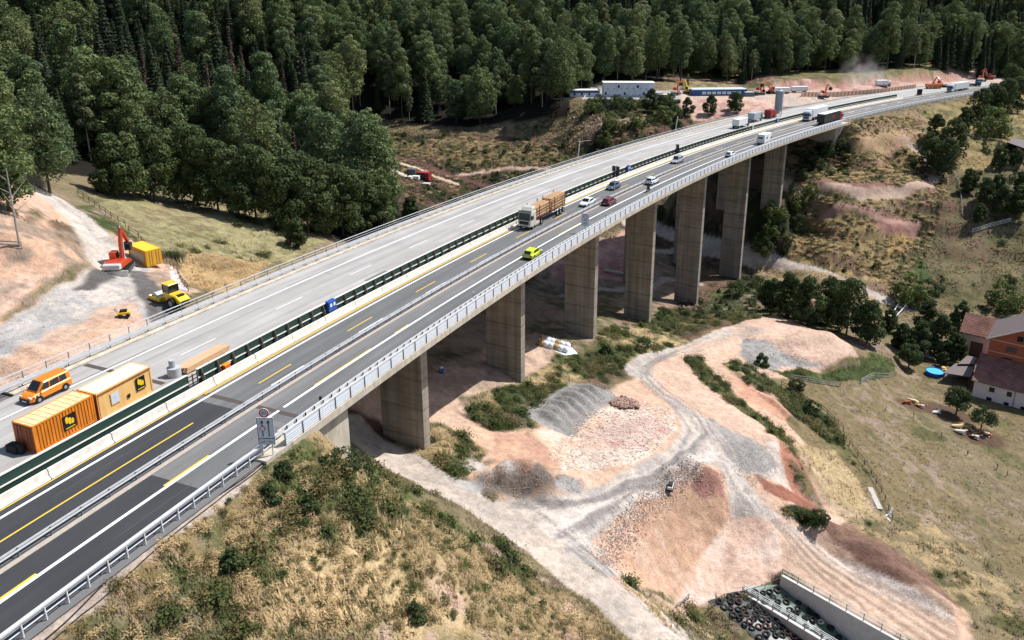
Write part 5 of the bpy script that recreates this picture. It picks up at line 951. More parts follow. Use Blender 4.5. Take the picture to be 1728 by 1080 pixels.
# lorries
def lorry_cab(e,x0,pm_,H_=3.0,dark=None):
    "cab with its front at +x, back at x0"
    w=1.24;B=MB();B.prism([(x0,.55),(x0+2.25,.55),(x0+2.3,1.3),(x0+2.2,2.1),(x0+1.95,H_),(x0+.1,H_)],-w,w);B.build('cab',pm_,e,bevel=.08)
    B=MB();B.prism([(x0,H_),(x0+1.6,H_+.02),(x0+.9,H_+.6),(x0,H_+.75)],-w*.86,w*.86);B.build('roof_deflector',pm_,e,bevel=.1)
    B=MB();B.add([(x0+2.3,-1.12,1.75),(x0+2.3,1.12,1.75),(x0+2.08,1.08,H_-.28),(x0+2.08,-1.08,H_-.28),(x0+2.26,-1.12,1.7),(x0+2.26,1.12,1.7),(x0+2.04,1.08,H_-.25),(x0+2.04,-1.08,H_-.25)],[(0,1,2,3),(7,6,5,4),(0,4,5,1),(3,2,6,7),(1,5,6,2),(0,3,7,4)]);B.build('windscreen',glassd,e)
    for sg in (-1,1):
        B=MB();B.box(x0+1.0,x0+1.9,sg*(w-.01),sg*(w+.02),1.75,2.45);B.build('side_window',glassd,e)
        B=MB();B.box(x0+2.1,x0+2.25,sg*(w+.06),sg*(w+.3),1.9,2.6);B.build('mirror',plast,e);B=MB();B.box(x0+2.26,x0+2.34,sg*.72,sg*1.15,.62,.85);B.build('headlight',lampw,e)
    B=MB();B.box(x0+2.25,x0+2.4,-1.22,1.22,.35,.6);B.box(x0+2.28,x0+2.33,-.9,.9,.95,1.55);B.build('bumper_grille',plast,e,bevel=.03)
    B=MB();B.box(x0+2.41,x0+2.42,-.26,.26,.42,.54);B.build('number_plate',platem,e)
    B=MB();B.box(x0+1.7,x0+2.2,-1.22,1.22,H_+.02,H_+.08);B.build('sun_visor',plast,e)
def chassis(e,xa,xb,z=1.0): B=MB();B.box(xa,xb,-.45,.45,z-.3,z);B.build('chassis',plast,e)
s,d=sdp(888,386,.3)
e=on_road(empty('timber_lorry',(0,0,0),0,'pale timber lorry loaded with stacks of cut logs coming towards the camera','lorry'),s+1.,1.3,False)
lorry_cab(e,-1.4,paint('pale_lorry_paint',(206,200,188)),3.2);chassis(e,-5.,-.6);chassis(e,-14.5,-4,1.25)
for x_,r_ in ((-.2,.5),(-3.6,.5),(-10.2,.5),(-11.5,.5),(-12.8,.5)):
    for sg in (-1,1): wheel(e,x_,sg*1.05,r_,.34)
B=MB();B.box(-2.8,-.8,-1.2,1.2,.5,1.0);B.build('side_tank',mat('pale_lorry_paint',(1,1,1)),e,bevel=.05)
mlog=mat('log_bark',lin(176,140,104),.85,var=.3,scale=3);mend=mat('log_end',lin(214,178,134),.8,var=.15,scale=5);mst=mat('stanchion_red',lin(134,60,48),.6,var=.15)
def logpile(e,x0,x1,w,z0,z1,r=.14,nm='log_stack'):
    B=MB();g=random.Random(int(x0*10)+5);nz=int((z1-z0)/(r*1.8));k=0
    for iz in range(nz):
        ny=int(w*2/(r*2.05))
        for iy in range(ny):
            y=-w+r+iy*r*2.05+(iz%2)*r*.5;z=z0+r+iz*r*1.8;rr=r*g.uniform(.75,1.08);a=g.uniform(-.25,.1)
            B.m=0;B.cyl((x0+a,y,z),(x1+g.uniform(-.1,.2),y+g.uniform(-.05,.05),z),rr,rr*.9,7)
    o=B.build(nm,[mlog,mend],e)
    for p_ in o.data.polygons:
        if abs(p_.normal.x)>.8: p_.material_index=1
    return o
logpile(e,-7.6,-1.9,1.12,1.35,3.6);logpile(e,-14.0,-8.2,1.12,1.35,3.75)
for x_ in (-2.6,-6.6,-8.9,-13.3):
    B=MB()
    for sg in (-1,1): B.bar((x_,sg*1.22,1.2),(x_,sg*1.22,3.85),.12)
    B.bar((x_,-1.22,1.22),(x_,1.22,1.22),.12);B.build('stanchion',mst,e)
def boxlorry(label,s,d,fwd,pm_,body,cabm,front=True,name='lorry',rear=None,emb=False):
    e=on_road(empty(name,(0,0,0),0,label,'lorry'),s,d,fwd);lorry_cab(e,-1.4,cabm,3.);chassis(e,-5,-.6);chassis(e,-14.9,-4,1.1)
    B=MB();B.box(-15.2,-1.75,-1.27,1.27,1.15,4.0);B.build('trailer_body',body,e,bevel=.04)
    B=MB();B.box(-15.1,-1.85,-1.22,1.22,4.0,4.03);B.build('roof_sheet',mat('lorry_roof',lin(226,226,224),.6),e)
    for x_ in (-.2,-3.6,-10.9,-12.2,-13.5):
        for sg in (-1,1): wheel(e,x_,sg*1.05,.5,.34)
    B=MB();B.box(-15.26,-15.2,-1.2,1.2,.5,.7);B.build('rear_bumper',plast,e)
    for sg in (-1,1): B=MB();B.box(-15.28,-15.2,sg*.8,sg*1.15,.75,.95);B.build('tail_light',lampr,e)
    for y in (-.02,): B=MB();B.box(-15.23,-15.2,-.03,.03,1.2,3.9);B.box(-15.23,-15.2,-.7,-.66,1.2,3.9);B.box(-15.23,-15.2,.66,.7,1.2,3.9);B.build('door_bar',steeld,e)
    return e
boxlorry('white box lorry coming towards the camera at the far end of the bridge',240.,1.9,False,None,mat('white_trailer',lin(228,228,226),.55,var=.05),paint('white_paint',(228,230,232)),name='box_lorry')
e=boxlorry('black box lorry with a small red emblem driving away near the far abutment',248.,9.6,True,None,mat('black_trailer',lin(44,44,44),.6,var=.08),paint('red_cab_paint',(168,26,40)),name='box_lorry')
redm=mat('red_emblem',lin(200,44,36),.5)
for sg in (-1,1):
    B=MB()
    for a,b,c,d_ in ((-8.6,2.5,-6.4,2.62),(-8.2,2.68,-6.8,2.8),(-7.9,2.86,-7.1,2.98),(-8.0,2.3,-7.0,2.42)): B.box(a,c,sg*1.272,sg*1.285,b,d_)
    B.build('emblem',redm,e)
# motorhome
s,d=sdp(1287,241,.3);e=on_road(empty('camper_van',(0,0,0),0,'white box-shaped motorhome driving away towards the far abutment','motorhome'),s+1.,9.4,True)
B=MB();B.prism([(-3.4,.55),(1.5,.55),(1.5,1.9),(2.2,2.15),(2.1,2.9),(1.8,3.05),(-3.4,3.05)],-1.13,1.13);B.build('living_box',mat('white_trailer',(1,1,1)),e,bevel=.08)
B=MB();B.prism([(1.5,.45),(3.2,.45),(3.25,.95),(2.6,1.2),(2.0,1.95),(1.5,1.95)],-.98,.98);B.build('cab',paint('white_paint',(1,1,1)),e,bevel=.06)
B=MB();B.box(-3.43,-3.4,-.7,.7,1.8,2.3);B.build('rear_window',glassd,e)
for sg in (-1,1):
    B=MB();B.box(-1.8,-.8,sg*1.12,sg*1.145,1.7,2.2);B.build('side_window',glassd,e);B=MB();B.box(1.7,2.3,sg*.97,sg*.995,1.25,1.75);B.build('cab_window',glassd,e)
    B=MB();B.box(-3.44,-3.4,sg*.85,sg*1.05,.8,1.1);B.build('tail_light',lampr,e);B=MB();B.box(2.1,2.2,sg*1.0,sg*1.25,1.4,1.7);B.build('mirror',plast,e)
    for x_ in (-2.1,2.4): wheel(e,x_,sg*.92,.35,.24)
# lorries and silo standing on the pale carriageway
def parked(label,px,py,L,H_,bm,cm,deck=0.):
    s,d=sdp(px,py,.1);e=on_road(empty('parked_lorry',(0,0,0),0,label,'lorry'),s,d,True)
    B=MB();B.box(-L/2,L/2,-1.2,1.2,1.,H_);B.build('box_body',bm,e,bevel=.04);B=MB();B.prism([(L/2+.15,.5),(L/2+1.9,.5),(L/2+1.9,1.6),(L/2+1.6,2.5),(L/2+.15,2.5)],-1.1,1.1);B.build('cab',cm,e,bevel=.06)
    B=MB();B.box(L/2+1.3,L/2+1.88,-1.12,1.12,1.55,2.15);B.build('window',glassd,e);chassis(e,-L/2,L/2+1.)
    for x_ in (-L/2+.8,L/2+1.): [wheel(e,x_,sg*.98,.45,.3) for sg in (-1,1)]
    return e
wt=mat('white_trailer',(1,1,1))
parked('low white box lorry parked at the front of the group on the pale carriageway',1248,215,6.8,3.1,wt,mat('dark_cab',lin(52,54,60),.4));parked('grey-white box lorry parked behind the low white one',1272,205,5.2,3.2,mat('grey_trailer',lin(170,176,180),.5),mat('green_machine',lin(44,84,52),.5))
parked('small red lorry parked beside the tall silo',1298,199,3.6,3.0,mat('red_body',lin(150,34,36),.5),mat('red_body',(1,1,1)))
s,d=sdp(1312,196,.1);e=empty('silo',rp(s,d),0,'tall grey cylindrical silo standing on the pale carriageway by the parked lorries','silo');gs_=mat('silo_metal',lin(150,158,166),.45,.3)
B=MB();B.cyl((0,0,2.6),(0,0,9.2),1.35,n=24);B.cyl((0,0,9.2),(0,0,9.6),1.35,.4,n=24);B.build('tank',gs_,e,smooth=False);B=MB();B.cyl((0,0,2.6),(0,0,.9),1.35,.2,n=20);B.build('cone',gs_,e)
for a in (.8,2.4,3.9,5.5): B=MB();B.bar((1.25*math.cos(a),1.25*math.sin(a),0),(1.25*math.cos(a),1.25*math.sin(a),3),.16);B.build('leg',steeld,e)
B=MB();B.bar((1.42,-.2,1),(1.42,-.2,9.2),.05);B.bar((1.42,.2,1),(1.42,.2,9.2),.05);[B.bar((1.42,-.2,z),(1.42,.2,z),.04) for z in np.arange(1.2,9.2,.45)];B.build('ladder',steel,e)
B=MB();B.cyl((0,0,9.6),(0,0,9.95),.35,n=10);B.build('filter_cap',steel,e)
# excavators
orr=paint('machine_orange',(198,72,42));oro=paint('machine_light_orange',(212,112,60));yel=paint('machine_yellow',(236,196,40));cw=mat('machine_grey',lin(196,196,192),.5);dkm=mat('machine_dark',lin(40,38,37),.8,var=.25,scale=4)
def excavator(label,pos,rot,sc=1.,m=None,boom=(1.2,6.2,),pose=((1.0,1.6),(3.2,5.4),(5.8,5.0),(5.6,1.8)),turn=0.,name='excavator'):
    m=m or orr;e=empty(name,pos,rot,label,'excavator');e.scale=(sc,sc,sc)
    for sg in (-1,1):
        B=MB();n_=10;rg=[]
        path=[(-1.9,.1),(1.9,.1),(2.25,.45),(2.1,.8),(1.8,.92),(-1.8,.92),(-2.1,.8),(-2.25,.45)]
        B.prism(path,sg*1.3-.3,sg*1.3+.3)
        for x_ in np.arange(-1.9,2.,.36): B.box(x_,x_+.2,sg*1.3-.32,sg*1.3+.32,.91,.97)
        B.build('track',dkm,e);B=MB();[B.cyl((x_,sg*1.62,.45),(x_,sg*1.66,.45),.3,n=10) for x_ in (-1.8,-.9,0,.9,1.8)];B.build('track_rollers',steeld,e)
    B=MB();B.box(-1.,1.,-1.,1.,.45,.8);B.cyl((0,0,.8),(0,0,1.15),.85,n=16);B.build('undercarriage',dkm,e)
    h=empty('_t',(0,0,0));bpy.data.objects.remove(h)
    Rm=Matrix.Rotation(turn,4,'Z')
    def part(B,nm,mt,**k): o=B.build(nm,mt,e,**k);o.matrix_local=Rm;return o
    B=MB();B.prism([(-2.3,1.15),(1.4,1.15),(1.4,1.6),(.3,2.0),(-1.6,2.15),(-2.3,2.0)],-1.3,1.3);part(B,'upper_body',m,bevel=.06)
    B=MB();B.prism([(-2.95,1.2),(-2.2,1.15),(-2.2,2.05),(-2.85,1.95)],-1.3,1.3);part(B,'counterweight',cw,bevel=.1)
    B=MB();B.prism([(-.1,1.55),(1.45,1.5),(1.5,2.1),(1.15,3.05),(-.1,3.05)],.35,1.3);part(B,'cab',m,bevel=.05)
    B=MB();B.prism([(.05,2.05),(1.42,2.05),(1.16,2.9),(.05,2.9)],1.3,1.325);B.prism([(.05,2.05),(1.42,2.05),(1.16,2.9),(.05,2.9)],.325,.35);B.add([(1.52,.42,1.9),(1.52,1.23,1.9),(1.2,1.23,2.95),(1.2,.42,2.95)],[(0,1,2,3)]);part(B,'cab_window',glassd)
    a,b,c,d_=[Vector((p[0],-.15,p[1])) for p in pose]
    def arm(p,q,w0,w1,nm,bend=0):
        mid=p.lerp(q,.5)+Vector((0,0,bend));dd=(q-p).normalized();nn=Vector((-dd.z,0,dd.x));B=MB()
        rg=[]
        for pt,ww in ((p,w0*.6),(mid,w0),(q,w1)): rg.append([pt-nn*ww/2-Vector((0,.2,0)),pt+nn*ww/2-Vector((0,.2,0)),pt+nn*ww/2+Vector((0,.2,0)),pt-nn*ww/2+Vector((0,.2,0))])
        B.loft(rg);part(B,nm,m)
    arm(a,b,.75,.5,'boom',.35);arm(b+Vector((-.25,0,.25)),c if False else b,.1,.1,'pin') if False else None
    arm(b,c,.45,.3,'stick');B=MB();u=(b-a).normalized()
    B.cyl(a+Vector((.2,.32,-.1)),a.lerp(b,.55)+Vector((0,.32,0)),.09,n=8);B.cyl(a+Vector((.2,-.32,-.1)),a.lerp(b,.55)+Vector((0,-.32,0)),.09,n=8);B.cyl(a.lerp(b,.6)+Vector((0,0,.6)),b+Vector((.1,0,.4)),.08,n=8);part(B,'hydraulic_cylinder',steel)
    dd=(d_-c).normalized();nn=Vector((dd.z,0,-dd.x));sg_=-1
    B=MB();pl=[c,c+dd*.5+nn*.75,c+dd*1.15+nn*.55,c+dd*1.35-nn*.1,c+dd*.4-nn*.35]
    B.prism([(p.x,p.z) for p in pl],-.75,.45);part(B,'bucket',dkm);return e
g_=gp(203,457);ex1=excavator('orange-red crawler excavator with upright boom and dozer blade on the grey yard',(g_.x,g_.y,g_.z-.1),R(-78),1.0,orr,pose=((.9,1.7),(1.7,6.4),(3.7,3.6),(3.1,2.4)),turn=R(172))
B=MB();B.box(2.5,2.7,-1.75,1.75,.05,.95);B.bar((2.5,-.8,.5),(1.,-.8,.6),.25);B.bar((2.5,.8,.5),(1.,.8,.6),.25);B.build('dozer_blade',cw,ex1,bevel=.03)
SITE=[((1140,160),60,'orange excavator at the left of the pair beside the white office',orr),((1163,158),120,'yellow-orange excavator left of the long blue building',yel),((1280,160),15,'orange excavator just right of the blue building',orr),((1303,158),200,'orange excavator second right of the blue building with lowered arm',oro),
((1388,165),5,'orange excavator alone on the gravel beyond the silo',oro),((1588,147),100,'red excavator beside the motorway near the loose rubble',orr),((1655,138),30,'orange excavator near the far end of the works',oro),((1668,134),150,'red excavator at the far end by the trees',orr)]
for i,(p,r_,lb,mm_) in enumerate(SITE):
    g_=gp(*p);excavator(lb,(g_.x,g_.y,g_.z-.05),R(r_),1.0,mm_,pose=[((1.,1.6),(3.2,5.2),(6.4,4.6),(6.6,2.2)),((1.,1.6),(2.6,5.6),(5.2,4.2),(4.6,1.6)),((1.,1.6),(3.8,4.6),(6.2,1.6),(5.4,.6))][i%3],turn=R(20*i%50),)
# soil compactor
g_=gp(293,514);e=empty('soil_roller',(g_.x,g_.y,g_.z+.02),R(148),'yellow soil compactor with a smooth steel drum on the dark yard','roller')
B=MB();B.cyl((2.3,-1.05,.78),(2.3,1.05,.78),.78,n=24);B.build('drum',cw,e)
B=MB();B.box(1.2,3.25,-1.35,-1.15,.55,1.1);B.box(1.2,3.25,1.15,1.35,.55,1.1);B.box(3.15,3.4,-1.35,1.35,.55,1.1);B.box(1.0,1.3,-1.35,1.35,.55,1.1);B.build('drum_frame',yel,e,bevel=.04)
B=MB();B.prism([(-2.6,.75),(.6,.75),(.6,1.35),(-.6,1.8),(-1.8,1.75),(-2.7,1.2)],-.85,.85);B.build('engine_hood',yel,e,bevel=.1);B=MB();B.box(-2.1,-1.5,-.5,.5,1.72,1.8);B.box(-2.72,-2.6,-.6,.6,.85,1.15);B.build('grille',plast,e)
B=MB();B.box(-.5,.95,-.72,.72,1.3,1.85);B.build('cab_base',yel,e);B=MB();[B.bar((a,b,1.8),(a,b,2.95),.08) for a in (-.45,.9) for b in (-.7,.7)];B.build('cab_post',plast,e);B=MB();B.box(-.42,.87,-.68,.68,1.85,2.9);gl=B.build('cab_glass',glassd,e);B=MB();B.box(-.65,1.05,-.85,.85,2.95,3.1);B.build('cab_roof',yel,e,bevel=.04)
for sg in (-1,1): wheel(e,-1.2,sg*1.0,.75,.5)
# small compactor
for (p,lb,r_,mm_) in (((210,535),'small yellow and black trench roller on the orange soil',20,yel),((1131,826),'small dark trench roller parked on the slope of rubble',70,cw)):
    g_=gp(*p);e=empty('trench_roller',(g_.x,g_.y,g_.z),R(r_),lb,'roller')
    B=MB();[B.cyl((x_,-.42,.26),(x_,.42,.26),.26,n=14) for x_ in (-.45,.45)];B.build('drum',dkm,e);B=MB();B.box(-.75,.75,-.38,.38,.4,.75);B.build('body',mm_,e,bevel=.05);B=MB();B.box(-.4,.4,-.3,.3,.75,1.0);B.bar((-.7,-.25,.7),(-1.0,-.25,1.2),.05);B.bar((-.7,.25,.7),(-1.0,.25,1.2),.05);B.bar((-1.,-.25,1.2),(-1.,.25,1.2),.05);B.build('hood',plast,e)
# ------------------------------------------------------------------ site objects
ctor=mat('container_orange',lin(222,134,40),.5,.05,var=.22,scale=2.2,streak=.2);ctorr=mat('container_roof',lin(226,200,150),.6,var=.2,scale=2.5);ctord=mat('container_shade_red',lin(168,76,30),.6,var=.2);cty=mat('cabin_cream',lin(232,186,116),.55,var=.14,scale=2.,streak=.2);blackp=mat('sign_black',lin(18,18,18),.5);yelp=mat('sign_yellow',lin(236,198,40),.5)  # door-end red is orange with the shade put in; cabin trim shares it
def logo(e,x,y,z,w,h,face=-1):
    "black panel with three yellow ovals over a stripe, on the face y"
    B=MB();B.box(x-w/2,x+w/2,y,y+face*.03,z-h/2,z+h/2);lp=B.build('emblem_panel',blackp,e)
    B=MB()
    for cx_,cz_,rx_,rz_ in ((-.2,.17,.13,.25),(.02,.05,.13,.25),(.22,-.02,.12,.2)):
        vs=[(x+(cx_+rx_*math.cos(t))*w,y+face*.04,z+(cz_+rz_*math.sin(t))*h) for t in np.linspace(0,2*math.pi,14,endpoint=False)];B.add(vs,[tuple(range(14))])
    B.box(x-w*.36,x+w*.36,y+face*.031,y+face*.04,z-h*.42,z-h*.36);B.build('emblem',yelp,lp)
def cont(label,pos,rot,L=6.06,body=ctor,rm=ctorr,name='shipping_container',ribs=True,H_=2.6,emb=None,door=-1):
    e=empty(name,pos,rot,label,'container');w=1.22
    B=MB();B.box(-L/2+.06,L/2-.06,-w+.06,w-.06,.12,H_-.08);B.build('walls',body,e)
    if ribs:
        B=MB()
        for x_ in np.arange(-L/2+.25,L/2-.2,.3):
            B.prism([(x_-.1,.18),(x_+.06,.18),(x_+.06,H_-.16),(x_-.1,H_-.16)],-w+.005,w-.005)
        B.build('side_ribs',body,e)
    B=MB()
    for sx in (-1,1):
        for sy in (-1,1): B.box(sx*(L/2-.14),sx*L/2,sy*(w-.12),sy*w,0,H_)
    for sy in (-1,1): B.box(-L/2,L/2,sy*(w-.1),sy*(w+.002),.02,.17);B.box(-L/2,L/2,sy*(w-.1),sy*(w+.002),H_-.13,H_+.002)
    for sx in (-1,1): B.box(sx*(L/2-.1),sx*(L/2+.002),-w,w,.02,.17);B.box(sx*(L/2-.1),sx*(L/2+.002),-w,w,H_-.13,H_+.002)
    B.build('frame',body,e)
    B=MB();B.box(-L/2+.05,L/2-.05,-w+.05,w-.05,H_-.07,H_-.03)
    for x_ in np.arange(-L/2+.35,L/2-.2,.6 if ribs else 1.4): B.box(x_,x_+.12,-w+.1,w-.1,H_-.031,H_+.0)
    B.build('roof',rm,e)
    if door:
        for sy in (0,1):
            B=MB();B.box(door*(L/2-.02),door*(L/2+.02),-w+.15+sy*(w-.14),-.01+sy*(w-.14),.2,H_-.2);o=B.build('door',ctord if body is ctor else body,e)
            B=MB();[B.bar((door*(L/2+.06),-w+.4+sy*(w-.14)+k*.4,.2),(door*(L/2+.06),-w+.4+sy*(w-.14)+k*.4,H_-.2),.04) for k in (0,1)];B.build('locking_bar',steeld,o)
    return e
def rot_at(s): return math.pi/2-rh(s)
s=-14.9;c1=cont('ribbed orange shipping container nearest to the camera on the pale carriageway',rp(s,-6.7,.03),rot_at(s),5.9);logo(c1,.35,-1.225,1.35,1.25,1.35)
B=MB();B.box(-3.75,-3.0,.2,1.5,.05,.75);B.box(-3.6,-3.2,-.2,.3,.05,1.0);o=B.build('drawbar_box',dkm,c1,bevel=.05)
s=-8.75;c2=cont('pale cream site cabin container behind the ribbed orange one',rp(s,-6.55,.03),rot_at(s),6.1,cty,mat('cabin_roof',lin(240,228,196),.6,var=.06),'site_cabin',False,2.75,door=0);logo(c2,1.7,-1.225,1.6,1.05,1.3)
B=MB();B.box(-2.99,-2.9,-1.22,1.22,.02,2.75);B.box(-3.06,-3.045,-1.2,1.2,.15,2.6);B.build('end_wall',ctord,c2)  # end wall uses the same red with shade put in
B=MB();B.box(-1.6,-.75,-1.24,-1.2,1.0,2.05);w_=B.build('window',mat('cabin_window',lin(206,212,220),.3),c2);B=MB();B.box(-1.66,-.69,-1.235,-1.21,.94,2.11);B.build('window_frame',cty,w_)
B=MB();B.box(.1,.4,-1.26,-1.2,.8,1.15);B.build('vent',blackp,c2);B=MB();B.box(-3.02,3.02,-1.24,-1.2,2.5,2.58);B.build('eaves_trim',ctord,c2)
g_=gp(258,452);cy_=cont('yellow ribbed container standing alone beside the excavator',(g_.x-2.,g_.y+2.2,g_.z+.3),R(140),5.9,mat('container_yellow',lin(232,172,44),.5,var=.1),mat('container_yellow_roof',lin(240,196,60),.55,var=.06),'shipping_container',True,2.6,door=-1)
B=MB();B.box(-2.2,2.2,1.225,1.25,.6,1.9);B.build('banner',mat('banner_grey',lin(186,182,168),.6,var=.15),cy_)
# manhole rings, timber, small box
s,d=sdp(295,634,.0);e=empty('concrete_rings',rp(s,d,.03),0,'grey concrete manhole ring with a narrower ring on top beside the timber stack','concrete ring')
rg_=mat('ring_concrete',lin(176,180,184),.8,var=.15)
B=MB();B.cyl((0,0,0),(0,0,.95),.68,n=28);B.build('lower_ring',rg_,e,bevel=.02);B=MB();B.cyl((-.12,.0,.95),(-.12,0,1.75),.32,n=22);B.build('upper_ring',rg_,e,bevel=.02)
e=empty('timber_stack',rp(1.6,-6.0,.02),rot_at(1.6),'stack of new reddish planks lying behind the green screen','timber stack')
for k in range(3): B=MB();B.box(-2.2+2*k,-2.05+2*k,-.6,.6,0,.22);B.build('bearer',woodd,e)
for iz in range(4):
    for iy in range(5):
        B=MB();x_=rnd.uniform(-.15,.15);B.box(-3.05+x_,3.0+x_,-.62+iy*.25,-.39+iy*.25,.22+iz*.15,.36+iz*.15);o=B.build('plank',woodl,e)
e=empty('orange_box',rp(.4,-1.86,.4),rot_at(0),'small orange box wedged between the concrete barrier and green screen','box');B=MB();B.box(-.42,.42,-.24,.24,0,.7);B.build('bin_body',mat('box_orange',lin(236,92,24),.45),e,bevel=.05);B=MB();B.box(-.45,.45,-.27,.27,.7,.8);B.build('lid',mat('box_lid',lin(240,140,30),.45),e,bevel=.03)
# blue boxes on the barrier
bl=mat('blue_box_paint',lin(28,78,160),.4);wl=mat('white_label',lin(230,232,236),.5)
for (px,py,lb) in ((545,527,'blue cabinet with two white labels on the median screen near the bridge start'),(1050,291,'blue cabinet on the median screen above the grey-blue car'),(1299,208,'small blue cabinet on the median screen in front of the silo')):
    s,d=sdp(px,py,.4);e=empty('blue_cabinet',rp(s,-1.9,.55),rot_at(s),lb,'cabinet');B=MB();B.box(-.75,.75,-.3,.3,.35,1.65);B.build('cabinet_body',bl,e,bevel=.03)
    for x_ in (-.32,.32): B=MB();B.box(x_-.17,x_+.17,-.33,-.3,.95,1.35);B.build('label_plate',wl,e)
    B=MB();[B.bar((a,b,-.5),(a,b,.35),.07) for a in (-.6,.6) for b in (-.2,.2)];B.build('leg',steeld,e);B=MB();B.box(-1.1,.9,-.5,.35,-.02,.08);B.build('platform_board',woodl,e)
# portable signs seen from behind
for (px,py,lb,n_) in ((1025,300,'pair of tall dark portable sign boards seen from behind on the median',2),(1141,262,'single tall dark portable sign board seen from behind on the median',1)):
    s,d=sdp(px,py,.3);e=empty('portable_sign',rp(s,-1.8,.1),rot_at(s),lb,'sign')
    for k in range(n_): B=MB();B.box(-.05,.05,-.45+k*.95-(n_-1)*.45,.4+k*.95-(n_-1)*.45,.9,3.1);B.build('board',mat('sign_back',lin(52,58,60),.6),e)
    B=MB();B.bar((0,-.35,0),(0,-.35,1.),.1);B.bar((0,.35,0),(0,.35,1.),.1);B.box(-.5,.5,-.6,.6,0,.12);B.build('stand',plast,e);B=MB();[B.bar((-.06,a,3.0),(-.06,a+.25,3.2),.12) for a in (-.3,.3)];B.build('lamp',blackm,e)
# lane signs
def ring(B,x,y,z,r0,r1,n=28):
    vs=[(x,y+r*math.cos(t),z+r*math.sin(t)) for t in np.linspace(0,2*math.pi,n,endpoint=False) for r in (r0,r1)];B.add(vs,[(2*i,2*((i+1)%n),2*((i+1)%n)+1,2*i+1) for i in range(n)])
def disc(B,x,y,z,r,n=28): B.add([(x,y+r*math.cos(t),z+r*math.sin(t)) for t in np.linspace(0,2*math.pi,n,endpoint=False)],[tuple(range(n))])
def text(s_,x,y,z,size,m,par,name='lettering'):
    cu=bpy.data.curves.new(name,'FONT');cu.body=s_;cu.size=size;cu.align_x='CENTER';cu.align_y='CENTER';cu.extrude=.004;t=bpy.data.objects.new(name,cu);COL.objects.link(t)
    bpy.context.view_layer.update();me=bpy.data.meshes.new_from_object(t);bpy.data.objects.remove(t);me.materials.clear();me.materials.append(m);o=bpy.data.objects.new(name,me);COL.objects.link(o);o.parent=par;o.matrix_local=Matrix.Translation((x,y,z))@Matrix(((0,0,-1,0),(-1,0,0,0),(0,1,0,0),(0,0,0,1)));return o
redp=mat('sign_red',lin(196,30,36),.5);wsp=mat('sign_white',lin(232,234,236),.5,var=.03);gsp=mat('sign_grey_white',lin(206,214,222),.5,var=.05)
s,d=sdp(432,781,-.2);e=empty('lane_sign',rp(-10.6,12.55,-.3),rot_at(-10)+R(25),'tall lane sign with round 80 sign above two arrows at the bridge start','sign')
B=MB();B.cyl((0,-.4,0),(0,-.4,4.0),.05);B.cyl((0,.4,0),(0,.4,4.0),.05);B.cyl((0,0,3.8),(0,0,4.8),.05);B.build('post',steel,e)
B=MB();B.box(.0,.06,-.68,.68,1.5,4.0);p_=B.build('sign_panel',gsp,e);B=MB();B.box(-.012,-.002,-.68,.68,2.02,2.1);B.box(-.012,-.002,-.68,-.64,1.5,4.);B.box(-.012,-.002,.64,.68,1.5,4.);B.box(-.012,-.002,-.68,.68,3.96,4.);B.box(-.012,-.002,-.68,.68,1.5,1.54);B.build('sign_border',mat('sign_blue',lin(40,62,92),.5),p_)
B=MB()
for y_ in (.25,-.25): B.box(-.02,-.004,y_-.035,y_+.035,2.25,3.55);B.add([(-.012,y_-.13,3.5),(-.012,y_+.13,3.5),(-.012,y_,3.8)],[(0,1,2)])
B.build('arrow',blackp,p_)
B=MB();disc(B,-.03,.25,3.0,.24);q_=B.build('round_sign',wsp,p_);B=MB();ring(B,-.035,.25,3.0,.17,.24);B.build('red_ring',redp,p_);text('3,1',-.045,.25,3.0,.2,blackp,p_);text('auf 1 km',-.02,0,1.77,.3,blackp,p_)
B=MB();B.cyl((.03,0,4.45),(-.02,0,4.45),.4,n=28);q_=B.build('speed_sign',wsp,e);B=MB();ring(B,-.03,0,4.45,.29,.4);B.build('red_ring',redp,q_);text('80',-.035,0,4.44,.42,blackp,q_)
e=empty('lane_sign',rp(69.3,11.3,.0),rot_at(69)+R(18),'white portable sign with red ring and lorry symbol by the parapet of the bridge','sign')
B=MB();B.cyl((0,0,0),(0,0,3.2),.05);B.build('post',steel,e);B=MB();B.box(0,.06,-.68,.68,1.3,3.5);p_=B.build('sign_panel',gsp,e);B=MB();disc(B,-.01,0,2.95,.38);B.build('round_sign',wsp,p_);B=MB();ring(B,-.018,0,2.95,.27,.38);B.build('red_ring',redp,p_)
B=MB();B.box(-.02,-.004,-.16,.16,2.9,3.0);B.box(-.02,-.004,-.25,.05,2.25,2.42);B.box(-.02,-.004,.08,.2,2.25,2.36);B.box(-.02,-.004,-.25,.2,1.8,1.88);B.box(-.02,-.004,-.25,-.18,1.6,1.8);B.box(-.02,-.004,.13,.2,1.6,1.8);B.build('symbol',blackp,p_)
B=MB();B.box(-.5,.5,-.6,.6,0,.14);B.build('foot_plate',mat('foot_blue',lin(60,74,110),.6),e)
for (px,py,k) in ((797,508,0),(1021,372,1)):
    s,d=sdp(px,py,.3);e=empty('marker_post',rp(s,11.5,.0),0,['white marker post with black band beside the right parapet, nearer the camera','white marker post beside the right parapet, behind the lime car'][k],'marker post');B=MB();B.prism([(-.06,0),(.06,0),(.05,1.55),(-.05,1.6)],-.06,.06);B.build('post_body',wsp,e);B=MB();B.box(-.065,.065,-.066,.066,1.15,1.3);B.build('black_band',blackp,e)
s,d=sdp(526,688,.8);e=empty('marker_post',rp(-1.4,11.2,.0),0,'short dark post with grey base at the expansion joint','marker post');B=MB();B.cyl((0,0,0),(0,0,.5),.16,.1);B.build('base',steeld,e);B=MB();B.cyl((0,0,.5),(0,0,1.05),.12,.14);B.build('lamp_head',blackm,e)
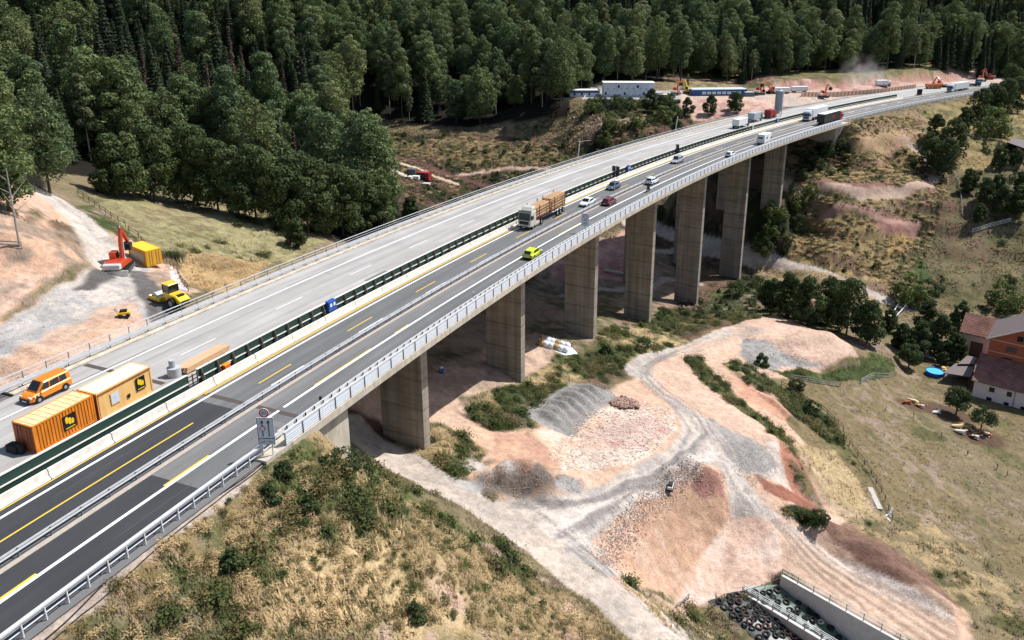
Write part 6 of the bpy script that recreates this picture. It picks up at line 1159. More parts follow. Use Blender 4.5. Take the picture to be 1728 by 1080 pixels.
# ------------------------------------------------------------------ fences
def fence(label,px,h=1.1,rails=2,m=woodd,gap=None,mr=None,w=.07,name='wooden_fence',pts=None,rh_=.1):
    P=gps(px) if pts is None else pts;e=empty(name,P[0],0,label,'fence');o0=Vector(P[0]);seg=[Vector(p)-o0 for p in P];gap=gap or 2.2;posts=[]
    for a,b in zip(seg[:-1],seg[1:]):
        n_=max(1,int(round((b-a).to_2d().length/gap)))
        for k in range(n_): posts.append(a.lerp(b,k/n_))
    posts.append(seg[-1]);posts=[Vector((p.x,p.y,hz(p.x+o0.x,p.y+o0.y)-o0.z)) for p in posts]
    for p in posts[:100]: B=MB();B.bar(p-Vector((0,0,.3)),p+Vector((0,0,h)),w*1.3);B.build('post',m,e)
    for r_ in range(rails):
        z=h*(.95-.42*r_);B=MB();[B.bar(a+Vector((0,0,z)),b+Vector((0,0,z)),w*.6,rh_) for a,b in zip(posts[:-1],posts[1:])];B.build('rail',mr or m,e)
    return e
pale=mat('pale_boards',lin(178,174,166),.8,var=.15)
fence('dark two-rail fence curving along the pasture above the earth bank',[(1318,652),(1350,673),(1385,692),(1407,712),(1423,728),(1425,752)],1.2,2)
f2=fence('dark two-rail fence running down the pasture edge to a white gate post',[(1433,752),(1447,772),(1470,802),(1487,832),(1505,878)],1.2,2)
fence('grey three-board fence between tall grass and the pasture',[(1335,640),(1380,647),(1418,652)],1.0,3,pale,rh_=.14)
fence('whitish three-board fence at the corner of the tall grass',[(1452,648),(1475,637),(1510,635)],1.1,3,pale,rh_=.16)
fence('dark rail fence between the tall grass and the left meadow',[(132,328),(160,348),(188,368),(212,382)],1.2,2);fence('short dark rail fence behind the excavator',[(218,392),(234,402),(245,416)],1.2,2)
fence('grey two-board fence on the orange bank at the left edge',[(-10,418),(38,420)],1.0,2,pale,rh_=.16);fence('dark rail fence right of the yellow container along the meadow corner',[(270,430),(300,462),(318,492)],1.2,2)
fence('long dark rail fence at the foot of the wood behind the bridge',[(608,214),(660,214),(720,216),(765,218),(800,225),(870,227),(950,229)],1.5,2,woodd,5.)
fence('thin wire fence beside the dark tree clump on the upper slope',[(1543,246),(1570,268),(1600,284)],1.0,2,steel,4.,w=.04,name='wire_fence');fence('pale fence going down the right slope to the thicket',[(1606,288),(1618,312),(1622,340),(1624,368)],1.2,2,pale,3.,name='wire_fence');fence('silver three-rail fence below the right thicket',[(1640,392),(1670,383),(1705,374)],1.2,3,steel,3.,rh_=.16,name='metal_fence')
fence('dark fence beside the farm garden above the barn',[(1668,505),(1680,520),(1700,528)],1.3,2,pale)
B=MB();g_=gp(1502,876)
e=empty('white_gate_post',g_,0,'white painted beams at the lower end of the pasture fence','gate');B=MB();B.bar((-1.6,0,.1),(.2,.9,.2),.18);B.bar((-.6,1.,.1),(-.3,-.7,.15),.16);B.build('beam',wsp,e);B=MB();B.bar((.2,.5,0),(.8,1.4,1.1),.26);B.build('post',wsp,e)
for k,(p,q) in enumerate((((1471,825),(1480,845)),((1480,845),(1488,862)))):
    a,b=gps([p,q]);B=MB();B.bar(Vector(a)+Vector((-.3,0,.3)),Vector(b)+Vector((-.3,0,.3)),.8,.1);o=B.build('grey_board',pale);tag(o,['upper grey sheet leaning at the pasture fence','lower grey sheet leaning at the pasture fence'][k],'board')
for k,(px,py) in enumerate(((1494,694),(1541,705),(1588,738),(1632,768),(1682,792),(1699,803))):
    g_=gp(px,py);B=MB();B.bar((0,0,-.2),(0,0,1.15),.09);o=B.build('pasture_post',woodd);o.location=g_;tag(o,'thin dark fence post standing in the dry cow pasture','post','posts across the cow pasture')
for k,(a,b) in enumerate((((968,202),(988,166)),((955,224),(966,217)))):
    P=gps([a,b]);B=MB();B.bar(Vector(P[0])+Vector((0,0,.7)),Vector(P[1])+Vector((0,0,1.2)),.5,.18);o=B.build('white_pipe',pale);tag(o,['long white pipe sloping down beside the wood to the site office','short white beam at the end of the fence behind the bridge'][k],'pipe')
# ------------------------------------------------------------------ offices
owh=mat('office_white',lin(206,212,220),.55,var=.06,scale=.6);obl=mat('office_blue',lin(40,84,140),.5,var=.08,scale=.6);orf=mat('office_roof',lin(226,222,214),.6,var=.08,scale=.5);odk=mat('office_window',lin(38,44,54),.2);olt=mat('office_blind',lin(214,224,236),.4)
e=empty('site_office',(48.1,325.5,-2.7),R(-1.5),'two-storey white block of stacked office cabins with pale roof','building')
for fl in (0,1):
    for k in range(8):
        B=MB();B.box(-10.4+k*2.6+.03,-10.4+(k+1)*2.6-.03,-3,3,fl*2.85+.02,fl*2.85+2.8);c_2=B.build('cabin_unit',owh,e)
        for (xo,zo,ww,hh,mm) in ([(.5,1.0,.7,.9,olt),(1.7,.5,.35,.35,odk)] if (k+fl)%3 else [(.6,.9,.8,1.1,odk),(1.8,.5,.35,.35,odk)]): B=MB();x0_=-10.4+k*2.6+xo;B.box(x0_,x0_+ww,-3.04,-2.99,fl*2.85+zo,fl*2.85+zo+hh);B.build('window',mm,c_2)
B=MB();B.prism([(-10.6,5.7),(10.6,5.7),(10.6,5.85),(-10.6,5.95)],-3.3,3.2);B.build('roof',orf,e);B=MB();B.box(7.6,10.45,-3.08,-3.04,0,2.8);B.build('blue_panel',obl,e)
for x_ in (-10.2,2.3,7.5): B=MB();B.bar((x_,3,5.8),(x_,3,7.6),.07);B.build('aerial',steeld,e)
e=empty('site_cabins',(30,326,-2.7),0,'low blue and white cabins left of the two-storey office','building');B=MB();B.box(-6,6.2,-3,2,0,2.7);B.build('walls',owh,e);B=MB();B.box(-6,6.2,-3.05,-3.01,1.7,2.5);B.build('blue_band',obl,e);B=MB();B.box(-6.2,6.4,-3.2,2.2,2.7,2.85);B.build('roof',orf,e);B=MB();[B.box(x_,x_+.8,-3.08,-3.06,.8,1.6) for x_ in (-4.5,-1.5,1.5)];B.build('window',odk,e)
e=empty('site_hall',(86.2,328.6,-3.1),R(3),'long low blue building with a row of white windows','building');B=MB();B.box(-11.3,11.3,-3,3.4,0,2.9);B.build('walls',obl,e);B=MB();B.prism([(-11.6,2.9),(11.6,2.9),(11.2,3.15),(-11.2,3.15)],-3.3,3.7);B.build('roof',mat('hall_roof',lin(190,204,220),.5),e)
for k in range(8):
    B=MB();x_=-7.6+k*2.1;B.box(x_,x_+.75,-3.05,-3.,1.1,2.2);B.box(x_+.85,x_+1.6,-3.05,-3.,1.1,2.2);B.build('window',olt,e)
for (px,py,L_,H_,m_,lb) in ((1108,166,5,2.4,owh,'small white container right of the two-storey office'),(1122,168,4,2,cty,'pale yellow container on the edge of the office terrace'),(1265,163,4,1.8,mat('grey_blue_box',lin(96,112,128),.6),'grey tool container right of the blue building')):
    g_=gp(px,py);cont(lb,(g_.x,g_.y+1,g_.z),R(4),L_,m_,orf,'site_container',False,H_,door=0)
for (px,py,lb) in ((1348,156,'white site trailer parked beyond the excavators'),(1318,158,'white pickup box beside the orange excavators')):
    g_=gp(px,py);e=empty('site_trailer',(g_.x,g_.y,g_.z),R(5),lb,'trailer');B=MB();B.box(-3.5,3.5,-1.1,1.1,.8,2.6);B.build('trailer_box',wt,e,bevel=.05);[wheel(e,x_,sg*1.0,.4,.3) for x_ in (-2.2,2.4) for sg in (-1,1)];B=MB();B.box(-3.4,3.4,-.5,.5,.5,.8);B.build('chassis',plast,e)
# formwork wall and far works
P=gps([(1352,163),(1400,163),(1450,160),(1500,155),(1545,149)]);e=empty('formwork_wall',P[0],0,'long low timber formwork wall with upright ribs along the new carriageway','wall');o0=Vector(P[0])
B=MB();[B.bar(Vector(a)-o0+Vector((0,0,.9)),Vector(b)-o0+Vector((0,0,.9)),.2,2.) for a,b in zip(P[:-1],P[1:])];B.build('panel',mat('formwork_panel',lin(196,160,138),.8,var=.15),e)
n_=0
for a,b in zip(P[:-1],P[1:]):
    a=Vector(a)-o0;b=Vector(b)-o0;k_=int((b-a).length/2.6)
    for k in range(k_):
        q=a.lerp(b,k/k_);B=MB();B.bar(q+Vector((.05,-.2,0)),q+Vector((.05,-.2,2.)),.16);B.build('rib',woodl if k%2 else pale,e);n_+=1
s,d=sdp(1600,156,.5);boxlorry('white box lorry far away at the end of the motorway',s+5,1.8,False,None,wt,paint('white_paint',(1,1,1)),name='box_lorry')
s,d=sdp(1546,158,.5);e=empty('control_cabinet',rp(s,-2,0),0,'dark upright cabinet at the far end of the green screen','cabinet');B=MB();B.box(-.9,.9,-.6,.6,.3,2.6);B.build('cabinet_body',dkm,e,bevel=.05);B=MB();B.box(-1.1,1.1,-.8,.8,0,.3);B.build('base_plate',conc,e)
for (px,py,lb,m_,hh) in ((1573,150,'orange dump truck body beside the far excavators',oro,2.4),(1488,146,'pale mixing plant box in the dusty works',wt,3.0),(1640,146,'long dark machine with blue cab beside the far motorway',dkm,1.4)):
    g_=gp(px,py);e=empty('site_machine',(g_.x,g_.y,g_.z),R(8),lb,'machine');B=MB();B.prism([(-3,.8),(2,.8),(2.6,hh),(-3.2,hh)],-1.3,1.3);B.build('body',m_,e,bevel=.05);B=MB();B.box(2.2,4.,-1.1,1.1,.7,2.5);B.build('cab',obl if m_ is dkm else m_,e,bevel=.08);[wheel(e,x_,sg*1.1,.6,.4) for x_ in (-2,0,3) for sg in (-1,1)]
dm=bpy.data.materials.new('dust');dm.use_nodes=True;n,l=nodes(dm);n.remove(n['Principled BSDF']);pv=n.new('ShaderNodeVolumePrincipled');pv.inputs['Color'].default_value=(.99,.94,.92,1);l.new(pv.outputs[0],n['Material Output'].inputs['Volume'])
tc=n.new('ShaderNodeTexCoord');nz_=n.new('ShaderNodeTexNoise');nz_.inputs['Scale'].default_value=2.2;nz_.inputs['Detail'].default_value=4;l.new(tc.outputs['Object'],nz_.inputs['Vector']);gr=n.new('ShaderNodeTexGradient');gr.gradient_type='SPHERICAL';l.new(tc.outputs['Object'],gr.inputs[0])
a1=n.new('ShaderNodeMath');a1.operation='SUBTRACT';a1.inputs[1].default_value=.42;l.new(nz_.outputs[0],a1.inputs[0]);a2=n.new('ShaderNodeMath');a2.operation='MULTIPLY';l.new(a1.outputs[0],a2.inputs[0]);l.new(gr.outputs['Fac'],a2.inputs[1]);a3=n.new('ShaderNodeMath');a3.operation='MULTIPLY';a3.inputs[1].default_value=.42;a3.use_clamp=True;l.new(a2.outputs[0],a3.inputs[0]);l.new(a3.outputs[0],pv.inputs['Density'])
B=MB();rg=[[Vector((math.sin(v)*math.cos(u),math.sin(v)*math.sin(u),math.cos(v))) for u in np.linspace(0,2*math.pi,16,endpoint=False)] for v in np.linspace(.05,math.pi-.05,9)];B.loft(rg);o=B.build('dust_cloud',dm);g_=gp(1452,152);o.location=(g_.x,g_.y,g_.z+6);o.scale=(12,9,11);tag(o,'thin cloud of pale dust drifting up from the works','dust',None,'stuff')
# ------------------------------------------------------------------ farm
tile=bpy.data.materials.new('roof_tiles');tile.use_nodes=True;n,l=nodes(tile);p=n['Principled BSDF'];p.inputs['Roughness'].default_value=.85
tc=n.new('ShaderNodeTexCoord');bk=n.new('ShaderNodeTexBrick');bk.inputs['Scale'].default_value=1.;bk.inputs['Brick Width'].default_value=.9;bk.inputs['Row Height'].default_value=.42;bk.inputs['Mortar Size'].default_value=.05;bk.inputs['Color1'].default_value=(*lin(128,84,72),1);bk.inputs['Color2'].default_value=(*lin(106,68,60),1);bk.inputs['Mortar'].default_value=(*lin(160,120,104),1)
mp=n.new('ShaderNodeMapping');l.new(tc.outputs['Object'],mp.inputs[0]);l.new(mp.outputs[0],bk.inputs[0]);nz_=n.new('ShaderNodeTexNoise');nz_.inputs['Scale'].default_value=.6;nz_.inputs['Detail'].default_value=5;l.new(tc.outputs['Object'],nz_.inputs[0]);mr=n.new('ShaderNodeMapRange');mr.inputs[1].default_value=.3;mr.inputs[2].default_value=.7;mr.inputs[3].default_value=.55;mr.inputs[4].default_value=1.25;l.new(nz_.outputs[0],mr.inputs[0]);mx=n.new('ShaderNodeMix');mx.data_type='RGBA';mx.blend_type='MULTIPLY';mx.inputs[0].default_value=1;l.new(bk.outputs[0],mx.inputs[6]);l.new(mr.outputs[0],mx.inputs[7]);l.new(mx.outputs[2],p.inputs['Base Color'])
slate=mat('slate_roof',lin(104,94,92),.7,var=.12,scale=1.2);brick=bpy.data.materials.new('red_brick');brick.use_nodes=True;n,l=nodes(brick);p=n['Principled BSDF'];p.inputs['Roughness'].default_value=.9;tc=n.new('ShaderNodeTexCoord');mp=n.new('ShaderNodeMapping');mp.inputs['Rotation'].default_value=(R(90),0,0);bk=n.new('ShaderNodeTexBrick');bk.inputs['Brick Width'].default_value=.5;bk.inputs['Row Height'].default_value=.24;bk.inputs['Scale'].default_value=1;bk.inputs['Mortar Size'].default_value=.02;bk.inputs['Color1'].default_value=(*lin(176,92,62),1);bk.inputs['Color2'].default_value=(*lin(150,76,54),1);bk.inputs['Mortar'].default_value=(*lin(150,110,92),1);l.new(tc.outputs['Object'],mp.inputs[0]);l.new(mp.outputs[0],bk.inputs[0]);l.new(bk.outputs[0],p.inputs['Base Color'])
plas=mat('pinkish_plaster',lin(224,214,214),.85,var=.08,scale=.6);windk=mat('farm_window',lin(30,32,38),.2);shut=mat('shutter',lin(84,78,80),.6);band=mat('plaster_band',lin(206,160,134),.8)
FR=math.atan2(-.63,.78);e=empty('farmhouse',(99.5,151.1,-46.3),FR,'farmhouse with red brick gable and a long pinkish lower wing with tiled roof','building')
def slab(B,x0,x1,pts,th=.16):
    for (ya,za),(yb,zb) in zip(pts[:-1],pts[1:]): B.add([(x0,ya,za),(x1,ya,za),(x1,yb,zb),(x0,yb,zb),(x0,ya,za-th),(x1,ya,za-th),(x1,yb,zb-th),(x0,yb,zb-th)],[(0,1,2,3),(7,6,5,4),(0,4,5,1),(1,5,6,2),(2,6,7,3),(3,7,4,0)])
B=MB();B.box(0,24,0,6.2,-1.5,4.45);B.build('wing_wall',plas,e)
B=MB();slab(B,-.5,24.5,[(-.6,4.3),(6.3,8.1)]);rf=B.build('wing_roof',tile,e);B=MB();B.box(-.5,24.5,-.72,-.6,4.12,4.24);B.build('gutter',steeld,rf);B=MB();B.bar((7.6,-.06,-1),(7.6,-.06,4.2),.12);B.build('downpipe',steeld,e)
for i,(x_,z_,w__) in enumerate([(3.4,2.9,1.),(6.6,2.9,.9),(10.4,2.9,.9),(14,2.9,.9),(17.5,2.9,.9),(3.2,.5,1.),(6.4,.4,.9),(9.4,.4,.8),(12.4,.4,.9),(16,.4,.9)]):
    B=MB();B.box(x_-w__/2,x_+w__/2,-.03,.05,z_-.5,z_+.55);f_=B.build('window',windk,e);B=MB();B.box(x_-w__/2-.08,x_+w__/2+.08,-.08,-.03,z_-.6,z_-.5);B.build('sill',band,f_)
B=MB();bx0,bx1=.8,15.2;hx_=(bx0+bx1)/2
B.prism([(bx0,-1),(bx1,-1),(bx1,12.0),(hx_,16.1),(bx0,12.0)],6.2,18);B.build('brick_wall',brick,e)
B=MB()
for sg in (-1,1):
    xa=hx_;xb=hx_+sg*(hx_-bx0+.7);zb_=12.0-.7*4.1/7.2
    B.add([(xa,5.6,16.35),(xb,5.6,zb_+.2),(xb,18.6,zb_+.2),(xa,18.6,16.35),(xa,5.6,16.15),(xb,5.6,zb_),(xb,18.6,zb_),(xa,18.6,16.15)],[(0,1,2,3),(7,6,5,4),(0,4,5,1),(1,5,6,2),(2,6,7,3),(3,7,4,0)])
rf=B.build('main_roof',slate,e);B=MB();B.box(hx_+.3,hx_+1.2,7.,7.8,15.4,17.1);B.build('chimney',mat('chimney_metal',lin(196,198,200),.5),rf);B=MB()
for sg in (-1,1): B.bar((hx_,5.55,16.35),(hx_+sg*(hx_-bx0+.7),5.55,zb_+.15),.14,.2)
B.build('verge_trim',pale,rf)
B=MB();B.box(bx0-.02,bx1+.02,6.13,6.2,11.7,11.95);B.box(bx0-.02,bx1+.02,6.13,6.2,9.0,9.2);B.build('plaster_band',band,e)
for (x_,z_,w__,h__,m_) in ((6.2,13.2,1.1,1.2,windk),(9.8,13.2,1.1,1.2,windk),(5.,10.4,1.9,1.2,shut),(10.,10.4,1.9,1.2,shut),(4.6,7.9,1.8,.9,windk),(9.6,7.9,2.,.9,windk)):
    B=MB();B.box(x_-w__/2,x_+w__/2,6.12,6.22,z_-h__/2,z_+h__/2);B.build('window',m_,e)
e=empty('barn',(108.2,172.,-45.5),FR,'barn with red tiled roof behind the farmhouse','building');B=MB();B.prism([(0,0),(9.5,0),(9.5,5.6),(0,5.6)],0,7);B.build('walls',plas,e);B=MB();slab(B,-.6,10.1,[(-.7,5.3),(3.8,8.9),(8.,5.4)]);B.build('roof',tile,e);B=MB();B.box(2,4.6,-.05,.05,0,3.4);B.build('door',woodd,e)
def shed(label,pts,z,zb,m=slate,name='open_shed'):
    P=[Vector(at(a,b,z)) for a,b in pts];c0=sum(P,Vector())/len(P);e=empty(name,(c0.x,c0.y,zb),0,label,'shed');Q=[p-Vector((c0.x,c0.y,zb)) for p in P];n_=len(Q)
    B=MB();B.add(Q+[q-Vector((0,0,.18)) for q in Q],[tuple(range(n_)),tuple(range(2*n_-1,n_-1,-1))]+[(k,n_+k,n_+(k+1)%n_,(k+1)%n_) for k in range(n_)]);B.build('roof',m,e)
    for q in Q: B=MB();t_=q*.93;B.bar((t_.x,t_.y,-.3),(t_.x,t_.y,q.z-.15),.18);B.build('post',woodd,e)
    B=MB();a,b=Q[1]*.9,Q[2]*.9;B.bar((a.x,a.y,q.z/2-.1),(b.x,b.y,q.z/2-.1),.1,q.z-.3);B.build('back_wall',woodd,e);return e
shed('dark flat-roofed carport between the pool and the white wing',[(1592,629),(1612,613),(1646,612),(1638,636)],-42.9,-45.4);shed('smaller dark lean-to roof above the carport',[(1616,614),(1632,600),(1648,603),(1644,614)],-42.4,-45.3);shed('grey-roofed open shed beside the valley trees',[(1382,563),(1391,551),(1427,561),(1418,575)],-40.8,-43.3,mat('shed_roof',lin(140,138,136),.7))
shed('dark wooden hut roof on the upper right meadow',[(1700,240),(1712,232),(1745,240),(1740,254)],-12.5,-15.8)
e=empty('garden_pergola',gp(1512,528),0,'white painted timber frame lying in the farm garden','frame');o0=e.location;B=MB()
for a,b in (((1501,540),(1522,507)),((1508,541),(1532,516)),((1504,532),(1512,537)),((1512,520),(1521,525))): P=gps([a,b]);B.bar(Vector(P[0])-o0+Vector((0,0,.6)),Vector(P[1])-o0+Vector((0,0,.9)),.16,.25)
B.build('beam',wsp,e);B=MB();[B.bar(Vector(q)-o0,Vector(q)-o0+Vector((0,0,.8)),.14) for q in gps([(1501,540),(1522,507),(1532,516)])];B.build('post',wsp,e)
g_=gp(1577,632);e=empty('swimming_pool',(g_.x,g_.y,g_.z),0,'small round above-ground swimming pool with bright blue water','pool');B=MB();k_=32
vs=[((r_)*math.cos(t),r_*math.sin(t),z_) for t in np.linspace(0,2*math.pi,k_,endpoint=False) for r_,z_ in ((1.9,-.3),(1.9,.95),(1.82,.95),(1.82,.3))];B.add(vs,[(i*4+j,((i+1)%k_)*4+j,((i+1)%k_)*4+j+1,i*4+j+1) for i in range(k_) for j in range(3)]);B.build('pool_wall',bl,e)
B=MB();B.add([(1.83*math.cos(t),1.83*math.sin(t),.82) for t in np.linspace(0,2*math.pi,k_,endpoint=False)],[tuple(range(k_))]);B.build('water_surface',mat('pool_water',lin(96,190,232),.08,var=.05,spec=.7),e)
for i,(px,py,c,sz) in enumerate(((1592,626,(214,180,110),(1.8,.9,.9)),(1574,622,(40,80,150),(1.1,.7,.5)),(1606,612,(206,196,186),(1.2,.8,.4)),(1614,606,(214,206,200),(.9,.9,.4)),(1563,600,(196,170,170),(1.4,1.,.3)),(1570,604,(226,226,226),(1.2,.7,.3)),(1534,585,(230,230,230),(1.5,.8,.3)),(1622,601,(190,150,140),(1.,.7,.5)),(1630,604,(150,190,170),(.7,.5,.4)),(1598,616,(186,150,110),(1.3,.4,.3)))):
    g_=gp(px,py);e=empty('garden_clutter',g_,rnd.uniform(0,3),['wooden crate beside the swimming pool','blue tub behind the swimming pool','pale sheet among the farm clutter','whitish sack among the farm clutter','pinkish tarpaulin under the garden tree','white tarpaulin under the garden tree','white tarpaulin at the garden frame','reddish crate at the farm wall','green-grey tub at the farm wall','brown plank heap behind the pool'][i],'clutter')
    B=MB();a,b,c2_=sz;B.prism([(-a/2,0),(a/2,0),(a/2*.9,c2_*.8),(a*.1,c2_),(-a/2*.95,c2_*.75)],-b/2,b/2);B.build('heap',mat('clutter_%d'%i,lin(*c),.8,var=.2),e,bevel=.05);B=MB();B.box(-a*.3,a*.3,-b*.3,b*.3,c2_*.98,c2_*1.05);B.build('top_sheet',mat('clutter_%d'%i,(1,1,1)),e)
# ------------------------------------------------------------------ cows
def hide(name,a,b,sc=1.1,th=.5):
    m=bpy.data.materials.new(name);m.use_nodes=True;n,l=nodes(m);p=n['Principled BSDF'];p.inputs['Roughness'].default_value=.85;tc=n.new('ShaderNodeTexCoord');q=n.new('ShaderNodeTexNoise');q.inputs['Scale'].default_value=sc;q.inputs['Detail'].default_value=1;l.new(tc.outputs['Object'],q.inputs[0]);r_=n.new('ShaderNodeMapRange');r_.inputs[1].default_value=th-.02;r_.inputs[2].default_value=th+.02;l.new(q.outputs[0],r_.inputs[0]);mx=n.new('ShaderNodeMix');mx.data_type='RGBA';mx.inputs[6].default_value=(*lin(*a),1);mx.inputs[7].default_value=(*lin(*b),1);l.new(r_.outputs[0],mx.inputs[0]);l.new(mx.outputs[2],p.inputs['Base Color']);return m
CB=hide('hide_brown',(132,70,36),(140,78,42));CWB=hide('hide_brown_white',(150,88,52),(220,206,186),1.3,.5);CWH=hide('hide_white',(222,212,196),(226,216,200));CCR=hide('hide_cream',(220,196,150),(206,178,128),1.5,.55);CDK=hide('hide_dark_white',(84,56,42),(220,212,204),1.3,.5)
LY=([((-.75,0,.38),.36,.3),((-.3,0,.42),.42,.36),((.25,0,.44),.4,.36),((.62,0,.5),.3,.3),((.92,.12,.72),.19,.17),((1.1,.22,.86),.15,.14),((1.38,.34,.74),.095,.09),((.55,.34,.18),.13,.12),((.95,.42,.09),.07,.07),((.62,.5,.07),.055,.055),((.5,-.3,.16),.13,.12),((.85,-.34,.08),.07,.07),((.5,-.44,.07),.055,.055),((-.62,.44,.22),.2,.18),((-.2,.62,.12),.1,.1),((-.55,.72,.08),.06,.06),((-1.05,0,.42),.06,.06),((-1.16,.1,.14),.035,.035)],
 [(0,1),(1,2),(2,3),(3,4),(4,5),(5,6),(3,7),(7,8),(8,9),(3,10),(10,11),(11,12),(0,13),(13,14),(14,15),(0,16),(16,17)])
for (px,py,mm_,r_,lb) in ((1530,681,CB,200,'brown cow lying leftmost on the dusty patch'),(1541,679,CCR,160,'pale cow lying between two brown cows'),(1552,688,CWB,-30,'brown and white cow lying right of the brown cow'),(1580,698,CWH,20,'white cow lying alone left of the bigger pasture tree'),(1614,722,CCR,-10,'upper of two cream cows lying close together'),(1619,731,CWH,-25,'lower of two pale cows lying close together'),(1643,740,CDK,-20,'dark and white spotted cow lying below the smaller tree'),(1665,735,CWB,150,'brown and white cow lying in the shade of the smaller tree')):
    g_=gp(px,py);o=skin_obj('cow',LY[0],LY[1],mm_);o.location=(g_.x,g_.y,g_.z);o.rotation_euler=(0,0,R(r_));tag(o,lb,'cow')
    B=MB();B.loft([[Vector((1.08,.22+sg*.12,.9)),Vector((1.02,.2+sg*.12,.94)),Vector((1.04,.2+sg*.3,.92))] for sg in (1,)]) if False else None
    B=MB()
    for sg in (-1,1): B.add([(1.06,.2+sg*.1,.95),(1.0,.18+sg*.12,.9),(.98,.16+sg*.3,.9),(1.04,.2+sg*.26,.96)],[(0,1,2,3)]);B.cyl((1.1,.22+sg*.07,.97),(1.12,.24+sg*.16,1.08),.025,.01,5)
    B.build('ear',mm_,o)
# ------------------------------------------------------------------ silage clamp with tyres
O_=Vector((34.8,83.4,0));A_=Vector((.68,-.735,0));B_=Vector((-.735,-.68,0))
def cp(a,b,z): q=O_+A_*a+B_*b;return Vector((q.x,q.y,z))
clw=mat('clamp_concrete',lin(196,194,192),.8,var=.1,scale=1.2,bump=.1)
e=empty('silage_clamp',cp(0,0,-38),0,'concrete silage clamp with two covered bays and steel handrails','silage clamp')
def cbox(nm,m,a0,a1,b0,b1,z0,z1,par=None):
    B=MB();B.add([cp(a0,b0,z0),cp(a1,b0,z0),cp(a1,b1,z0),cp(a0,b1,z0),cp(a0,b0,z1),cp(a1,b0,z1),cp(a1,b1,z1),cp(a0,b1,z1)],[(0,3,2,1),(4,5,6,7),(0,1,5,4),(1,2,6,5),(2,3,7,6),(3,0,4,7)]);return under(B.build(nm,m),par or e)
cbox('side_wall',clw,0,45,-.05,.32,-39.5,-34.5);cbox('middle_wall',clw,-2.8,45,4.6,5.1,-39.5,-36.1);cbox('low_kerb',clw,-4.4,45,9.8,10.0,-39.5,-37.5)
SK=lambda b:-.6*b if b<4.65 else -2.8-.35*(b-4.6)
SZ=lambda a:max(-38.4,-36.15-.22*max(a,-3))
def tarp(nm,c,a0,a1,b0,b1,z0,bulge):
    k1,k2=60,14;vs=[];fs=[]
    for i in range(k1+1):
        for j in range(k2+1):
            u=i/k1;v=j/k2;b=b0+(b1-b0)*v;a=SK(b)+a0+(a1-a0)*u;z=SZ(a)+z0+bulge*math.sin(v*math.pi)**.6*min(1,u*9)+.08*math.sin(a*2.1+b*1.7)+.05*math.sin(a*5+b*3.3);vs.append(cp(a,b,z))
    for i in range(k1):
        for j in range(k2): q=i*(k2+1)+j;fs.append((q,q+1,q+k2+2,q+k2+1))
    B=MB();B.add(vs,fs);return under(B.build(nm,c,smooth=True),e)
tg=mat('green_silage_sheet',lin(88,108,92),.45,var=.2,scale=1.2);tk=mat('black_silage_sheet',lin(58,64,64),.4,var=.3,scale=1.)
tarp('green_sheet',tg,.0,40,.35,4.58,0,.4);tarp('black_sheet',tk,.0,40,5.12,9.8,-.35,.35)
for (b,zt,a0) in ((.12,-34.5,.1),(4.7,-36.1,-2.6),(5.0,-36.1,-2.6)):
    h=1.05
    for z_ in (h,h*.5): 
        B=MB();B.bar(cp(a0,b,zt+z_),cp(38,b,zt+z_),.06);under(B.build('handrail',steel),e)
    for a in np.arange(a0,26,2.1): B=MB();B.bar(cp(a,b,zt),cp(a,b,zt+h),.07);under(B.build('rail_post',steeld),e)
def torus(R_=.36,r_=.14,n=16,m_=8):
    vs=[((R_+r_*math.cos(v))*math.cos(u),(R_+r_*math.cos(v))*math.sin(u),r_*.85*math.sin(v)) for u in np.linspace(0,2*math.pi,n,endpoint=False) for v in np.linspace(0,2*math.pi,m_,endpoint=False)];B=MB();B.add(vs,[(i*m_+j,((i+1)%n)*m_+j,((i+1)%n)*m_+(j+1)%m_,i*m_+(j+1)%m_) for i in range(n) for j in range(m_)]);o=B.build('tmp',tyre,smooth=True);me=o.data;bpy.data.objects.remove(o);return me
TM=[torus(.36,.14),torus(.3,.12)];TMb=TM[0].copy();TMb.materials.clear();TMb.materials.append(mat('tyre_brown',lin(64,44,38),.85,var=.15))
TMw=TM[1].copy();TMw.materials.clear();TMw.materials.append(mat('tyre_pale',lin(190,186,176),.8,var=.15));tyres=[]
g_=random.Random(4)
for bay,(b0,b1,z0,bu,nn_,a0) in enumerate(((.8,4.2,0,.4,52,.8),(5.5,9.4,-.35,.35,84,.6))):
    k=0;tr_=0
    while k<nn_ and tr_<9000:
        tr_+=1;b=g_.uniform(b0,b1);a=SK(b)+a0+g_.random()*16
        if any((a-q[0])**2+(b-q[1])**2<.62 for q in tyres): continue
        tyres.append((a,b));k+=1;v=(b-(.35 if bay==0 else 5.12))/(4.23 if bay==0 else 4.68);u=(a-SK(b))/40;z=SZ(a)+z0+bu*math.sin(v*math.pi)**.6*min(1,u*9)+.08*math.sin(a*2.1+b*1.7)+.05*math.sin(a*5+b*3.3)
        t_=g_.random();me_=TMw if t_>.95 else (TMb if t_>.85 else TM[k%2]);o=bpy.data.objects.new('old_tyre',me_);COL.objects.link(o);o.location=cp(a,b,z+.12);o.rotation_euler=(g_.uniform(-.12,.12),g_.uniform(-.12,.12),0)
        tag(o,'old tyre weighing down the green sheet of the right bay' if bay==0 else 'old tyre weighing down the black sheet of the left bay','tyre','tyres on the green silage sheet' if bay==0 else 'tyres on the black silage sheet')
fence('thin posts along the upper edge of the silage clamp',[(1195,1032),(1222,1014),(1255,1008),(1290,998),(1318,985)],1.1,1,steeld,1.8,w=.05,name='wire_fence');fence('short pale board barrier left of the silage clamp',[(1142,1028),(1162,1010)],.8,1,pale,1.5,rh_=.3,name='board_fence')
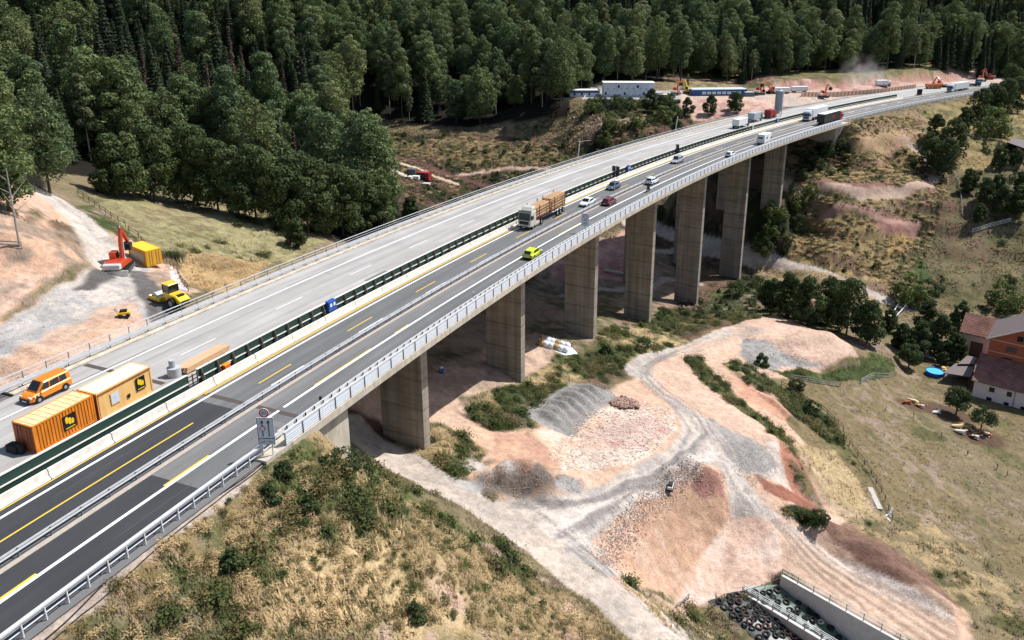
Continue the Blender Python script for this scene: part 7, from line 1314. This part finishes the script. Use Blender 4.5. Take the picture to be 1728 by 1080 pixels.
# ------------------------------------------------------------------ bulk bags, stones
bagm=mat('bag_fabric',lin(232,234,238),.7,var=.08);bagc=mat('bag_contents',lin(170,140,92),.8)
i=0
for r_ in range(2):
    for c2_ in range(6):
        g_=gp(913+c2_*8.2+r_*3,583+c2_*2.3-r_*7);e=empty('bulk_bag',(g_.x,g_.y,g_.z),R(-20)+rnd.uniform(-.2,.2),'white bulk bag with open flaps in the double row behind the second pier','bag','white bulk bags behind the second pier')
        B=MB();w_=.46;B.loft([[Vector((x_*w_*k,y_*w_*k,z_)) for x_,y_ in ((-1,-1),(0,-1.12),(1,-1),(1.12,0),(1,1),(0,1.12),(-1,1),(-1.12,0))] for z_,k in ((0,.9),(.3,1.05),(.8,1.),(1.0,.75),(1.1,.5))]);B.build('bag_body',bagm if (i%3) else bagc,e,smooth=True)
        B=MB()
        for a in range(6): t=a*1.05;B.add([(.2*math.cos(t),.2*math.sin(t),1.0),(.2*math.cos(t+.7),.2*math.sin(t+.7),1.0),(.5*math.cos(t+.4),.5*math.sin(t+.4),1.4)],[(0,1,2)])
        B.build('flap',bagm,e);i+=1
P=gps([(910,582),(952,600),(975,598),(965,588),(925,575)]);B=MB();B.add([Vector(p)+Vector((0,0,.12)) for p in P]+[Vector(p)-Vector((0,0,.1)) for p in P],[(0,1,2,3,4),(9,8,7,6,5)]+[(k,5+k,5+(k+1)%5,(k+1)%5) for k in range(5)]);tag(B.build('ground_sheet',bagm),'white sheet spread on the ground under the bulk bags','sheet')
def rockmesh(seed,m):
    g=np.random.default_rng(seed);import bmesh;bm=bmesh.new();bmesh.ops.create_icosphere(bm,subdivisions=1,radius=.5)
    for v in bm.verts: v.co=Vector((v.co.x*g.uniform(.7,1.3),v.co.y*g.uniform(.6,1.1),v.co.z*g.uniform(.5,.9)))
    me=bpy.data.meshes.new('rock');bm.to_mesh(me);bm.free();me.materials.append(m);return me
def rmat(name,cols): 
    m=bpy.data.materials.new(name);m.use_nodes=True;n,l=nodes(m);p=n['Principled BSDF'];p.inputs['Roughness'].default_value=.95;oi=n.new('ShaderNodeObjectInfo');cr=n.new('ShaderNodeValToRGB');el=cr.color_ramp.elements
    while len(el)<len(cols): el.new(.5)
    for i,c in enumerate(cols): el[i].position=i/(len(cols)-1.);el[i].color=(*lin(*c),1)
    l.new(oi.outputs['Random'],cr.inputs[0]);l.new(cr.outputs[0],p.inputs['Base Color']);return m
RK=rmat('rubble',[(140,104,92),(168,140,122),(118,86,78),(150,130,118),(176,146,128)]);RG_=rmat('gravel_stone',[(150,146,142),(118,114,112),(180,176,170),(136,128,122)]);RW_=rmat('pale_rubble',[(206,194,180),(190,172,158),(166,128,122),(196,174,150),(216,208,198)])
for k in range(3): PROTO['r%d'%k]=(rockmesh(k,RK),None);PROTO['g%d'%k]=(rockmesh(5+k,RG_),None);PROTO['w%d'%k]=(rockmesh(9+k,RW_),None)
def polyscatter(name,label,poly,n,kinds,s0,s1,xy=False,seed=1,cat='stones',wz=.1,vf=-1):
    P=np.array(poly,float) if xy else gps(poly)[:,:2];g=np.random.default_rng(seed);lo=P.min(0);hi=P.max(0);X=g.uniform(lo[0],hi[0],n);Y=g.uniform(lo[1],hi[1],n);ok=inpoly([tuple(p) for p in P],X,Y);X=X[ok];Y=Y[ok];kk=near_idx(X,Y);ok=veg[kk]>vf;X=X[ok];Y=Y[ok];Z=height(X,Y);sc=s0*(s1/s0)**(g.uniform(0,1,len(X))**1.6)
    return [(0,kinds[g.integers(0,len(kinds))],X[i],Y[i],Z[i]+sc[i]*wz,sc[i],g.uniform(0,6.28),g.uniform(.6,1.)) for i in range(len(X))]
def stuffrocks(name,label,groups):
    sp_=[t for g in groups for t in g];print(name,len(sp_));scatter(name,sp_,sorted(set(t[1] for t in sp_)),label,'stones')
LE=gps([(1176,786),(1150,800),(1120,820),(1092,845),(1060,880),(1035,910),(1010,945)])
edge=[]
for i in range(3200):
    k=rnd.randrange(len(LE)-1);t=rnd.random();p=LE[k]*(1-t)+LE[k+1]*t;X=p[0]+rnd.gauss(.2,.7);Y=p[1]+rnd.gauss(-.2,.7);sc=.08*(3.6**rnd.random());edge.append((0,rnd.choice(['r0','r1','r2','g0']),X,Y,hz(X,Y)+sc*.2,sc,rnd.uniform(0,6),rnd.uniform(.6,1)))
stuffrocks('rubble_edge','line of broken red stones along the edge of the haul road',[edge,polyscatter('','',[(1100,800),(1180,780),(1225,800),(1215,850),(1180,830)],1500,['r0','r1','r2'],.06,.26,seed=3)])
stuffrocks('gravel_stones','grey gravel covering the heaps and haul road edges',[polyscatter('','',[(915,715),(990,645),(1035,650),(1040,672),(960,722)],6000,['g0','g1','g2'],.07,.2,seed=4),polyscatter('','',[(810,830),(820,800),(900,790),(985,808),(985,830),(890,840)],3500,['g0','g1','r1'],.06,.18,seed=5),polyscatter('','',[(1225,745),(1280,750),(1315,800),(1270,825),(1235,790)],2600,['g0','g1','g2'],.07,.2,seed=6),polyscatter('','',[(960,930),(970,890),(1040,850),(1160,780),(1110,835),(1050,880),(1000,940)],3500,['g0','g1','g2'],.07,.22,seed=7),polyscatter('','',[(1225,600),(1300,575),(1380,618),(1310,625),(1300,650),(1260,640)],2500,['g0','g1','g2'],.08,.35,seed=8)])
stuffrocks('pale_rubble','white and pink broken rubble spread on the earth beside the gravel heap',[polyscatter('','',[(920,770),(980,700),(1060,670),(1130,690),(1140,720),(1110,755),(1040,790),(960,795)],9000,['w0','w1','w2'],.08,.4,seed=9)])
stuffrocks('brown_stones','small heap of brown stones on the pale rubble field',[polyscatter('','',[(1028,682),(1045,671),(1075,678),(1080,690),(1050,692)],700,['r0','r1'],.25,.7,seed=10,wz=.6),polyscatter('','',[(1140,520),(1155,505),(1180,512),(1178,525)],300,['r0','g1'],.25,.6,seed=11,wz=.5)])
stuffrocks('loose_stones','loose stones and clods scattered over the bare earth',[polyscatter('','',[(560,700),(900,560),(1080,640),(1300,530),(1450,600),(1400,800),(1600,950),(1640,1085),(1100,1085),(960,960),(700,815)],9000,['r0','r1','w0','g0'],.04,.16,seed=12),polyscatter('','',[(-20,640),(0,480),(140,430),(200,400),(320,480),(240,560),(140,610)],2500,['r0','r1','g0'],.04,.18,seed=13)])

# ------------------------------------------------------------------ things in the valley
g_=gp(716,303);e=cont('dark red container with open dark front in the valley behind the bridge',(g_.x,g_.y,g_.z),R(-20),4.5,mat('container_red',lin(150,40,48),.6,var=.15),mat('container_red',(1,1,1)),'shipping_container',True,2.6,door=0);B=MB();B.box(-1.9,.9,-1.26,-1.22,.2,2.4);B.build('front_shade_plate',blackp,e)  # black plate paints the shaded inside of the open front; box is closed
for px,py,c,lb,sz in ((696,296,(80,92,92),'grey cabin left of the dark red container',(3,2.2,2.2)),(702,303,(226,222,214),'white tank left of the dark red container',(2.4,1.4,1.2)),(690,302,(214,208,196),'pale pallet stack left of the dark red container',(2.2,2.,.9)),(716,312,(200,200,198),'white sheet stack in front of the dark red container',(4,1.6,.6))):
    g_=gp(px,py);e=empty('site_store',g_,R(-15),lb,'equipment');a,b,h_=sz;B=MB();B.box(-a/2,a/2,-b/2,b/2,.1,h_);B.build('body',mat('store_%d'%px,lin(*c),.7,var=.15),e,bevel=.08);B=MB();B.box(-a/2-.05,a/2+.05,-b/2-.05,b/2+.05,h_,h_+.1);B.build('cover',mat('store_%d'%px,(1,1,1)),e)
g_=gp(745,630);e=empty('blue_bin',g_,R(-20),'small blue bin with white label in the shade between the first two piers','bin');e.scale=(.5,.5,.45);B=MB();B.box(-.55,.55,-.55,.55,.1,2.1);B.build('cabin',bl,e,bevel=.05);B=MB();B.prism([(-.6,2.1),(.6,2.1),(0,2.35)],-.6,.6);B.build('roof',mat('toilet_roof',lin(226,230,234),.5),e);B=MB();B.box(-.32,.32,-.58,-.55,.2,1.9);B.build('door',mat('toilet_door',lin(60,110,180),.5),e);B=MB();B.box(-.18,.18,-.6,-.585,1.3,1.6);B.build('label_plate',wl,e)
P=gps([(1018,459),(1062,467)]);B=MB();B.cyl(Vector(P[0])+Vector((0,0,.6)),Vector(P[1])+Vector((0,0,.6)),.45,n=14);tag(B.build('drain_pipe',pale),'large white pipe lying on the red earth between the third and fourth pier','pipe')
g_=gp(1700,548)
for k,(px,py,cn,cc) in enumerate(((825,108,'white_paint',(1,1,1)),(862,110,'white_paint',(1,1,1)))):
    g_=gp(px,py);e=car(['white car parked on the forest road, left of the pair','white car parked on the forest road, right of the pair'][k],cn,cc,L=4.4);e.location=(g_.x,g_.y,g_.z+.05);e.rotation_euler=(0,0,R(10))

# ------------------------------------------------------------------ dry clumps on the slopes
_n=240;PROTO['u6']=(quads('weed',RG.normal(size=(_n,3))*[.45,.45,.16]+[0,0,.22],RG.normal(size=(_n,3))*.6+[.3,-.3,1.],RG.uniform(.08,.16,_n),tones(_n,.75,1.3),leafmat('straw_clumps',[(184,158,118),(200,176,134),(160,142,104)],.8,.4,True),3.),None)
def clumps(nm,label,groups):
    sp_=[t for g in groups for t in g];print(nm,len(sp_));scatter(nm,sp_,sorted(set(t[1] for t in sp_)),label,'weeds')
clumps('slope_weeds','straw and olive weed clumps covering the benches of the right slope',[polyscatter('','',[(1330,250),(1420,215),(1540,195),(1600,330),(1560,430),(1505,485),(1330,430)],5200,['u5','u6','u6','u4'],.4,1.2,seed=21,wz=0,vf=.7)])
clumps('terrace_weeds','dry weed clumps covering the terraces behind the bridge',[polyscatter('','',[(620,225),(960,232),(1150,190),(1100,235),(900,300),(760,348),(700,335)],3200,['u5','u6','u4'],.4,1.4,seed=22,wz=0,vf=.62)])
clumps('bank_weeds','straw clumps and low weeds on the foreground bank',[polyscatter('','',[(60,1080),(240,945),(430,800),(560,765),(700,850),(1060,1085)],4200,['u6','u6','u5','u5','u4'],.25,.75,seed=23,wz=0,vf=.5)])
